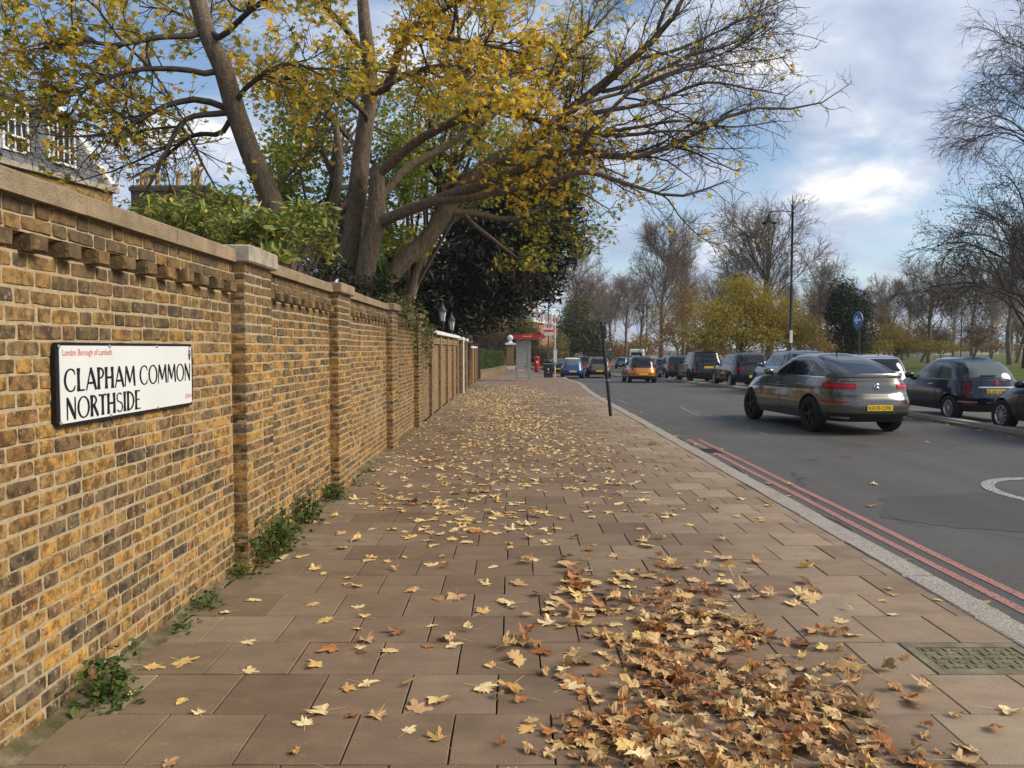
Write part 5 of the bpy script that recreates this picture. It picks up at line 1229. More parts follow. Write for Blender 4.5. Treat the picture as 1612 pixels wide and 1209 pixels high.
def lamp_post(label, x, y, zbase, h, side=-1, group='black swan neck street lamps', full=True):
    t = thing('street_lamp', label, 'street lamp', (x, y, zbase), group=group)
    MB().lathe([(.13, 0), (.13, .9), (.10, 1.0), (.085, 1.1), (.075, 1.12), (.07, h * .55), (.075, h * .555), (.06, h * .56), (.052, h - .35), (.07, h - .34), (.05, h - .30), (.05, h - .1), (.075, h - .08), (.04, h), (.02, h + .1), (.045, h + .16), (.03, h + .22), (.004, h + .42)], (0, 0, 0), 14).build('column', M['black_metal'], t, True)
    MB().tube([(0, 0, h - .32), (side * .5, 0, h - .27), (side * 1.02, 0, h - .30), (side * 1.10, 0, h - .42)], .025, 8).build('arm', M['black_metal'], t)
    MB().tube([(0, 0, h - .62), (side * .3, 0, h - .33)], .014, 6).build('scroll', M['black_metal'], t)
    c = (side * 1.10, 0, h - .75)
    s = MB().lathe([(.03, .38), (.07, .32), (.12, .26), (.13, .16), (.20, .12), (.22, .02), (.36, -.07), (.37, -.11), (.34, -.11)], c, 18).build('shade', M['black_metal'], t, True)
    MB().lathe([(.15, -.07), (.13, -.13), (.08, -.18), (.0001, -.20)], c, 14).build('bowl', M['lamp_glass'], s, True)
    if full: MB().cbox(-.07, .07, -.08, -.05, 2.0, 2.6, .01).build('notice_plate', M['white_paint'], t)
    return t
lamp_post('tall black street lamp with hanging shade behind the slate car', 13.35, 37.2, lawn_z(13.35, 37.2), 8.55)
lamp_post('second black street lamp, farther off above the parked cars', 15.1, 87, lawn_z(15.1, 87), 7.6)
lamp_post('third black street lamp, far down the road above the brown car', 26.2, 205, -1.0, 8.0, 1, full=False)
lamp_post('black street lamp column beside the bus stop flag', 3.75, 80, float(zp(80)), 8.6, 1, full=False)

def lantern(label, px, y, ztop):
    x = (px - 806) * y / FPX; t = thing('lantern_post', label, 'lantern', (x, y, float(zp(y))), group='pair of gate lanterns')
    z = ztop - float(zp(y))
    MB().lathe([(.07, 0), (.06, .8), (.045, .9), (.04, z - .75), (.07, z - .72), (.03, z - .66)], (0, 0, 0), 12).build('post', M['black_metal'], t, True)
    MB().lathe([(.075, z - .62), (.13, z - .27)], (0, 0, 0), 6).build('glass', M['lamp_glass'], t)
    for k_ in range(6):
        a = 2 * math.pi * k_ / 6; MB().tube([(.093 * math.cos(a), .093 * math.sin(a), z - .64), (.16 * math.cos(a), .16 * math.sin(a), z - .27)], .009, 5).build('glazing_bar', M['black_metal'], t)
    MB().lathe([(.02, z - .66), (.11, z - .65), (.10, z - .63)], (0, 0, 0), 12).build('base_ring', M['black_metal'], t)
    MB().lathe([(.19, z - .28), (.17, z - .25), (.06, z - .10), (.05, z - .06), (.02, z - .04), (.03, z), (.004, z + .06)], (0, 0, 0), 12).build('roof', M['black_metal'], t, True)
lantern('nearer black lantern with milky glass above the garden wall', 697, 27.5, 3.18); lantern('farther black lantern with milky glass beyond the first one', 711, 29.3, 2.92)

sy = 43.0; shz = float(zp(44)); sx0 = .2
bs = thing('bus_shelter', 'grey framed bus shelter with a red roof fascia on the pavement', 'bus shelter', (.25, 43.2, shz))
for (x, y) in ((.03, 0), (.76, 0), (.03, 3.6), (.76, 3.6), (.03, 1.8)): MB().box(x - .035, x + .035, y - .035, y + .035, 0, 2.42).build('frame_post', M['grey_metal'], bs)
for (a, b) in ((0.07, 1.78), (1.84, 3.55)): MB().box(.025, .033, a, b, .25, 2.3).build('rear_pane', M['shelter_glass'], bs)
MB().box(.07, .72, .0, .008, .25, 2.3).build('end_pane', M['shelter_glass'], bs); MB().box(.07, .72, 3.6, 3.608, .25, 2.3).build('end_pane', M['shelter_glass'], bs)
for yq in (0, 3.6): MB().box(.066, .724, yq - .02, yq + .02, .18, .245).build('rail', M['grey_metal'], bs)
MB().box(.066, .724, -.02, .02, .85, .90).build('rail', M['grey_metal'], bs)
MB().box(.12, .40, .5, 3.1, .52, .57).build('bench', M['red_paint'], bs)
V = []
for yq in (-.25, 3.9):
    V += [(-.12, yq, 2.43), (1.20, yq, 2.43), (1.55, yq, 2.55), (1.48, yq, 2.62), (-.12, yq, 2.60)]
q5 = [(i, (i + 1) % 5, (i + 1) % 5 + 5, i + 5) for i in range(5)]
rf = MB().add(V, q5, [list(range(4, -1, -1)), list(range(5, 10))]).build('roof_fascia', M['red_paint'], bs)
MB().lathe([(.09, 2.425), (.09, 2.40), (.0001, 2.37)], (.75, .0, 0), 12).build('light_dome', M['white_paint'], bs)
V = [(-.02, -.255, 2.50), (1.45, -.255, 2.50), (1.5, -.255, 2.60), (-.02, -.255, 2.60)]
MB().box(.35, .85, -.258, -.2545, 2.505, 2.535).build('fascia_strip', M['sign_white'], rf)
TXZ = Matrix(((1, 0, 0, 0), (0, 0, -1, 0), (0, 1, 0, 0), (0, 0, 0, 1)))
def disc(r, n=28): return [(r * math.cos(2 * math.pi * i / n), r * math.sin(2 * math.pi * i / n)) for i in range(n)]
def flat_xz(P, y0, y1, mat, name, parent):            # polygon in (x,z), extruded along y, facing the camera
    n = len(P); V = [(x, y0, z) for x, z in P] + [(x, y1, z) for x, z in P]
    return MB().add(V, [(i, (i + 1) % n, n + (i + 1) % n, n + i) for i in range(n)], [list(range(n - 1, -1, -1)), list(range(n, 2 * n))]).build(name, mat, parent)
def ring_xz(ro, ri, cx, cz, y, mat, name, parent, n=28):
    V = [(cx + x, y, cz + z) for x, z in disc(ro, n)] + [(cx + x, y, cz + z) for x, z in disc(ri, n)]
    return MB().add(V, [(i, n + i, n + (i + 1) % n, (i + 1) % n) for i in range(n)]).build(name, mat, parent)
by = 54.0; bz = float(zp(by)); bx0 = (873.5 - 806) * by / FPX
fl = thing('bus_stop', 'white bus stop pole with red roundel flag and timetable case', 'bus stop', (bx0, by, bz))
zf = lambda py: HCAM + (549 - py) * by / FPX - bz
MB().tube([(0, 0, 0), (0, 0, zf(500))], .038, 10).build('pole', M['white_paint'], fl)
f1 = flat_xz([(-.72, zf(519)), (-.10, zf(519)), (-.10, zf(508)), (-.72, zf(508))], -.025, .025, M['sign_white'], 'roundel_flag', fl)
zc_ = zf(513); ring_xz(.175, .115, -.41, zc_, -.03, M['sign_red'], 'roundel', f1); flat_xz([(-.64, zc_ - .035), (-.18, zc_ - .035), (-.18, zc_ + .035), (-.64, zc_ + .035)], -.034, -.031, M['sign_red'], 'roundel_bar', f1)
flat_xz([(-.72, zf(522.5)), (-.10, zf(522.5)), (-.10, zf(519.4)), (-.72, zf(519.4))], -.025, .025, M['sign_red'], 'route_panel', fl)
flat_xz([(-.70, zf(528)), (-.10, zf(528)), (-.10, zf(523)), (-.70, zf(523))], -.02, .02, M['cream'], 'route_tile', fl)
flat_xz([(x + .0, z + zf(504)) for x, z in disc(.17)], -.03, -.0, M['sign_red'], 'stop_letter_disc', fl)
text_mesh('S', .10, .15, M['sign_white'], 'stop_letter', fl, Matrix.Translation((-.05, -.034, zf(504) - .075)) @ TXZ)
MB().cbox(-.12, .14, -.06, .06, zf(574), zf(549), .02).build('timetable_case', M['grey_metal'], fl); flat_xz([(-.09, zf(570)), (.11, zf(570)), (.11, zf(551)), (-.09, zf(551))], -.065, -.061, M['sign_white'], 'timetable', fl)
# litter bin
bn = thing('litter_bin', 'square black litter bin with domed lid beside the bus stop', 'litter bin', (2.52, 54.0, bz))
MB().cbox(-.30, .30, -.30, .30, .03, .95, .03).build('body', M['black_metal'], bn); MB().cbox(-.32, .32, -.32, .32, .951, 1.0, .01).build('lid_rim', M['grey_metal'], bn)
MB().box(-.29, .29, -.29, .29, 1.0, 1.14).build('aperture', M['sign_black'], bn); MB().lathe([(.33, 1.14), (.31, 1.19), (.22, 1.26), (.0001, 1.29)], (0, 0, 0), 16).build('dome_lid', M['black_metal'], bn, True)
flat_xz([(-.03, .52), (.03, .52), (.045, .66), (.0, .70), (-.04, .64)], -.306, -.302, M['sign_white'], 'symbol', bn); flat_xz([(-.12, .36), (.12, .36), (.12, .40), (-.12, .40)], -.306, -.302, M['grey_metal'], 'label_strip', bn)
# pillar box
pz = float(zp(75)); pbx = thing('pillar_box', 'red cylindrical pillar box with black base near the hedge', 'post box', (2.42, 75, pz))
MB().lathe([(.27, 0), (.27, .25), (.24, .26)], (0, 0, 0), 24).build('base', M['black_metal'], pbx, True); MB().lathe([(.235, .25), (.235, 1.33)], (0, 0, 0), 24).build('body', M['red_paint'], pbx, True)
MB().lathe([(.27, 1.33), (.28, 1.40), (.26, 1.44), (.2, 1.50), (.0001, 1.56)], (0, 0, 0), 24).build('cap', M['red_paint'], pbx, True); MB().box(-.12, .12, -.25, -.22, 1.2, 1.25).build('slot', M['sign_black'], pbx); MB().box(-.1, .1, -.245, -.23, .85, 1.08).build('notice', M['white_paint'], pbx)
# blue arrow sign
sx_, sy_ = 12.55, 28.2; szz = lawn_z(13, 28) - .05
asn = thing('arrow_sign', 'round blue sign with white left arrow on a black pole', 'road sign', (sx_, sy_, szz), R(-82))
zc = HCAM + (549 - 504) * sy_ / FPX - szz
MB().tube([(0, .05, 0), (0, .05, zc + .3)], .038, 10).build('pole', M['black_metal'], asn)
flat_xz([(x, z + zc) for x, z in disc(.31)], -.01, .012, M['grey_metal'], 'backing', asn); flat_xz([(x, z + zc) for x, z in disc(.30)], -.016, -.0105, M['sign_blue'], 'disc', asn)
flat_xz([(-.21, zc), (-.03, zc - .16), (.02, zc - .11), (-.05, zc - .04), (.20, zc - .04), (.20, zc + .04), (-.05, zc + .04), (.02, zc + .11), (-.03, zc + .16)], -.019, -.0165, M['sign_white'], 'arrow', asn)
# small park lamp, sign posts
pl_y = 75.0; plx = (1512 - 806) * pl_y / FPX; pz_ = lawn_z(plx, pl_y)
pk = thing('park_lamp', 'black park lamp with small lantern head on the lawn', 'park lamp', (plx, pl_y, pz_)); zt_ = HCAM + (549 - 490) * pl_y / FPX - pz_
MB().lathe([(.12, 0), (.10, .8), (.06, .9), (.05, zt_ - .8)], (0, 0, 0), 10).build('column', M['black_metal'], pk, True); MB().lathe([(.1, zt_ - .8), (.2, zt_ - .35)], (0, 0, 0), 6).build('lantern_glass', M['shelter_glass'], pk); MB().lathe([(.34, zt_ - .34), (.2, zt_ - .2), (.03, zt_)], (0, 0, 0), 8).build('roof', M['black_metal'], pk)
MB().tube([(-.4, 0, zt_ - .5), (.4, 0, zt_ - .5)], .02, 6).build('ladder_bar', M['black_metal'], pk)
q = (1054 - 806) * 62 / FPX; ps = thing('parking_sign', 'small pale parking sign on a black post above the dark parked cars', 'parking sign', (q, 62, lawn_z(q, 62)))
MB().tube([(0, 0, 0), (0, 0, 2.35)], .035, 8).build('post', M['black_metal'], ps); MB().box(-.12, .12, -.05, -.03, 1.95, 2.35).build('panel', M['white_paint'], ps)
q = (958 - 806) * 100 / FPX; ks = thing('keep_left_sign', 'round white and blue traffic signs on a post down the road', 'road sign', (q, 100, rz_(100)))
MB().tube([(0, 0, 0), (0, 0, 2.7)], .05, 8).build('post', M['black_metal'], ks); flat_xz([(x, z + 2.45) for x, z in disc(.3)], -.07, -.05, M['white_paint'], 'upper_disc', ks); flat_xz([(-.16, 1.55), (.16, 1.55), (.16, 2.05), (-.16, 2.05)], -.07, -.05, M['sign_blue'], 'lower_panel', ks)
# white bollard, black gate, hedge, ball pier
q = thing('white_bollard', 'short white stone post at the foot of the gateway', 'bollard', (-2.35, 44.3, float(zp(44.3)))); MB().cbox(-.16, .16, -.16, .16, 0, .62, .03).build('stone', M['white_paint'], q); MB().cbox(-.13, .13, -.13, .13, .62, .70, .03).build('cap', M['white_paint'], q)
gt = thing('black_gate', 'black railing gate between low wall and hedge', 'gate', (-2.1, 46.0, float(zp(46))))
for yq in (-1.3, 1.6, 3.4): MB().box(-.06, .06, yq - .06, yq + .06, 0, 2.05).build('gate_post', M['black_metal'], gt)
for z in (.2, 1.0, 1.8): MB().box(-.02, .02, -1.24, 3.34, z, z + .05).build('rail', M['black_metal'], gt)
for k_ in range(30): MB().tube([(0.031, -1.2 + k_ * .155, .1), (0.031, -1.2 + k_ * .155, 1.98)], .012, 5).build('bar', M['black_metal'], gt)
hA, hB = np.array([-2.15, 50.5]), np.array([-.70, 86.0]); hd = hB - hA; hl = float(np.linalg.norm(hd)); ha = math.atan2(-hd[0], hd[1])
lw = thing('hedge_wall', 'low brick wall with white coping under the clipped hedge', 'wall', (hA[0], hA[1], float(zp(68))), ha)
nseg = 12; zs_ = [float(zp(hA[1] + hd[1] * i / nseg)) - float(zp(68)) for i in range(nseg + 1)]
for i in range(nseg):
    a, b = hl * i / nseg, hl * (i + 1) / nseg; MB().box(-.14, .12, a, b - .004, zs_[i] - .5, zs_[i] + .46).build('wall_section', M['wall_far'], lw); MB().box(-.18, .16, a, b - .004, zs_[i] + .462, zs_[i] + .53).build('coping', M['cement'], lw)
hg = thing('clipped_hedge', 'long clipped green hedge above a low wall beyond the gate', 'hedge', (hA[0] - .55, hA[1], float(zp(68))), ha)
hr = np.random.default_rng(5); mb = MB()
n = 9000; u = hr.uniform(0, hl, n); f = hr.random(n); X = np.where(f < .5, hr.normal(.42, .03, n), np.where(f < .8, hr.uniform(-.4, .42, n), hr.uniform(-.4, .42, n))); Zt = np.interp(u, np.linspace(0, hl, nseg + 1), zs_); Z = np.where(f < .5, hr.uniform(.3, 1.98, n), np.where(f < .8, hr.normal(1.98, .04, n), hr.uniform(.3, 1.98, n))) + Zt
e = f > .9; u = np.where(e, hr.normal(0, .05, n), u)
scatter(mb, OVAL, np.stack([X, u, Z], 1), hr.uniform(.10, .18, n), rotmats(n, hr, 1.0), hr); tag(mb.build('foliage', M['hedge'], hg), kind='stuff')
zz0 = MB(); 
for i in range(nseg): zz0.box(-.36, .36, hl * i / nseg, hl * (i + 1) / nseg, zs_[i] + .2, zs_[i] + 1.9)
zz0.build('hedge_core', M['holly_leaf'], hg)
gp = thing('ball_pier', 'stone gate pier with white cap and ball finial past the hedge', 'gate pier', (-.20, 88.2, float(zp(88))))
MB().box(-.42, .42, -.42, .42, 0, 2.75).build('shaft', M['house_brick'], gp); MB().cbox(-.6, .6, -.6, .6, 2.75, 3.0, .05).build('cap', M['white_paint'], gp); MB().lathe([(.3, 3.0), (.22, 3.2), (.12, 3.25)], (0, 0, 0), 14).build('cap_neck', M['white_paint'], gp)
MB().lathe([(.0001, 3.22)] + [(.34 * math.sin(a), 3.58 - .34 * math.cos(a)) for a in np.linspace(.25, math.pi, 12)], (0, 0, 0), 18).build('ball', M['white_paint'], gp, True); MB().cbox(-.5, .5, -.5, .5, -.1, .35, .04).build('plinth', M['white_paint'], gp)

# ------------------------------------------------------------------ buildings
def win(parent, c, w, h, mat_frame='white_paint', ny=2, nz=2, off=0.0):
    """sash window on the local +x face at (x, y, z) = c"""
    x, y, z = c; f = MB(); t = .07
    f.box(x, x + .09, y - w / 2, y + w / 2, z - h / 2, z - h / 2 + t).box(x, x + .09, y - w / 2, y + w / 2, z + h / 2 - t, z + h / 2).box(x, x + .09, y - w / 2, y - w / 2 + t, z - h / 2 + t, z + h / 2 - t).box(x, x + .09, y + w / 2 - t, y + w / 2, z - h / 2 + t, z + h / 2 - t)
    for i in range(1, ny): yy = y - w / 2 + w * i / ny; f.box(x, x + .065, yy - .02, yy + .02, z - h / 2 + t, z + h / 2 - t)
    for i in range(1, nz): q_ = z - h / 2 + h * i / nz; f.box(x, x + .06, y - w / 2 + t, y + w / 2 - t, q_ - .025, q_ + .025)
    wo = f.build('window', M[mat_frame], parent); MB().box(x + .005, x + .03, y - w / 2 + t, y + w / 2 - t, z - h / 2 + t, z + h / 2 - t).build('pane', M['window_dark'], wo)
E = np.array([-12.75, 25.0]); dirv = np.array([.252, .968]); hz = math.atan2(-dirv[0], dirv[1]); HL = 13.0; st0 = E - dirv * HL
mh = thing('mansard_house', 'yellow brick house with grey slate mansard roof and white dormers behind the wall', 'house', (*st0, 0.0), hz)
ev = 6.55; rt = 9.0
MB().box(-9, 0, 0, HL, -.3, ev).build('wall', M['house_brick'], mh); MB().box(-9.1, .14, -.1, HL + .14, ev, ev + .16).build('cornice', M['capstone'], mh)
MB().box(0.0, .05, .1, HL - .1, ev - 1.55, ev - 1.47).build('string_course', M['white_paint'], mh)
V = [(-9, 0, ev + .16), (.0, 0, ev + .16), (0, HL, ev + .16), (-9, HL, ev + .16), (-7.9, 1.0, rt), (-1.0, 1.0, rt), (-1.0, HL - 1.1, rt), (-7.9, HL - 1.1, rt)]
mr = MB().add(V, [(0, 1, 5, 4), (1, 2, 6, 5), (2, 3, 7, 6), (3, 0, 4, 7), (4, 5, 6, 7)]).build('roof', M['slate'], mh)
sl = MB()                                                # slate courses as thin laps
for i in range(11):
    f0, f1 = i / 11, (i + 1) / 11; z0, z1 = ev + .16 + (rt - ev - .16) * f0, ev + .16 + (rt - ev - .16) * f1; x0, x1 = -1.0 * f0, -1.0 * f1
    n_ = 30; ys0 = np.linspace(1.0 * f1 + .03, HL - 1.1 * f1 - .03, n_)
    for j in range(n_ - 1): sl.box(0, 0, 0, 0, 0, 0) if False else sl.add([(x0 + .045, ys0[j] + .012, z0), (x0 + .045, ys0[j + 1] - .012, z0), (x1 + .015, ys0[j + 1] - .012, z1 + .02), (x1 + .015, ys0[j] + .012, z1 + .02)], [(0, 1, 2, 3)])
tag(sl.build('slates', M['slate'], mr), kind='stuff')
MB().tube([(0.02, HL, ev + .16), (-1.0, HL - 1.1, rt + .02)], .13, 8).build('hip_flashing', M['white_paint'], mr); MB().tube([(-1.0, .9, rt), (-1.0, HL - 1.1, rt)], .1, 8).build('ridge_flashing', M['grey_metal'], mr)
for yq in (5.6, 7.5, 9.5, 11.15):
    dm = MB().box(-1.3, -.10, yq - .50, yq + .50, ev + .35, ev + 1.85).build('dormer', M['white_paint'], mh); MB().box(-1.4, .02, yq - .60, yq + .60, ev + 1.85, ev + 1.95).build('dormer_roof', M['slate'], dm)
    win(dm, (-.10, yq, ev + 1.10), .85, 1.3, ny=4, nz=3)
for yq in (2.4, 5.6, 8.8, 11.6): win(mh, (.0, yq, ev - 2.9), 1.1, 1.8)
# stack house further back
cx0, cx1 = (212 - 806) * 41 / FPX, (330 - 806) * 41 / FPX; ct = HCAM + (549 - 296) * 41 / FPX
ch = thing('chimney_house', 'dark brick house end with a row of yellow chimney pots', 'house', ((cx0 + cx1) / 2, 41, 0)); hw = (cx1 - cx0) / 2
MB().box(-hw, hw, 0, 3, -.2, ct - .25).build('stack', M['dark_brick'], ch); MB().box(-hw - .08, hw + .08, -.08, 3.08, ct - .25, ct - .05).build('stack_cornice', M['dark_brick'], ch); MB().box(-hw - .02, hw + .02, -.02, 3.02, ct - .05, ct + .05).build('stack_top', M['slate'], ch)
MB().box(hw + .3, hw + .95, -.3, .6, -.2, ct - .6).build('side_stack', M['pot'], ch)
for i, (px, h_) in enumerate(((222, .8), (231, .75), (246, .75), (279, .85), (303, 1.0), (312, 1.05), (331, .7))):
    x = (px - 806) * 41 / FPX - (cx0 + cx1) / 2; z0 = ct + .05 if abs(x) < hw else ct - .6
    MB().lathe([(.15, z0), (.12, z0 + h_ * .75), (.15, z0 + h_ * .78), (.15, z0 + h_ * .86), (.12, z0 + h_ * .9), (.13, z0 + h_), (.09, z0 + h_)], (x, .6, 0), 12).build('chimney_pot', M['pot'], ch, True)
for px in (213, 320): x = (px - 806) * 41 / FPX - (cx0 + cx1) / 2; MB().tube([(x, .8, ct), (x, .8, ct + 1.9)], .012, 4).build('aerial', M['grey_metal'], ch)
# red brick terrace down the road
tx, ty = 2.9, 118.0
tr = thing('red_terrace', 'red brick mansion terrace with white windows far along the left side', 'terrace', (tx, ty, -.9), R(-13))
MB().box(-9, 0, 0, 37, -.5, 6.6).build('wall', M['red_brick'], tr); MB().box(-9.2, .3, -.2, 37.2, 6.6, 6.9).build('cornice', M['white_paint'], tr)
V = [(-9, 0, 6.9), (0, 0, 6.9), (0, 37, 6.9), (-9, 37, 6.9), (-8, 1.5, 8.9), (-1.2, 1.5, 8.9), (-1.2, 35.5, 8.9), (-8, 35.5, 8.9)]
MB().add(V, [(0, 1, 5, 4), (1, 2, 6, 5), (2, 3, 7, 6), (3, 0, 4, 7), (4, 5, 6, 7)]).build('roof', M['slate'], tr)
for i in range(9):
    for z in (1.7, 4.8): win(tr, (.0, 2.2 + i * 4.0, z), 1.5, 2.0)
    d_ = MB().box(-1.3, .1, 1.5 + i * 4.0, 3.1 + i * 4.0, 7.0, 8.6).build('dormer', M['white_paint'], tr); win(d_, (.1, 2.3 + i * 4.0, 7.8), 1.1, 1.2)
for i in range(2): MB().box(-5.5, -4.2, 8 + i * 16, 10.5 + i * 16, 8.6, 10.6).build('chimney', M['red_brick'], tr)
# pale houses across the common
for i, (px, y, w, h_, nm) in enumerate(((1325, 260, 9, 5.2, 'leftmost'), (1405, 275, 8, 5.6, 'second'), (1478, 265, 10, 5.0, 'third'), (1552, 285, 9, 5.4, 'rightmost'))):
    x = (px - 806) * y / FPX; hs = thing('far_house', f'pale house far across the common, {nm} of the row behind the trees', 'house', (x, y, -.8), group='far houses across the common')
    MB().box(-w / 2, w / 2, 0, 9, -.4, h_).build('wall', M['white_paint' if i % 2 == 0 else 'cream'], hs)
    V = [(-w / 2 - .3, -.3, h_), (w / 2 + .3, -.3, h_), (w / 2 + .3, 9.3, h_), (-w / 2 - .3, 9.3, h_), (-w / 2 + 1, 4.5, h_ + 3), (w / 2 - 1, 4.5, h_ + 3)]
    MB().add(V, [(0, 1, 5, 4), (2, 3, 4, 5)], [(1, 2, 5), (3, 0, 4)]).build('roof', M['slate'], hs)
    for a in range(5):
        for z in (1.8, 4.8): MB().box(-w / 2 + 1 + a * (w - 2) / 4 - .5, -w / 2 + 1 + a * (w - 2) / 4 + .5, -.04, .02, z - .8, z + .8).build('window', M['window_dark'], hs)

# ------------------------------------------------------------------ trees
def resample(P, K):
    P = np.asarray(P, float); n = len(P)
    if n > 2:                                       # Catmull-Rom through the key points
        Q = np.concatenate([[2 * P[0] - P[1]], P, [2 * P[-1] - P[-2]]]); out = []
        for i in range(1, n):
            for t in np.linspace(0, 1, 9)[:-1]:
                a, b, c, d_ = Q[i - 1], Q[i], Q[i + 1], Q[i + 2]
                out.append(.5 * (2 * b + (c - a) * t + (2 * a - 5 * b + 4 * c - d_) * t * t + (3 * b - a - 3 * c + d_) * t ** 3))
        out.append(P[-1]); P = np.array(out)
    d = np.concatenate(([0], np.cumsum(np.linalg.norm(np.diff(P[:, :3], axis=0), axis=1))))
    s = np.linspace(0, d[-1], K); return np.stack([np.interp(s, d, P[:, j]) for j in range(P.shape[1])], 1)
def limbs(defs, K=14, nt=1):
    """defs: polylines of (px, py, depth, radius) traced on sight lines"""
    A = []
    for j_, L_ in enumerate(defs): A.append(resample([(*at(px, py, Y), r_) for px, py, Y, r_ in L_], K))
    A = np.array(A)
    for i in range(1, len(A)):                       # root each limb inside the wood it springs from
        E = A[:i, :, :3].reshape(-1, 3); dd = np.linalg.norm(E - A[i, 0, :3], axis=1); j = int(dd.argmin())
        jt = int(dd[:nt * K].argmin())
        if dd[jt] < .5: j = jt
        if dd[j] < .7 and i >= nt: A[i, 0, :3] = E[j]; A[i, 1, :3] = A[i, 1, :3] * .7 + (E[j] + (A[i, 2, :3] - E[j]) * .5) * .3
    return A[..., :3], A[..., 3]
def grow(P, Rr, n, L, ang, K, rg, rk=.6, tmin=.25, tmax=1.0, up=.12, wob=.16, rmin=.004, weight=None, droop=0.0, taper=.35, rcap=.016):
    """n children spread over the parents, longer parents get more"""
    N, Kp, _ = P.shape; seg = np.linalg.norm(np.diff(P, axis=1), axis=2).sum(1); w = seg if weight is None else seg * weight; w = w / w.sum()
    pi = rg.choice(N, n, p=w); t = rg.uniform(tmin, tmax, n); f = t * (Kp - 1); i0 = np.minimum(f.astype(int), Kp - 2); fr = (f - i0)[:, None]
    p = P[pi, i0] * (1 - fr) + P[pi, i0 + 1] * fr; r0 = Rr[pi, i0] * (1 - fr[:, 0]) + Rr[pi, i0 + 1] * fr[:, 0]
    T = P[pi, i0 + 1] - P[pi, i0]; T /= np.linalg.norm(T, axis=1, keepdims=True) + 1e-9
    rv = rg.normal(size=(n, 3)); rv -= (rv * T).sum(1, keepdims=True) * T; rv /= np.linalg.norm(rv, axis=1, keepdims=True)
    a = rg.uniform(ang[0], ang[1], n)[:, None]; D = T * np.cos(a) + rv * np.sin(a); D[:, 2] += up; D /= np.linalg.norm(D, axis=1, keepdims=True)
    ln = rg.uniform(L[0], L[1], n) * (1.15 - .5 * t); st = (ln / (K - 1))[:, None]
    out = [p]; 
    for k_ in range(K - 1):
        D = D + rg.normal(0, wob, (n, 3)); D[:, 2] += up * .25 - droop * k_ / K; D /= np.linalg.norm(D, axis=1, keepdims=True); out.append(out[-1] + D * st)
    Pn = np.stack(out, 1); rr = np.maximum(np.minimum(r0 * rk, ln * rcap), rmin)[:, None] * (1 - (1 - taper) * np.linspace(0, 1, K))[None]
    return Pn, np.maximum(rr, rmin * .6)
def leaf_points(P, rg, per, lo=.3):
    N, K, _ = P.shape; f = rg.uniform(lo, 1, (N, per)) * (K - 1); i0 = np.minimum(f.astype(int), K - 2); fr = (f - i0)[..., None]; idx = np.arange(N)[:, None]
    Q = P[idx, i0] * (1 - fr) + P[idx, i0 + 1] * fr; return (Q + rg.normal(0, .05, Q.shape)).reshape(-1, 3)
def put_leaves(root, org, pos, size, tilt, geos, mats, rg, name='leaf', n_single=300, crown='crown'):
    """the nearest leaves are pieces of their own, the rest one crown mesh; mats: list of (material, share)"""
    N = len(pos); Rm = rotmats(N, rg, tilt); order, nok = view_rank(pos); ns = min(n_single, nok); sng = np.zeros(N, bool); sng[order[:ns]] = True
    sh = np.array([m[1] for m in mats], float); mi = rg.choice(len(mats), N, p=sh / sh.sum())
    cl = rg.normal(0, 1, 3)
    for j, (mt, _) in enumerate(mats):
        m = (mi == j) & ~sng
        if m.any():
            mb = MB(); scatter(mb, geos, pos[m], size[m], Rm[m], rg); tag(mb.build(crown, mt, root, origin=org), kind='stuff')
        if ns:
            mes = []
            for g in geos: me = raw_mesh(name, g[0], g[1:]); me.materials.append(mt); mes.append(me)
            for i in np.nonzero((mi == j) & sng)[0]:
                o = link(name, mes[rg.integers(0, len(mes))], None, root)
                o.matrix_basis = Matrix([list(Rm[i][r_] * size[i]) + [pos[i][r_] - org[r_]] for r_ in range(3)] + [[0, 0, 0, 1]])
def wood(root, org, sets, mat, name, sides=6):
    mb = MB()
    for P, Rr, sd in sets: V, F = tubes(P, Rr, sd); mb.add(V, F)
    return mb.build(name, mat, root, True, origin=org)
tg = np.random.default_rng(11)
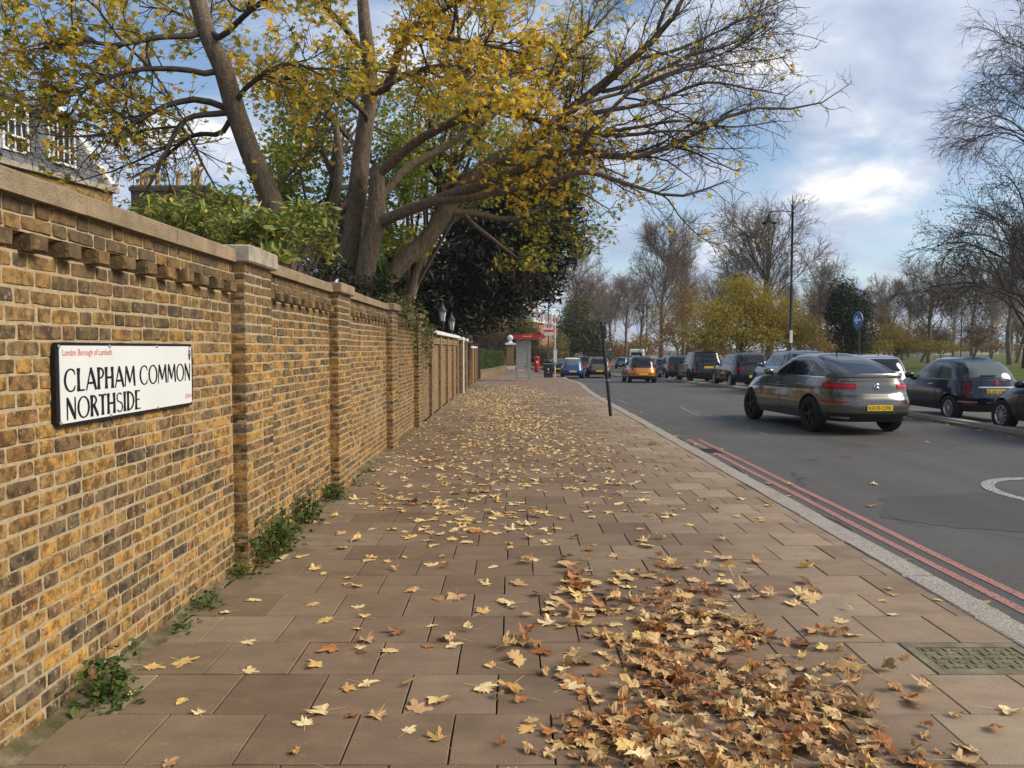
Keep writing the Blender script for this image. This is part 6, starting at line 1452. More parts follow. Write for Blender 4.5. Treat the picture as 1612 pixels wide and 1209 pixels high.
# --- left maple, leaning left over the wall
YA = 11.4
A_def = [
 [(475, 560, YA, .24), (458, 428, YA, .205), (435, 335, YA, .19), (402, 260, YA, .17), (372, 179, YA, .165), (350, 104, YA, .155), (324, 48, YA, .145), (309, 0, YA, .135), (300, -120, YA + .2, .10), (320, -260, YA + .4, .06)],
 [(350, 167, YA, .075), (316, 156, YA - .1, .07), (268, 164, YA - .3, .06), (231, 182, YA - .5, .05), (190, 205, YA - .8, .035), (120, 215, YA - 1.1, .02), (60, 210, YA - 1.3, .012)],
 [(342, 130, YA, .07), (305, 112, YA - .2, .062), (253, 108, YA - .4, .055), (201, 112, YA - .6, .045), (156, 130, YA - .8, .035), (90, 150, YA - 1.1, .02), (30, 160, YA - 1.3, .012)],
 [(354, 179, YA, .07), (309, 182, YA - .2, .06), (283, 197, YA - .3, .055), (253, 257, YA - .4, .042), (236, 290, YA - .5, .032), (222, 312, YA - .5, .02)],
 [(361, 214, YA, .06), (309, 212, YA + .3, .05), (275, 234, YA + .4, .04), (246, 260, YA + .4, .03), (205, 280, YA + .3, .015)],
 [(320, 58, YA, .07), (253, 58, YA - .4, .06), (179, 71, YA - .8, .045), (110, 60, YA - 1.2, .03), (40, 75, YA - 1.6, .015)],
 [(312, 10, YA, .08), (250, -40, YA - .5, .06), (160, -60, YA - 1.0, .045), (60, -60, YA - 1.5, .02)],
 [(335, 75, YA, .07), (390, 20, YA - .5, .055), (450, -20, YA - 1.0, .04), (520, -40, YA - 1.5, .02)],
 [(365, 160, YA, .06), (410, 120, YA - .4, .05), (460, 100, YA - .8, .035), (510, 120, YA - 1.2, .018)],
 [(356, 120, YA, .05), (330, 60, YA + 1, .04), (280, 20, YA + 1.6, .03), (220, 10, YA + 2, .015)]]
P0, R0 = limbs(A_def); R0[:1] *= .88; R0[1:] *= .66; orgA = np.array([P0[0, 0, 0], P0[0, 0, 1], 0.1])
tA = thing('maple_tree', 'maple leaning left behind the wall, gold and green leaves, nearest the camera', 'tree', orgA)
wood(tA, orgA, [(P0[:1], R0[:1], 14)], M['bark'], 'trunk'); 
P0b, R0b = P0[1:], R0[1:]
P1, R1 = grow(P0b, R0b, 75, (.7, 1.7), (.5, 1.1), 9, tg, .6, .3, 1, .08, .17, .008); P2, R2 = grow(np.concatenate([P0b[:, 2:11:1], P1]), np.concatenate([R0b[:, 2:11:1], R1]), 620, (.35, .85), (.5, 1.2), 7, tg, .55, .2, 1, .05, .2, .005)
P3, R3 = grow(P2, R2, 3000, (.15, .4), (.4, 1.1), 5, tg, .6, .25, 1, .06, .2, .0035)
wood(tA, orgA, [(P0b, R0b, 9), (P1, R1, 6), (P2, R2, 4)], M['twig'], 'limbs'); wood(tA, orgA, [(P3, R3, 3)], M['twig'], 'twigs')
lp_ = np.concatenate([leaf_points(P3, tg, 4, .4), leaf_points(P2, tg, 3, .5)]); px = 806 + lp_[:, 0] * FPX / lp_[:, 1]; py = 549 - (lp_[:, 2] - HCAM) * FPX / lp_[:, 1]
keep = np.where(py > 195, (tg.random(len(lp_)) < np.where(px < 190, .16, .34)), tg.random(len(lp_)) < .44) & ~((py > 235) & (px > 190) & (px < 400) & (tg.random(len(lp_)) < .75)); lp_ = lp_[keep]
put_leaves(tA, orgA, lp_, tg.uniform(.10, .185, len(lp_)), 1.0, SIMPLE, [(M['maple_mixed'], .62), (M['maple_gold'], .30), (M['maple_green'], .08)], tg)
# --- middle twin-stemmed maple
YB = 14.2
B_def = [
 [(548, 580, YB + .3, .26), (549, 447, YB + .3, .235), (560, 335, YB + .3, .22), (567, 260, YB + .3, .20), (579, 167, YB + .2, .18), (584, 123, YB + .2, .17), (575, 48, YB, .14), (571, 0, YB, .12), (560, -120, YB, .08), (575, -260, YB, .04)],
 [(565, 580, YB, .26), (573, 447, YB, .225), (586, 372, YB, .21), (592, 335, YB, .205), (594, 268, YB, .15), (596, 258, YB, .13)],
 [(594, 275, YB, .12), (660, 220, YB - .3, .105), (735, 182, YB - .7, .095), (794, 158, YB - 1.0, .085), (828, 182, YB - 1.2, .07), (865, 193, YB - 1.4, .062), (932, 212, YB - 1.7, .05), (995, 212, YB - 2.0, .04), (1060, 205, YB - 2.2, .022), (1120, 210, YB - 2.4, .01)],
 [(596, 322, YB, .11), (631, 272, YB + .2, .10), (660, 253, YB + .3, .095), (698, 234, YB + .4, .085), (742, 201, YB + .5, .075), (800, 165, YB + .6, .06), (870, 110, YB + .6, .045), (930, 50, YB + .5, .03), (985, -10, YB + .5, .015)],
 [(592, 345, YB, .15), (653, 328, YB - .2, .125), (698, 309, YB - .4, .115), (754, 294, YB - .7, .11), (809, 272, YB - 1, .10), (865, 246, YB - 1.3, .09), (905, 238, YB - 1.6, .075), (999, 249, YB - 2.0, .055), (1073, 220, YB - 2.2, .045), (1129, 193, YB - 2.3, .036), (1174, 171, YB - 2.3, .03), (1259, 171, YB - 2.3, .02), (1297, 160, YB - 2.3, .014), (1338, 132, YB - 2.3, .006)],
 [(679, 316, YB - .3, .085), (735, 313, YB - .9, .08), (809, 298, YB - 1.4, .075), (865, 288, YB - 1.9, .065), (921, 270, YB - 2.4, .055), (980, 287, YB - 2.7, .04), (1058, 309, YB - 3, .028), (1110, 298, YB - 3.1, .02), (1148, 283, YB - 3.2, .008)],
 [(583, 140, YB + .2, .12), (608, 138, YB - .2, .11), (625, 90, YB - .5, .10), (642, 48, YB - .8, .09), (709, 7, YB - 1.5, .075), (770, -40, YB - 2.2, .05), (850, -80, YB - 3, .025)],
 [(577, 90, YB, .09), (540, 40, YB - .8, .07), (500, 0, YB - 1.6, .055), (430, -50, YB - 2.4, .03)],
 [(588, 190, YB + .2, .07), (540, 150, YB - .8, .055), (490, 130, YB - 1.8, .04), (440, 120, YB - 2.6, .025), (395, 130, YB - 3.2, .012)],
 [(640, 60, YB - .8, .06), (700, 60, YB - 2, .05), (760, 70, YB - 3, .035), (830, 85, YB - 3.8, .018)],
 [(600, 140, YB, .06), (660, 110, YB - 1.6, .05), (720, 105, YB - 2.8, .035), (780, 130, YB - 3.8, .02), (820, 160, YB - 4.2, .01)],
 [(735, 185, YB - .7, .05), (730, 120, YB - 1.2, .042), (722, 50, YB - 1.6, .035), (715, -30, YB - 2.0, .02)],
 [(905, 238, YB - 1.6, .05), (935, 205, YB - 1.7, .045), (985, 150, YB - 1.7, .04), (1040, 120, YB - 1.8, .03), (1110, 95, YB - 1.9, .02), (1190, 60, YB - 2, .012), (1250, 20, YB - 2, .006)],
 [(932, 212, YB - 1.7, .04), (999, 201, YB - 1.9, .034), (1073, 190, YB - 2, .028), (1150, 200, YB - 2.1, .018), (1230, 190, YB - 2.2, .008)],
 [(865, 193, YB - 1.4, .045), (930, 160, YB - 1.3, .04), (1000, 140, YB - 1.2, .034), (1080, 110, YB - 1.2, .026), (1160, 100, YB - 1.1, .016), (1240, 90, YB - 1.1, .008)]]
P0, R0 = limbs(B_def, 18, 2); R0[:2] *= .84; R0[2:] *= .76; orgB = np.array([P0[0, 0, 0], P0[0, 0, 1], 0.1])
tB = thing('maple_tree', 'twin trunked maple behind the wall with long limbs reaching over pavement and road', 'tree', orgB)
wood(tB, orgB, [(P0[:2], R0[:2], 16)], M['bark'], 'trunk'); P0b, R0b = P0[2:], R0[2:]
P1, R1 = grow(P0b, R0b, 130, (.7, 1.6), (.4, 1.0), 9, tg, .6, .24, .86, .05, .15, .008); P2, R2 = grow(np.concatenate([P0b[:, 4:13], P0b[:, 9:18], P1]), np.concatenate([R0b[:, 4:13], R0b[:, 9:18], R1]), 1150, (.32, .8), (.4, 1.1), 7, tg, .55, .12, 1, .04, .19, .005)
P3, R3 = grow(P2, R2, 5200, (.13, .38), (.4, 1.1), 5, tg, .6, .2, 1, .06, .22, .0038)
wood(tB, orgB, [(P0b, R0b, 10)], M['bark'], 'limbs'); wood(tB, orgB, [(P1, R1, 6), (P2, R2, 4)], M['twig'], 'branches'); wood(tB, orgB, [(P3, R3, 3)], M['twig'], 'twigs')
def pxy(Q): return 806 + Q[:, 0] * FPX / Q[:, 1], 549 - (Q[:, 2] - HCAM) * FPX / Q[:, 1]
lp_ = np.concatenate([leaf_points(P3, tg, 5, .4), leaf_points(P2, tg, 4, .5)]); px, py = pxy(lp_)
lp_ = lp_[tg.random(len(lp_)) < np.interp(px, [380, 560, 820, 900, 960, 1040, 1150], [.36, .38, .36, .20, .07, .04, .015])]
put_leaves(tB, orgB, lp_, tg.uniform(.10, .185, len(lp_)), 1.0, SIMPLE, [(M['maple_gold'], .70), (M['maple_mixed'], .30)], tg)
# --- right leaning maple
YC = 15.4
C_def = [
 [(590, 590, YC, .27), (608, 447, YC, .24), (623, 417, YC, .23), (660, 391, YC, .215), (690, 354, YC, .20), (709, 320, YC, .19), (754, 268, YC, .17), (802, 242, YC, .155), (847, 216, YC, .145), (887, 182, YC, .13), (940, 141, YC - .1, .115), (995, 93, YC - .2, .09), (1029, 63, YC - .3, .075), (1058, 30, YC - .4, .06), (1080, -10, YC - .5, .045), (1110, -80, YC - .6, .02)],
 [(700, 335, YC, .10), (740, 335, YC + .5, .085), (800, 345, YC + 1, .07), (850, 330, YC + 1.4, .05), (900, 300, YC + 1.6, .03), (960, 330, YC + 1.6, .015)],
 [(735, 345, YC + .4, .06), (780, 380, YC + .5, .05), (820, 410, YC + .4, .035), (860, 425, YC + .2, .018)],
 [(880, 190, YC, .07), (950, 175, YC - .3, .06), (1030, 160, YC - .5, .045), (1110, 130, YC - .6, .032), (1180, 140, YC - .7, .02), (1240, 150, YC - .7, .008)],
 [(930, 150, YC, .06), (1000, 130, YC + .3, .05), (1080, 90, YC + .5, .036), (1150, 70, YC + .6, .024), (1220, 30, YC + .6, .01)],
 [(995, 93, YC - .2, .05), (1060, 80, YC - .4, .04), (1130, 50, YC - .5, .028), (1200, 15, YC - .6, .015), (1260, -10, YC - .6, .008)],
 [(802, 242, YC, .07), (850, 170, YC + .4, .06), (890, 100, YC + .6, .045), (930, 30, YC + .8, .03), (960, -50, YC + 1, .015)],
 [(780, 255, YC, .06), (850, 265, YC + .4, .05), (920, 255, YC + .7, .035), (990, 280, YC + .8, .018)],
 [(1029, 63, YC - .3, .05), (1050, 10, YC - .2, .04), (1090, -50, YC, .02)],
 [(830, 338, YC + 1.3, .04), (890, 360, YC + 1.2, .03), (940, 370, YC + 1.0, .015)]]
P0, R0 = limbs(C_def, 18); R0 *= .80; orgC = np.array([P0[0, 0, 0], P0[0, 0, 1], 0.1])
tC = thing('maple_tree', 'maple with curved brown trunk leaning right over the pavement', 'tree', orgC)
wood(tC, orgC, [(P0[:1], R0[:1], 16)], M['bark'], 'trunk'); P0b, R0b = P0[1:], R0[1:]
P1, R1 = grow(P0, R0, 110, (.7, 1.7), (.4, 1.0), 9, tg, .45, .38, .86, .04, .15, .008, weight=np.array([1.6] + [1] * (len(P0) - 1))); P2, R2 = grow(np.concatenate([P0b[:, 4:13], P0b[:, 9:18], P1]), np.concatenate([R0b[:, 4:13], R0b[:, 9:18], R1]), 1050, (.32, .85), (.4, 1.1), 7, tg, .55, .12, 1, .03, .19, .005)
P3, R3 = grow(P2, R2, 4800, (.13, .38), (.4, 1.1), 5, tg, .6, .2, 1, .06, .22, .0038)
wood(tC, orgC, [(P0b, R0b, 9)], M['bark'], 'limbs'); wood(tC, orgC, [(P1, R1, 6), (P2, R2, 4)], M['twig'], 'branches'); wood(tC, orgC, [(P3, R3, 3)], M['twig'], 'twigs')
lp_ = np.concatenate([leaf_points(P3, tg, 5, .4), leaf_points(P2, tg, 4, .4)]); px, py = pxy(lp_)
lp_ = lp_[(tg.random(len(lp_)) < np.interp(px, [600, 850, 930, 1000, 1060, 1150], [.45, .40, .22, .07, .035, .015]) * np.where(py > 300, .45, np.where(py > 220, .9, .6)))| ((py > 290) & (px < 1000) & (tg.random(len(lp_)) < .18))]
px, py = pxy(lp_); lp_ = lp_[py < 428]; px, py = pxy(lp_); lo_ = py > 270
put_leaves(tC, orgC, lp_[~lo_], tg.uniform(.10, .17, (~lo_).sum()), 1.0, SIMPLE, [(M['maple_mixed'], .70), (M['maple_gold'], .30)], tg, n_single=150)
put_leaves(tC, orgC, lp_[lo_], tg.uniform(.10, .17, lo_.sum()), 1.0, SIMPLE, [(M['maple_mixed'], .30), (M['maple_green'], .70)], tg, n_single=150)
# --- thin trunk and green maples behind
def blob_tree(name, label, base, lumps, n, size, mats, geos, rg, trunk_r=.2, cat='tree', shell=.45, n_single=0, tilt=1.1, nb=40, twigm='twig', group=None, trunk_pts=None, up=0.0, barkm='bark'):
    """crown of leaves spread through several lumps (centre, radii), fed by branches from the trunk"""
    base = np.asarray(base, float); root = thing(name, label, cat, base, group=group); C_ = np.array([l[0] for l in lumps], float); S_ = np.array([l[1] for l in lumps], float)
    tp = trunk_pts if trunk_pts is not None else [base, base * .5 + C_.mean(0) * .5 + rg.normal(0, .15, 3), C_.mean(0)]
    Pt = resample(tp, 10)[None]; Rt = (trunk_r * np.linspace(1.1, .35, 10))[None]
    wood(root, base, [(Pt, Rt, 10)], M[barkm], 'trunk')
    w = S_.prod(1); w /= w.sum(); li = rg.choice(len(lumps), nb, p=w)
    st = Pt[0][rg.integers(4, 10, nb)]; en = C_[li] + rg.normal(0, .45, (nb, 3)) * S_[li]; mid = (st + en) / 2 + rg.normal(0, .12, (nb, 3)) * S_[li] + np.array([0, 0, .15]) * S_[li]
    Pb = np.stack([st, st * .5 + mid * .5, mid, mid * .5 + en * .5, en], 1); Rb = trunk_r * np.array([.34, .26, .2, .13, .06])[None] * rg.uniform(.6, 1.1, (nb, 1))
    Pq, Rq = grow(Pb, Rb, nb * 5, (.3 * S_.mean(), .8 * S_.mean()), (.4, 1.1), 6, rg, .5, .3, 1, .03, .18, .006)
    wood(root, base, [(Pb, Rb, 6), (Pq, Rq, 4)], M[twigm], 'branches')
    li = rg.choice(len(lumps), n, p=w); d = rg.normal(size=(n, 3)); d /= np.linalg.norm(d, axis=1, keepdims=True); rad = rg.random(n) ** shell
    bump = 1 + .22 * np.sin(d[:, 0] * 7 + li) * np.sin(d[:, 1] * 6 + 2 * li) + .15 * np.sin(d[:, 2] * 11 + li)
    pos = C_[li] + d * S_[li] * (rad * bump)[:, None]
    put_leaves(root, base, pos, rg.uniform(size[0], size[1], n), tilt, geos, mats, rg, n_single=n_single)
    return root
def lump(px, py, Y, rx, ry, dy=1.5): c = at(px, py, Y); return (tuple(c), (rx * Y / FPX, dy, ry * Y / FPX))
bt = at(510, 450, 14.8)
blob_tree('green_maple', 'thin trunked green maple between the two big maples', (bt[0], 14.8, .1), [lump(500, 230, 16.5, 70, 60), lump(540, 330, 16.5, 60, 60), lump(450, 310, 16.5, 55, 55), lump(480, 170, 16.5, 80, 50), lump(620, 240, 17, 60, 70), lump(430, 380, 16, 60, 30), lump(560, 130, 17, 70, 50), lump(610, 360, 17.5, 50, 50), lump(500, 400, 17, 60, 40), lump(640, 300, 18, 50, 50)],
          8500, (.11, .19), [(M['maple_green'], 1)], SIMPLE, tg, .17, shell=.6, trunk_pts=[(bt[0], 14.8, .1), at(510, 443, 14.8), at(521, 335, 14.8), at(536, 268, 14.9), at(528, 193, 15)])
blob_tree('green_maple', 'bushy green maple behind the curved trunk', (-3.4, 19, .1), [lump(660, 250, 19, 70, 60), lump(730, 300, 19.5, 70, 45), lump(800, 250, 19.5, 60, 60), lump(740, 200, 19.5, 80, 50), lump(680, 160, 19, 90, 50), lump(660, 380, 18, 30, 30)],
          7500, (.11, .19), [(M['maple_mixed'], .3), (M['maple_green'], .7)], SIMPLE, tg, .2, shell=.6)
blob_tree('green_maple', 'green tree beyond the chimney house at the back of the garden', (at(390, 480, 24)[0], 24, .1), [lump(400, 370, 24, 60, 35), lump(330, 395, 24, 60, 25), lump(470, 360, 24, 60, 50), lump(560, 380, 24, 60, 50), lump(450, 250, 25, 45, 60)],
          8000, (.14, .22), [(M['maple_green'], 1)], SIMPLE, tg, .2, shell=.6)
# --- dark holm oak over the pavement
blob_tree('holm_oak', 'large very dark evergreen oak overhanging the pavement ahead', (-4.8, 35, -.1), [lump(600, 420, 31.5, 60, 70, 2), lump(650, 440, 32.5, 80, 70, 3), lump(740, 440, 33.5, 90, 80, 3.2), lump(700, 490, 32.5, 80, 35, 2.5), lump(820, 400, 33.5, 75, 80, 3), lump(870, 360, 33.5, 55, 70, 2.6), lump(800, 470, 33.5, 55, 45, 2.6), lump(830, 300, 34.5, 85, 70, 3), lump(885, 300, 33.5, 35, 50, 2), lump(760, 360, 34.5, 90, 90, 3), lump(860, 440, 33.5, 35, 40, 2), lump(740, 510, 32.0, 60, 22, 2), lump(640, 500, 31.5, 50, 25, 2), lump(905, 390, 33.0, 18, 25, 1.5)],
          46000, (.20, .35), [(M['dark_leaf'], 1)], OVAL, tg, .5, shell=.55, nb=60)
# --- shrubs and ivy along the wall
def shrub(label, specs, n, size, mat, geos=OVAL, name='laurel_shrub', n_single=150, cat='shrub', tilt=.9):
    c0 = np.array(specs[0][0]); return blob_tree(name, label, (c0[0], c0[1], .1), specs, n, size, [(M[mat], 1)], geos, tg, .03, cat, .6, n_single, tilt, 24, 'twig')
shrub('broad laurel shrub with pale green leaves rising over the coping left of the leaning trunk', [lump(300, 348, 8.6, 75, 34, .6), lump(385, 362, 8.0, 60, 42, .6), lump(250, 330, 9.2, 50, 24, .6), lump(350, 320, 9.4, 60, 30, .5)], 1800, (.085, .15), 'laurel_leaf')
shrub('laurel sprays in front of the leaning maple trunk just behind the pier cap', [lump(440, 362, 7.9, 55, 40, .45), lump(485, 345, 8.6, 50, 34, .4), lump(430, 400, 7.7, 40, 20, .4), lump(500, 390, 9, 40, 25, .4)], 1000, (.085, .15), 'laurel_leaf')
shrub('low evergreen shrub between the trunks above the second pier', [lump(520, 425, 12.0, 40, 28, .5), lump(560, 450, 12.5, 30, 22, .5), lump(600, 455, 14, 40, 30, .5)], 900, (.08, .14), 'holly_leaf', n_single=60)
yc = thing('yucca', 'spiky green yucca between the maple trunks', 'plant', (at(606, 430, 15)[0], 14.8, .1)); yo = (at(606, 430, 15)[0], 14.8, .1)
hub = np.array(at(606, 445, 14.8)); MB().tube([yo, hub], [.09, .07], 8).build('stem', M['bark'], yc, origin=yo)
for i in range(46):
    a, e = tg.uniform(0, 2 * np.pi), tg.uniform(-.3, 1.45); d = np.array([math.cos(a) * math.cos(e), math.sin(a) * math.cos(e), math.sin(e)]); l = tg.uniform(.5, .85); sd = np.cross(d, [0, 0, 1.]); sd /= np.linalg.norm(sd) + 1e-6; w = .024
    pts = [hub, hub + d * l * .5, hub + d * l + np.array([0, 0, -.12 * (1 - d[2])])]
    MB().add([pts[0] - sd * w * .6, pts[0] + sd * w * .6, pts[1] + sd * w, pts[1] - sd * w, pts[2]], [(0, 1, 2, 3)], [(3, 2, 4)]).build('leaf', M['weed_leaf'], yc, origin=yo)
iv = thing('ivy', 'yellow flecked ivy trailing over the wall end', 'ivy', (-2.0, 15.2, 2.3)); io = (-2.0, 15.2, 2.3)
n = 1500; y = tg.uniform(12.9, 17.6, n); topz = np.where(y < 16.1, 2.36, 2.08); hang = np.interp(y, [12.9, 14.0, 14.7, 15.3, 16.2, 17, 17.6], [.05, .25, .6, 1.1, .9, .35, .05]); f = tg.random(n)
onw = f < .62; s_ = tg.random(n) ** 1.4
pos = np.stack([np.where(onw, np.where(y < 15.5, -1.90, -1.80) + tg.normal(0.03, .035, n), tg.uniform(-2.35, -1.8, n)), y, np.where(onw, topz - s_ * hang, topz + np.abs(tg.normal(0, .09, n)))], 1)
put_leaves(iv, io, pos, tg.uniform(.06, .11, n), 1.0, SIMPLE, [(M['ivy_leaf'], 1)], tg, n_single=120, crown='foliage')
Pv = np.stack([np.stack([np.full(14, -1.86) + .02 * np.arange(14) % .05, np.linspace(13.2, 17.2, 14), np.where(np.linspace(13.2, 17.2, 14) < 16, 2.36, 2.07)], 1), np.stack([np.full(14, -1.85), np.linspace(15.0, 15.3, 14), np.linspace(2.36, 1.3, 14)], 1)]); wood(iv, io, [(Pv, np.full((2, 14), .012), 5)], M['twig'], 'vine_stem')
# --- weeds at the foot of the wall
WG = [leaf_oval(3, .5), leaf_oval(4, .62)]
for i, (px, py, w, h_, n, lab) in enumerate(((118, 1098, .13, .17, 190, 'weed clump at the foot of the wall nearest the camera'), (200, 1108, .05, .04, 30, 'tiny weed tuft on the paving beside the nearest clump'), (285, 958, .08, .13, 90, 'small upright weed under the street sign'), (262, 992, .06, .05, 50, 'flat little weed rosette between the small weeds'),
        (410, 876, .30, .46, 760, 'large leafy weed clump at the foot of the first pier'), (385, 905, .12, .12, 120, 'pale low weeds at the corner before the first pier'), (456, 822, .14, .34, 240, 'tall dark weed just past the first pier'), (508, 788, .16, .20, 220, 'weed clump between the first two piers'), (545, 765, .10, .09, 90, 'low weed at the base of the second pier'), (575, 742, .10, .09, 80, 'little weed tuft just past the second pier'), (1030, 700, .12, .03, 70, 'dry grass tuft on the kerb edge by the drain'))):
    p = on_z(px, py); 
    if px < 700: p[0] = max(p[0], -1.86)
    wd = thing('weed', lab, 'weed', (p[0], p[1], 0), group='weeds along the wall'); rg = tg
    nst = max(4, n // 12); an = rg.uniform(0, 2 * np.pi, nst); rad = np.sqrt(rg.random(nst)) * w; lean = rg.uniform(.1, .6, nst) * w
    tip = np.stack([rad * np.cos(an) * (.6 if px < 700 else 1) + lean * np.cos(an) * .5, rad * np.sin(an) * 1.25 + lean * np.sin(an), h_ * rg.uniform(.45, 1.0, nst) * (1 - .5 * (rad / w) ** 2)], 1); bs_ = np.stack([rad * np.cos(an) * .5, rad * np.sin(an) * .8, np.zeros(nst)], 1)
    tip[:, 0] = np.maximum(tip[:, 0], -.09 if px < 700 else -9); Ps = np.stack([bs_, bs_ * .5 + tip * .5 + np.array([0, 0, .1 * h_]), tip], 1); wood(wd, (0, 0, 0), [(Ps, np.full((nst, 3), .003), 4)], M['weed_leaf'], 'stems')
    q_ = leaf_points(Ps, rg, max(1, n // nst), .2) * 1.0; q_[:, 2] = np.maximum(q_[:, 2], .006); q_[:, 0] = np.maximum(q_[:, 0], -.095 if px < 700 else -9)
    Rw = rotmats(len(q_), rg, .55); mb = MB(); scatter(mb, WG, q_, rg.uniform(.022, .055, len(q_)) * (1.15 if h_ > .15 else .8), Rw, rg); tag(mb.build('foliage', M['weed_leaf'], wd), kind='stuff')

# --- trees of the common: bare crowns, bushes, far belt
def bare_meshes(seed, H, tr, spread, nl=(10, 60, 330, 1300), lean=0.0, upb=.25, forks=True, droop=0.0, first=.25, fat=1.0):
    rg = np.random.default_rng(seed)
    T = np.array([[0, 0, -.3], [rg.normal(0, .1), rg.normal(0, .1), H * .25], [lean * .5, rg.normal(0, .2), H * .5], [lean, rg.normal(0, .3), H * .78], [lean * 1.2, rg.normal(0, .3), H * .95]])
    P0 = resample(T, 14)[None]; R0 = (tr * np.interp(np.linspace(0, 1, 14), [0, .06, .3, .7, 1], [1.35, 1.0, .8, .4, .1]))[None]
    P1, R1 = grow(P0, R0, nl[0], (spread * .7, spread * 1.15), (.45, 1.05), 10, rg, .42, first, .85, upb, .10, .03, droop=droop, rcap=.013); P2, R2 = grow(np.concatenate([P1, P0[:, 4:14]]), np.concatenate([R1, R0[:, 4:14]]), nl[1], (spread * .35, spread * .65), (.35, .9), 8, rg, .5, .25, 1, upb * .6, .14, .02, droop=droop)
    P3, R3 = grow(P2, R2, nl[2], (spread * .16, spread * .34), (.35, 1.0), 6, rg, .5, .2, 1, upb * .3, .16, .012 * fat, droop=droop); P4, R4 = grow(P3, R3, nl[3], (spread * .07, spread * .17), (.35, 1.0), 4, rg, .6, .2, 1, .05, .18, .008 * fat, droop=droop)
    a = MB()
    for P, Q, s_ in ((P0, R0, 10), (P1, R1, 6)): V, F = tubes(P, Q, s_); a.add(V, F)
    b = MB()
    for P, Q, s_ in ((P2, R2, 4), (P3, R3, 3), (P4, R4, 3)): V, F = tubes(P, Q, s_); b.add(V, F)
    return a.mesh('trunk', True), b.mesh('crown', True), P4
NLV = (16, 150, 1100, 5200)
BARE = [bare_meshes(1, 14, .36, 6.5, NLV, fat=1.45, upb=.20), bare_meshes(2, 13, .28, 5.2, NLV, fat=1.45, upb=.30), bare_meshes(3, 12, .32, 6.2, NLV, fat=1.45, upb=.22), bare_meshes(4, 15, .30, 5.5, NLV, fat=1.45, upb=.30)]
def bare(label, px, Y, k_, H, rz, mats=('bark_far', 'twig_far'), group='bare trees on the common', wide=1.0, x=None):
    xx = (px - 806) * Y / FPX if x is None else x; s_ = H / (14, 13, 12, 15)[k_]
    zb_ = lawn_z(xx, Y) if xx - float(bend(Y)) > 13 else float(zp(Y))
    t = thing('bare_tree', label, 'tree', (xx, Y, zb_), rz, group); t.scale = (s_ * wide, s_ * wide, s_)
    for nm, me, mt in (('trunk', BARE[k_][0], mats[0]), ('crown', BARE[k_][1], mats[1])):
        m2 = me if (not me.materials or me.materials[0] == M[mt]) else me.copy()
        if not m2.materials: m2.materials.append(M[mt])
        else: m2.materials[0] = M[mt]
        link(nm, m2, None, t)
bare('broad bare tree right behind the tall street lamp', 1205, 66, 2, 12.6, .4, wide=1.12); bare('slender bare tree above the orange car, left of the yellow bush', 1040, 84, 1, 14.5, 1.0, wide=.9); bare('upright bare tree with twin limbs left of the broad one', 1075, 90, 3, 15, 2.2, wide=.85)
bare('bare tree leaning in behind the dark evergreen', 1290, 80, 0, 9.5, 3.0); bare('round bare tree left of the park lamp', 1462, 96, 2, 10.8, 2.0, wide=1.15); bare('far bare tree behind the park lamp', 1530, 118, 0, 13, .9); bare('small bare tree right of the dark evergreen', 1400, 100, 1, 9.8, 4.0)
bare('bare tree farthest right of the far group', 1590, 130, 3, 17, 1.7); bare('dark dense bare tree just left of the huge right edge trunk', 1590, 84, 2, 14, 3.3, ('bark_far', 'twig_dark'), wide=.75); bare('thin bare tree between evergreen and round tree', 1345, 120, 3, 11, 5.0)
ORD = 'first second third fourth fifth sixth seventh eighth ninth tenth eleventh twelfth thirteenth fourteenth fifteenth sixteenth'.split(); FARX = [985, 1010, 960, 940, 925, 1120, 1160, 1240, 1300, 1430, 1500, 1370, 1560, 1600, 1200, 1080]
for i, (px, Y, k_, H, rz) in enumerate(((985, 150, 1, 15, .2), (1010, 135, 0, 13, 1.3), (960, 175, 2, 15, 2.1), (940, 190, 3, 17, 3.3), (925, 150, 0, 14, .7), (1120, 120, 2, 12, 2.9), (1160, 140, 0, 13, 4.1), (1240, 150, 1, 13, 5.2), (1300, 165, 2, 13, .3), (1430, 170, 0, 14, 1.9), (1500, 175, 1, 15, 2.5), (1370, 185, 3, 15, 3.6), (1560, 180, 2, 15, 4.4), (1600, 210, 0, 16, 5.3), (1200, 190, 3, 16, .8), (1080, 170, 2, 14, 1.1))):
    bare(('tall ' if H > 14.5 else 'low ') + f'distant bare tree in the far belt, {ORD[sorted(FARX).index(px)]} from the left', px, Y, k_, H, rz, group='distant belt of bare trees')
bare('bare topped tree left of the road beyond the bus stop', 905, 112, 0, 14.5, 1.2, x=9.0)
# the big dark tree at the right edge
big = bare_meshes(9, 30, .38, 7.6, (34, 300, 2000, 8000), -1.0, .10, droop=.30, first=.10, fat=1.7); bx_, by_ = 40.0, 60.0
bt_ = thing('plane_tree', 'huge dark bare tree at the right edge with drooping twigs and seed clusters', 'tree', (bx_, by_, lawn_z(bx_, by_)), 2.1)
link('trunk', big[0], M['twig_dark'], bt_); link('crown', big[1], M['twig_dark'], bt_)
sp = big[2][tg.random(len(big[2])) < .55][:, -1]; sp = np.repeat(sp, 2, 0) + tg.normal(0, .12, (len(sp) * 2, 3)); m = sp[:, 2] < 15.5; sp = sp[m]
mb = MB(); scatter(mb, OVAL, sp, tg.uniform(.14, .30, len(sp)), rotmats(len(sp), tg, 1.2), tg); tag(mb.build('seed_clusters', M['dead_cluster'], bt_), kind='stuff')
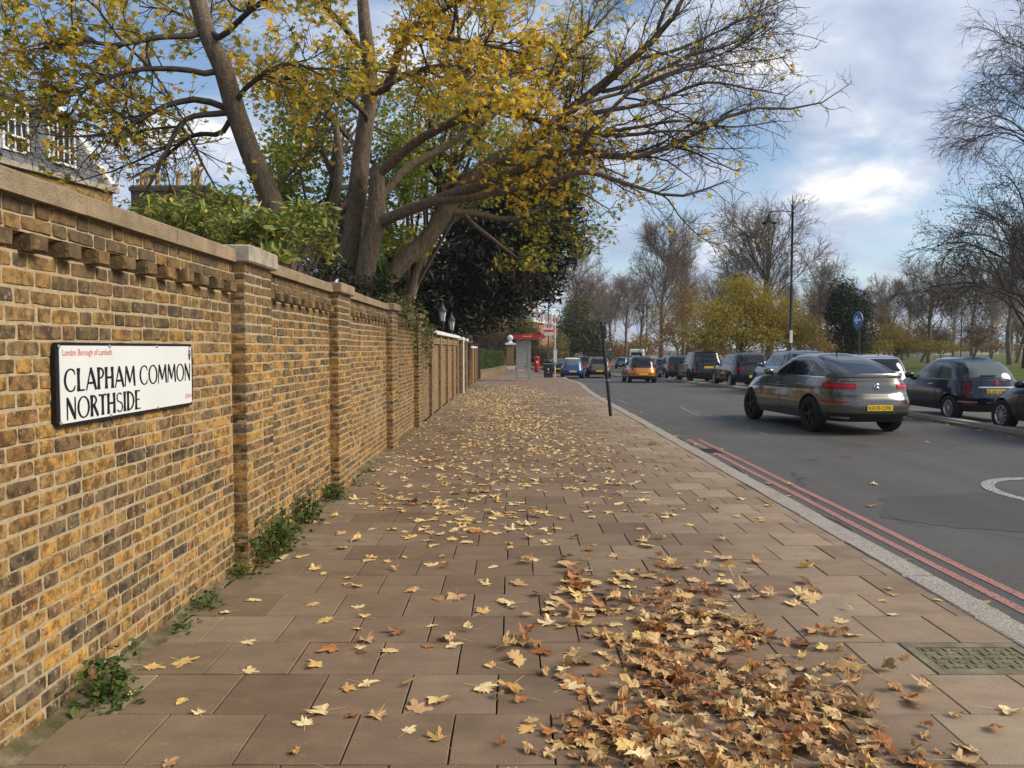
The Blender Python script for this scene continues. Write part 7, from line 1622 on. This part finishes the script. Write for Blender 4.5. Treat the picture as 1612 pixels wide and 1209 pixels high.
# bushes and evergreens on the common
def gx(px, Y): return (px - 806) * Y / FPX
def bush(label, px, Y, lumps, n, size, mats, name='bush', r_=.12, nb=50, geos=OVAL, shell=.5, x=None, cat='bush', twigm='twig_far'):
    xx = gx(px, Y) if x is None else x; zb_ = lawn_z(xx, Y) if xx - float(bend(Y)) > 13 else float(zp(Y))
    return blob_tree(name, label, (xx, Y, zb_), lumps, n, size, mats, geos, tg, r_, cat, shell, 0, 1.2, nb, twigm, barkm='bark_far')
bush('large yellow green bush tree behind the parked off-roader', 1170, 47, [lump(1175, 480, 47, 55, 42, 2), lump(1130, 505, 46, 50, 38, 2), lump(1215, 500, 47, 55, 42, 2), lump(1165, 450, 47.5, 35, 22, 1.5), lump(1110, 530, 45.5, 45, 25, 1.8), lump(1180, 530, 46, 70, 30, 2), lump(1245, 530, 47, 45, 30, 1.6)], 24000, (.13, .21), [(M['bush_yellow'], 1)], shell=.62)
bush('dark evergreen bush behind the blue arrow sign', 1333, 46, [lump(1333, 500, 46, 36, 48, 1.4), lump(1325, 460, 46, 22, 28, 1), lump(1345, 535, 46, 34, 30, 1.4), lump(1315, 490, 46, 20, 25, 1), lump(1358, 490, 46, 18, 28, 1)], 15000, (.12, .2), [(M['holly_leaf'], 1)], name='evergreen_bush', shell=.45)
bush('low yellowing scrub between evergreen and round bare tree', 1400, 60, [lump(1395, 530, 60, 40, 24, 2), lump(1430, 540, 60, 40, 16, 2), lump(1375, 545, 58, 30, 16, 2), lump(1470, 548, 62, 40, 12, 2)], 6000, (.14, .24), [(M['bush_yellow'], .7), (M['rust_leaf'], .3)])
bush('rusty scrub under the lamp, left of the evergreen', 1270, 58, [lump(1265, 525, 58, 40, 32, 2), lump(1240, 500, 60, 30, 40, 2), lump(1290, 540, 56, 30, 20, 2)], 6000, (.14, .24), [(M['rust_leaf'], .7), (M['bush_yellow'], .3)])
bush('brown scrub behind the orange car and slender tree', 1060, 78, [lump(1050, 520, 78, 40, 40, 2.5), lump(1085, 490, 80, 30, 50, 2.5), lump(1030, 545, 76, 30, 18, 2)], 7000, (.16, .3), [(M['rust_leaf'], .8), (M['bush_yellow'], .2)])
bush('broad grey green tree at the left of the road beyond the bus stop', 905, 92, [lump(900, 520, 92, 26, 40, 3), lump(925, 530, 94, 32, 34, 3), lump(885, 545, 90, 16, 24, 2), lump(910, 485, 94, 22, 24, 2.5), lump(940, 550, 96, 24, 20, 2.5)], 16000, (.24, .42), [(M['grey_green'], .85), (M['bush_yellow'], .15)], name='leafy_tree', cat='tree', x=6.6, r_=.35)
bush('yellowing bush behind the timetable case', 880, 84, [lump(882, 545, 84, 16, 22, 1.6), lump(868, 555, 83, 14, 16, 1.4)], 2400, (.14, .24), [(M['bush_yellow'], .7), (M['grey_green'], .3)], x=5.2)
bush('leafy garden tree behind the bus shelter roof', 830, 95, [lump(832, 535, 95, 24, 34, 2.5), lump(820, 515, 96, 20, 22, 2), lump(845, 565, 93, 16, 16, 2), lump(825, 555, 92, 24, 20, 2), lump(810, 540, 96, 18, 30, 2)], 12000, (.2, .36), [(M['bush_yellow'], .45), (M['grey_green'], .55)], name='leafy_tree', cat='tree', x=1.7, r_=.25)
bush('rusty garden tree behind the clipped hedge', 770, 98, [lump(770, 530, 98, 34, 26, 2.5), lump(735, 535, 98, 30, 24, 2.5), lump(795, 545, 97, 22, 22, 2), lump(755, 510, 100, 36, 20, 2)], 9000, (.2, .36), [(M['rust_leaf'], .6), (M['grey_green'], .4)], name='leafy_tree', cat='tree', x=-2.8, r_=.25)
bush('dark green bush beside the red pillar box', 860, 84, [lump(858, 560, 84, 12, 20, 1.5), lump(870, 572, 82, 12, 12, 1.2)], 2200, (.14, .22), [(M['hedge'], 1)], x=3.4)
for i, (px, py, Y, rx, ry, mk) in enumerate(((960, 550, 150, 22, 20, 'rust_leaf'), (985, 552, 160, 24, 18, 'rust_leaf'), (1008, 545, 140, 18, 22, 'bush_yellow'), (945, 555, 135, 18, 16, 'grey_green'), (1110, 545, 110, 40, 22, 'rust_leaf'), (1480, 545, 150, 60, 10, 'bush_yellow'), (1560, 545, 150, 60, 10, 'rust_leaf'), (1340, 545, 140, 60, 12, 'rust_leaf'), (1420, 546, 135, 60, 10, 'grey_green'))):
    labs = ('rusty far bush above the brown car', 'rusty far bush just right of the road sign', 'yellowish far bush beside the white van', 'grey green far bush behind the brown car', 'rusty far bush behind the navy crossover', 'yellowish far scrub above the dark hatchback', 'rusty far scrub at the right behind the lawn', 'rusty far scrub behind the dark evergreen', 'grey green far scrub left of the park lamp')
    bush(labs[i], px, Y, [lump(px, py, Y, rx, ry, 3), lump(px - rx * .6, py + ry * .3, Y, rx * .5, ry * .7, 2.5), lump(px + rx * .6, py + ry * .2, Y, rx * .6, ry * .6, 2.5)], 2600, (.3, .6), [(M[mk], 1)], r_=.15, nb=30)

for (lab, px, Y, L_, mk) in (('brown scrub behind the round bare tree', 1450, 104, [(1450, 520, 34, 30), (1490, 530, 34, 22)], 'rust_leaf'), ('brown hedge of scrub behind the park lamp', 1530, 110, [(1525, 520, 40, 30), (1565, 525, 36, 26)], 'rust_leaf'),
        ('tall rusty thicket right of the dark evergreen', 1390, 92, [(1390, 505, 30, 42), (1415, 525, 30, 26)], 'rust_leaf'), ('olive thicket at the right edge behind the huge tree', 1600, 100, [(1600, 515, 40, 34), (1640, 500, 40, 40)], 'bush_yellow'), ('brown thicket between lamp post and dark evergreen', 1285, 98, [(1285, 500, 34, 46), (1255, 520, 30, 30)], 'rust_leaf')):
    bush(lab, px, Y, [lump(a, b, Y, c_, d_, 3) for a, b, c_, d_ in L_], 2600, (.16, .30), [(M[mk], .75), (M['grey_green'], .25)], r_=.2, nb=120, shell=.7)
# ------------------------------------------------------------------ a little damp air
HAZE = True
if HAZE:
    hb = MB().box(-500, 500, -30, 900, -3.0, 45.0).build('haze', None)
    hm = bpy.data.materials.new('damp air'); hm.use_nodes = True; nt = hm.node_tree; nt.nodes.clear()
    o_ = nt.nodes.new('ShaderNodeOutputMaterial'); v_ = nt.nodes.new('ShaderNodeVolumePrincipled'); v_.inputs['Color'].default_value = (.86, .89, .95, 1); v_.inputs['Density'].default_value = .0003
    nt.links.new(v_.outputs[0], o_.inputs['Volume']); hb.data.materials.append(hm); tag(hb, 'thin damp air that pales the far trees', 'haze', kind='stuff')
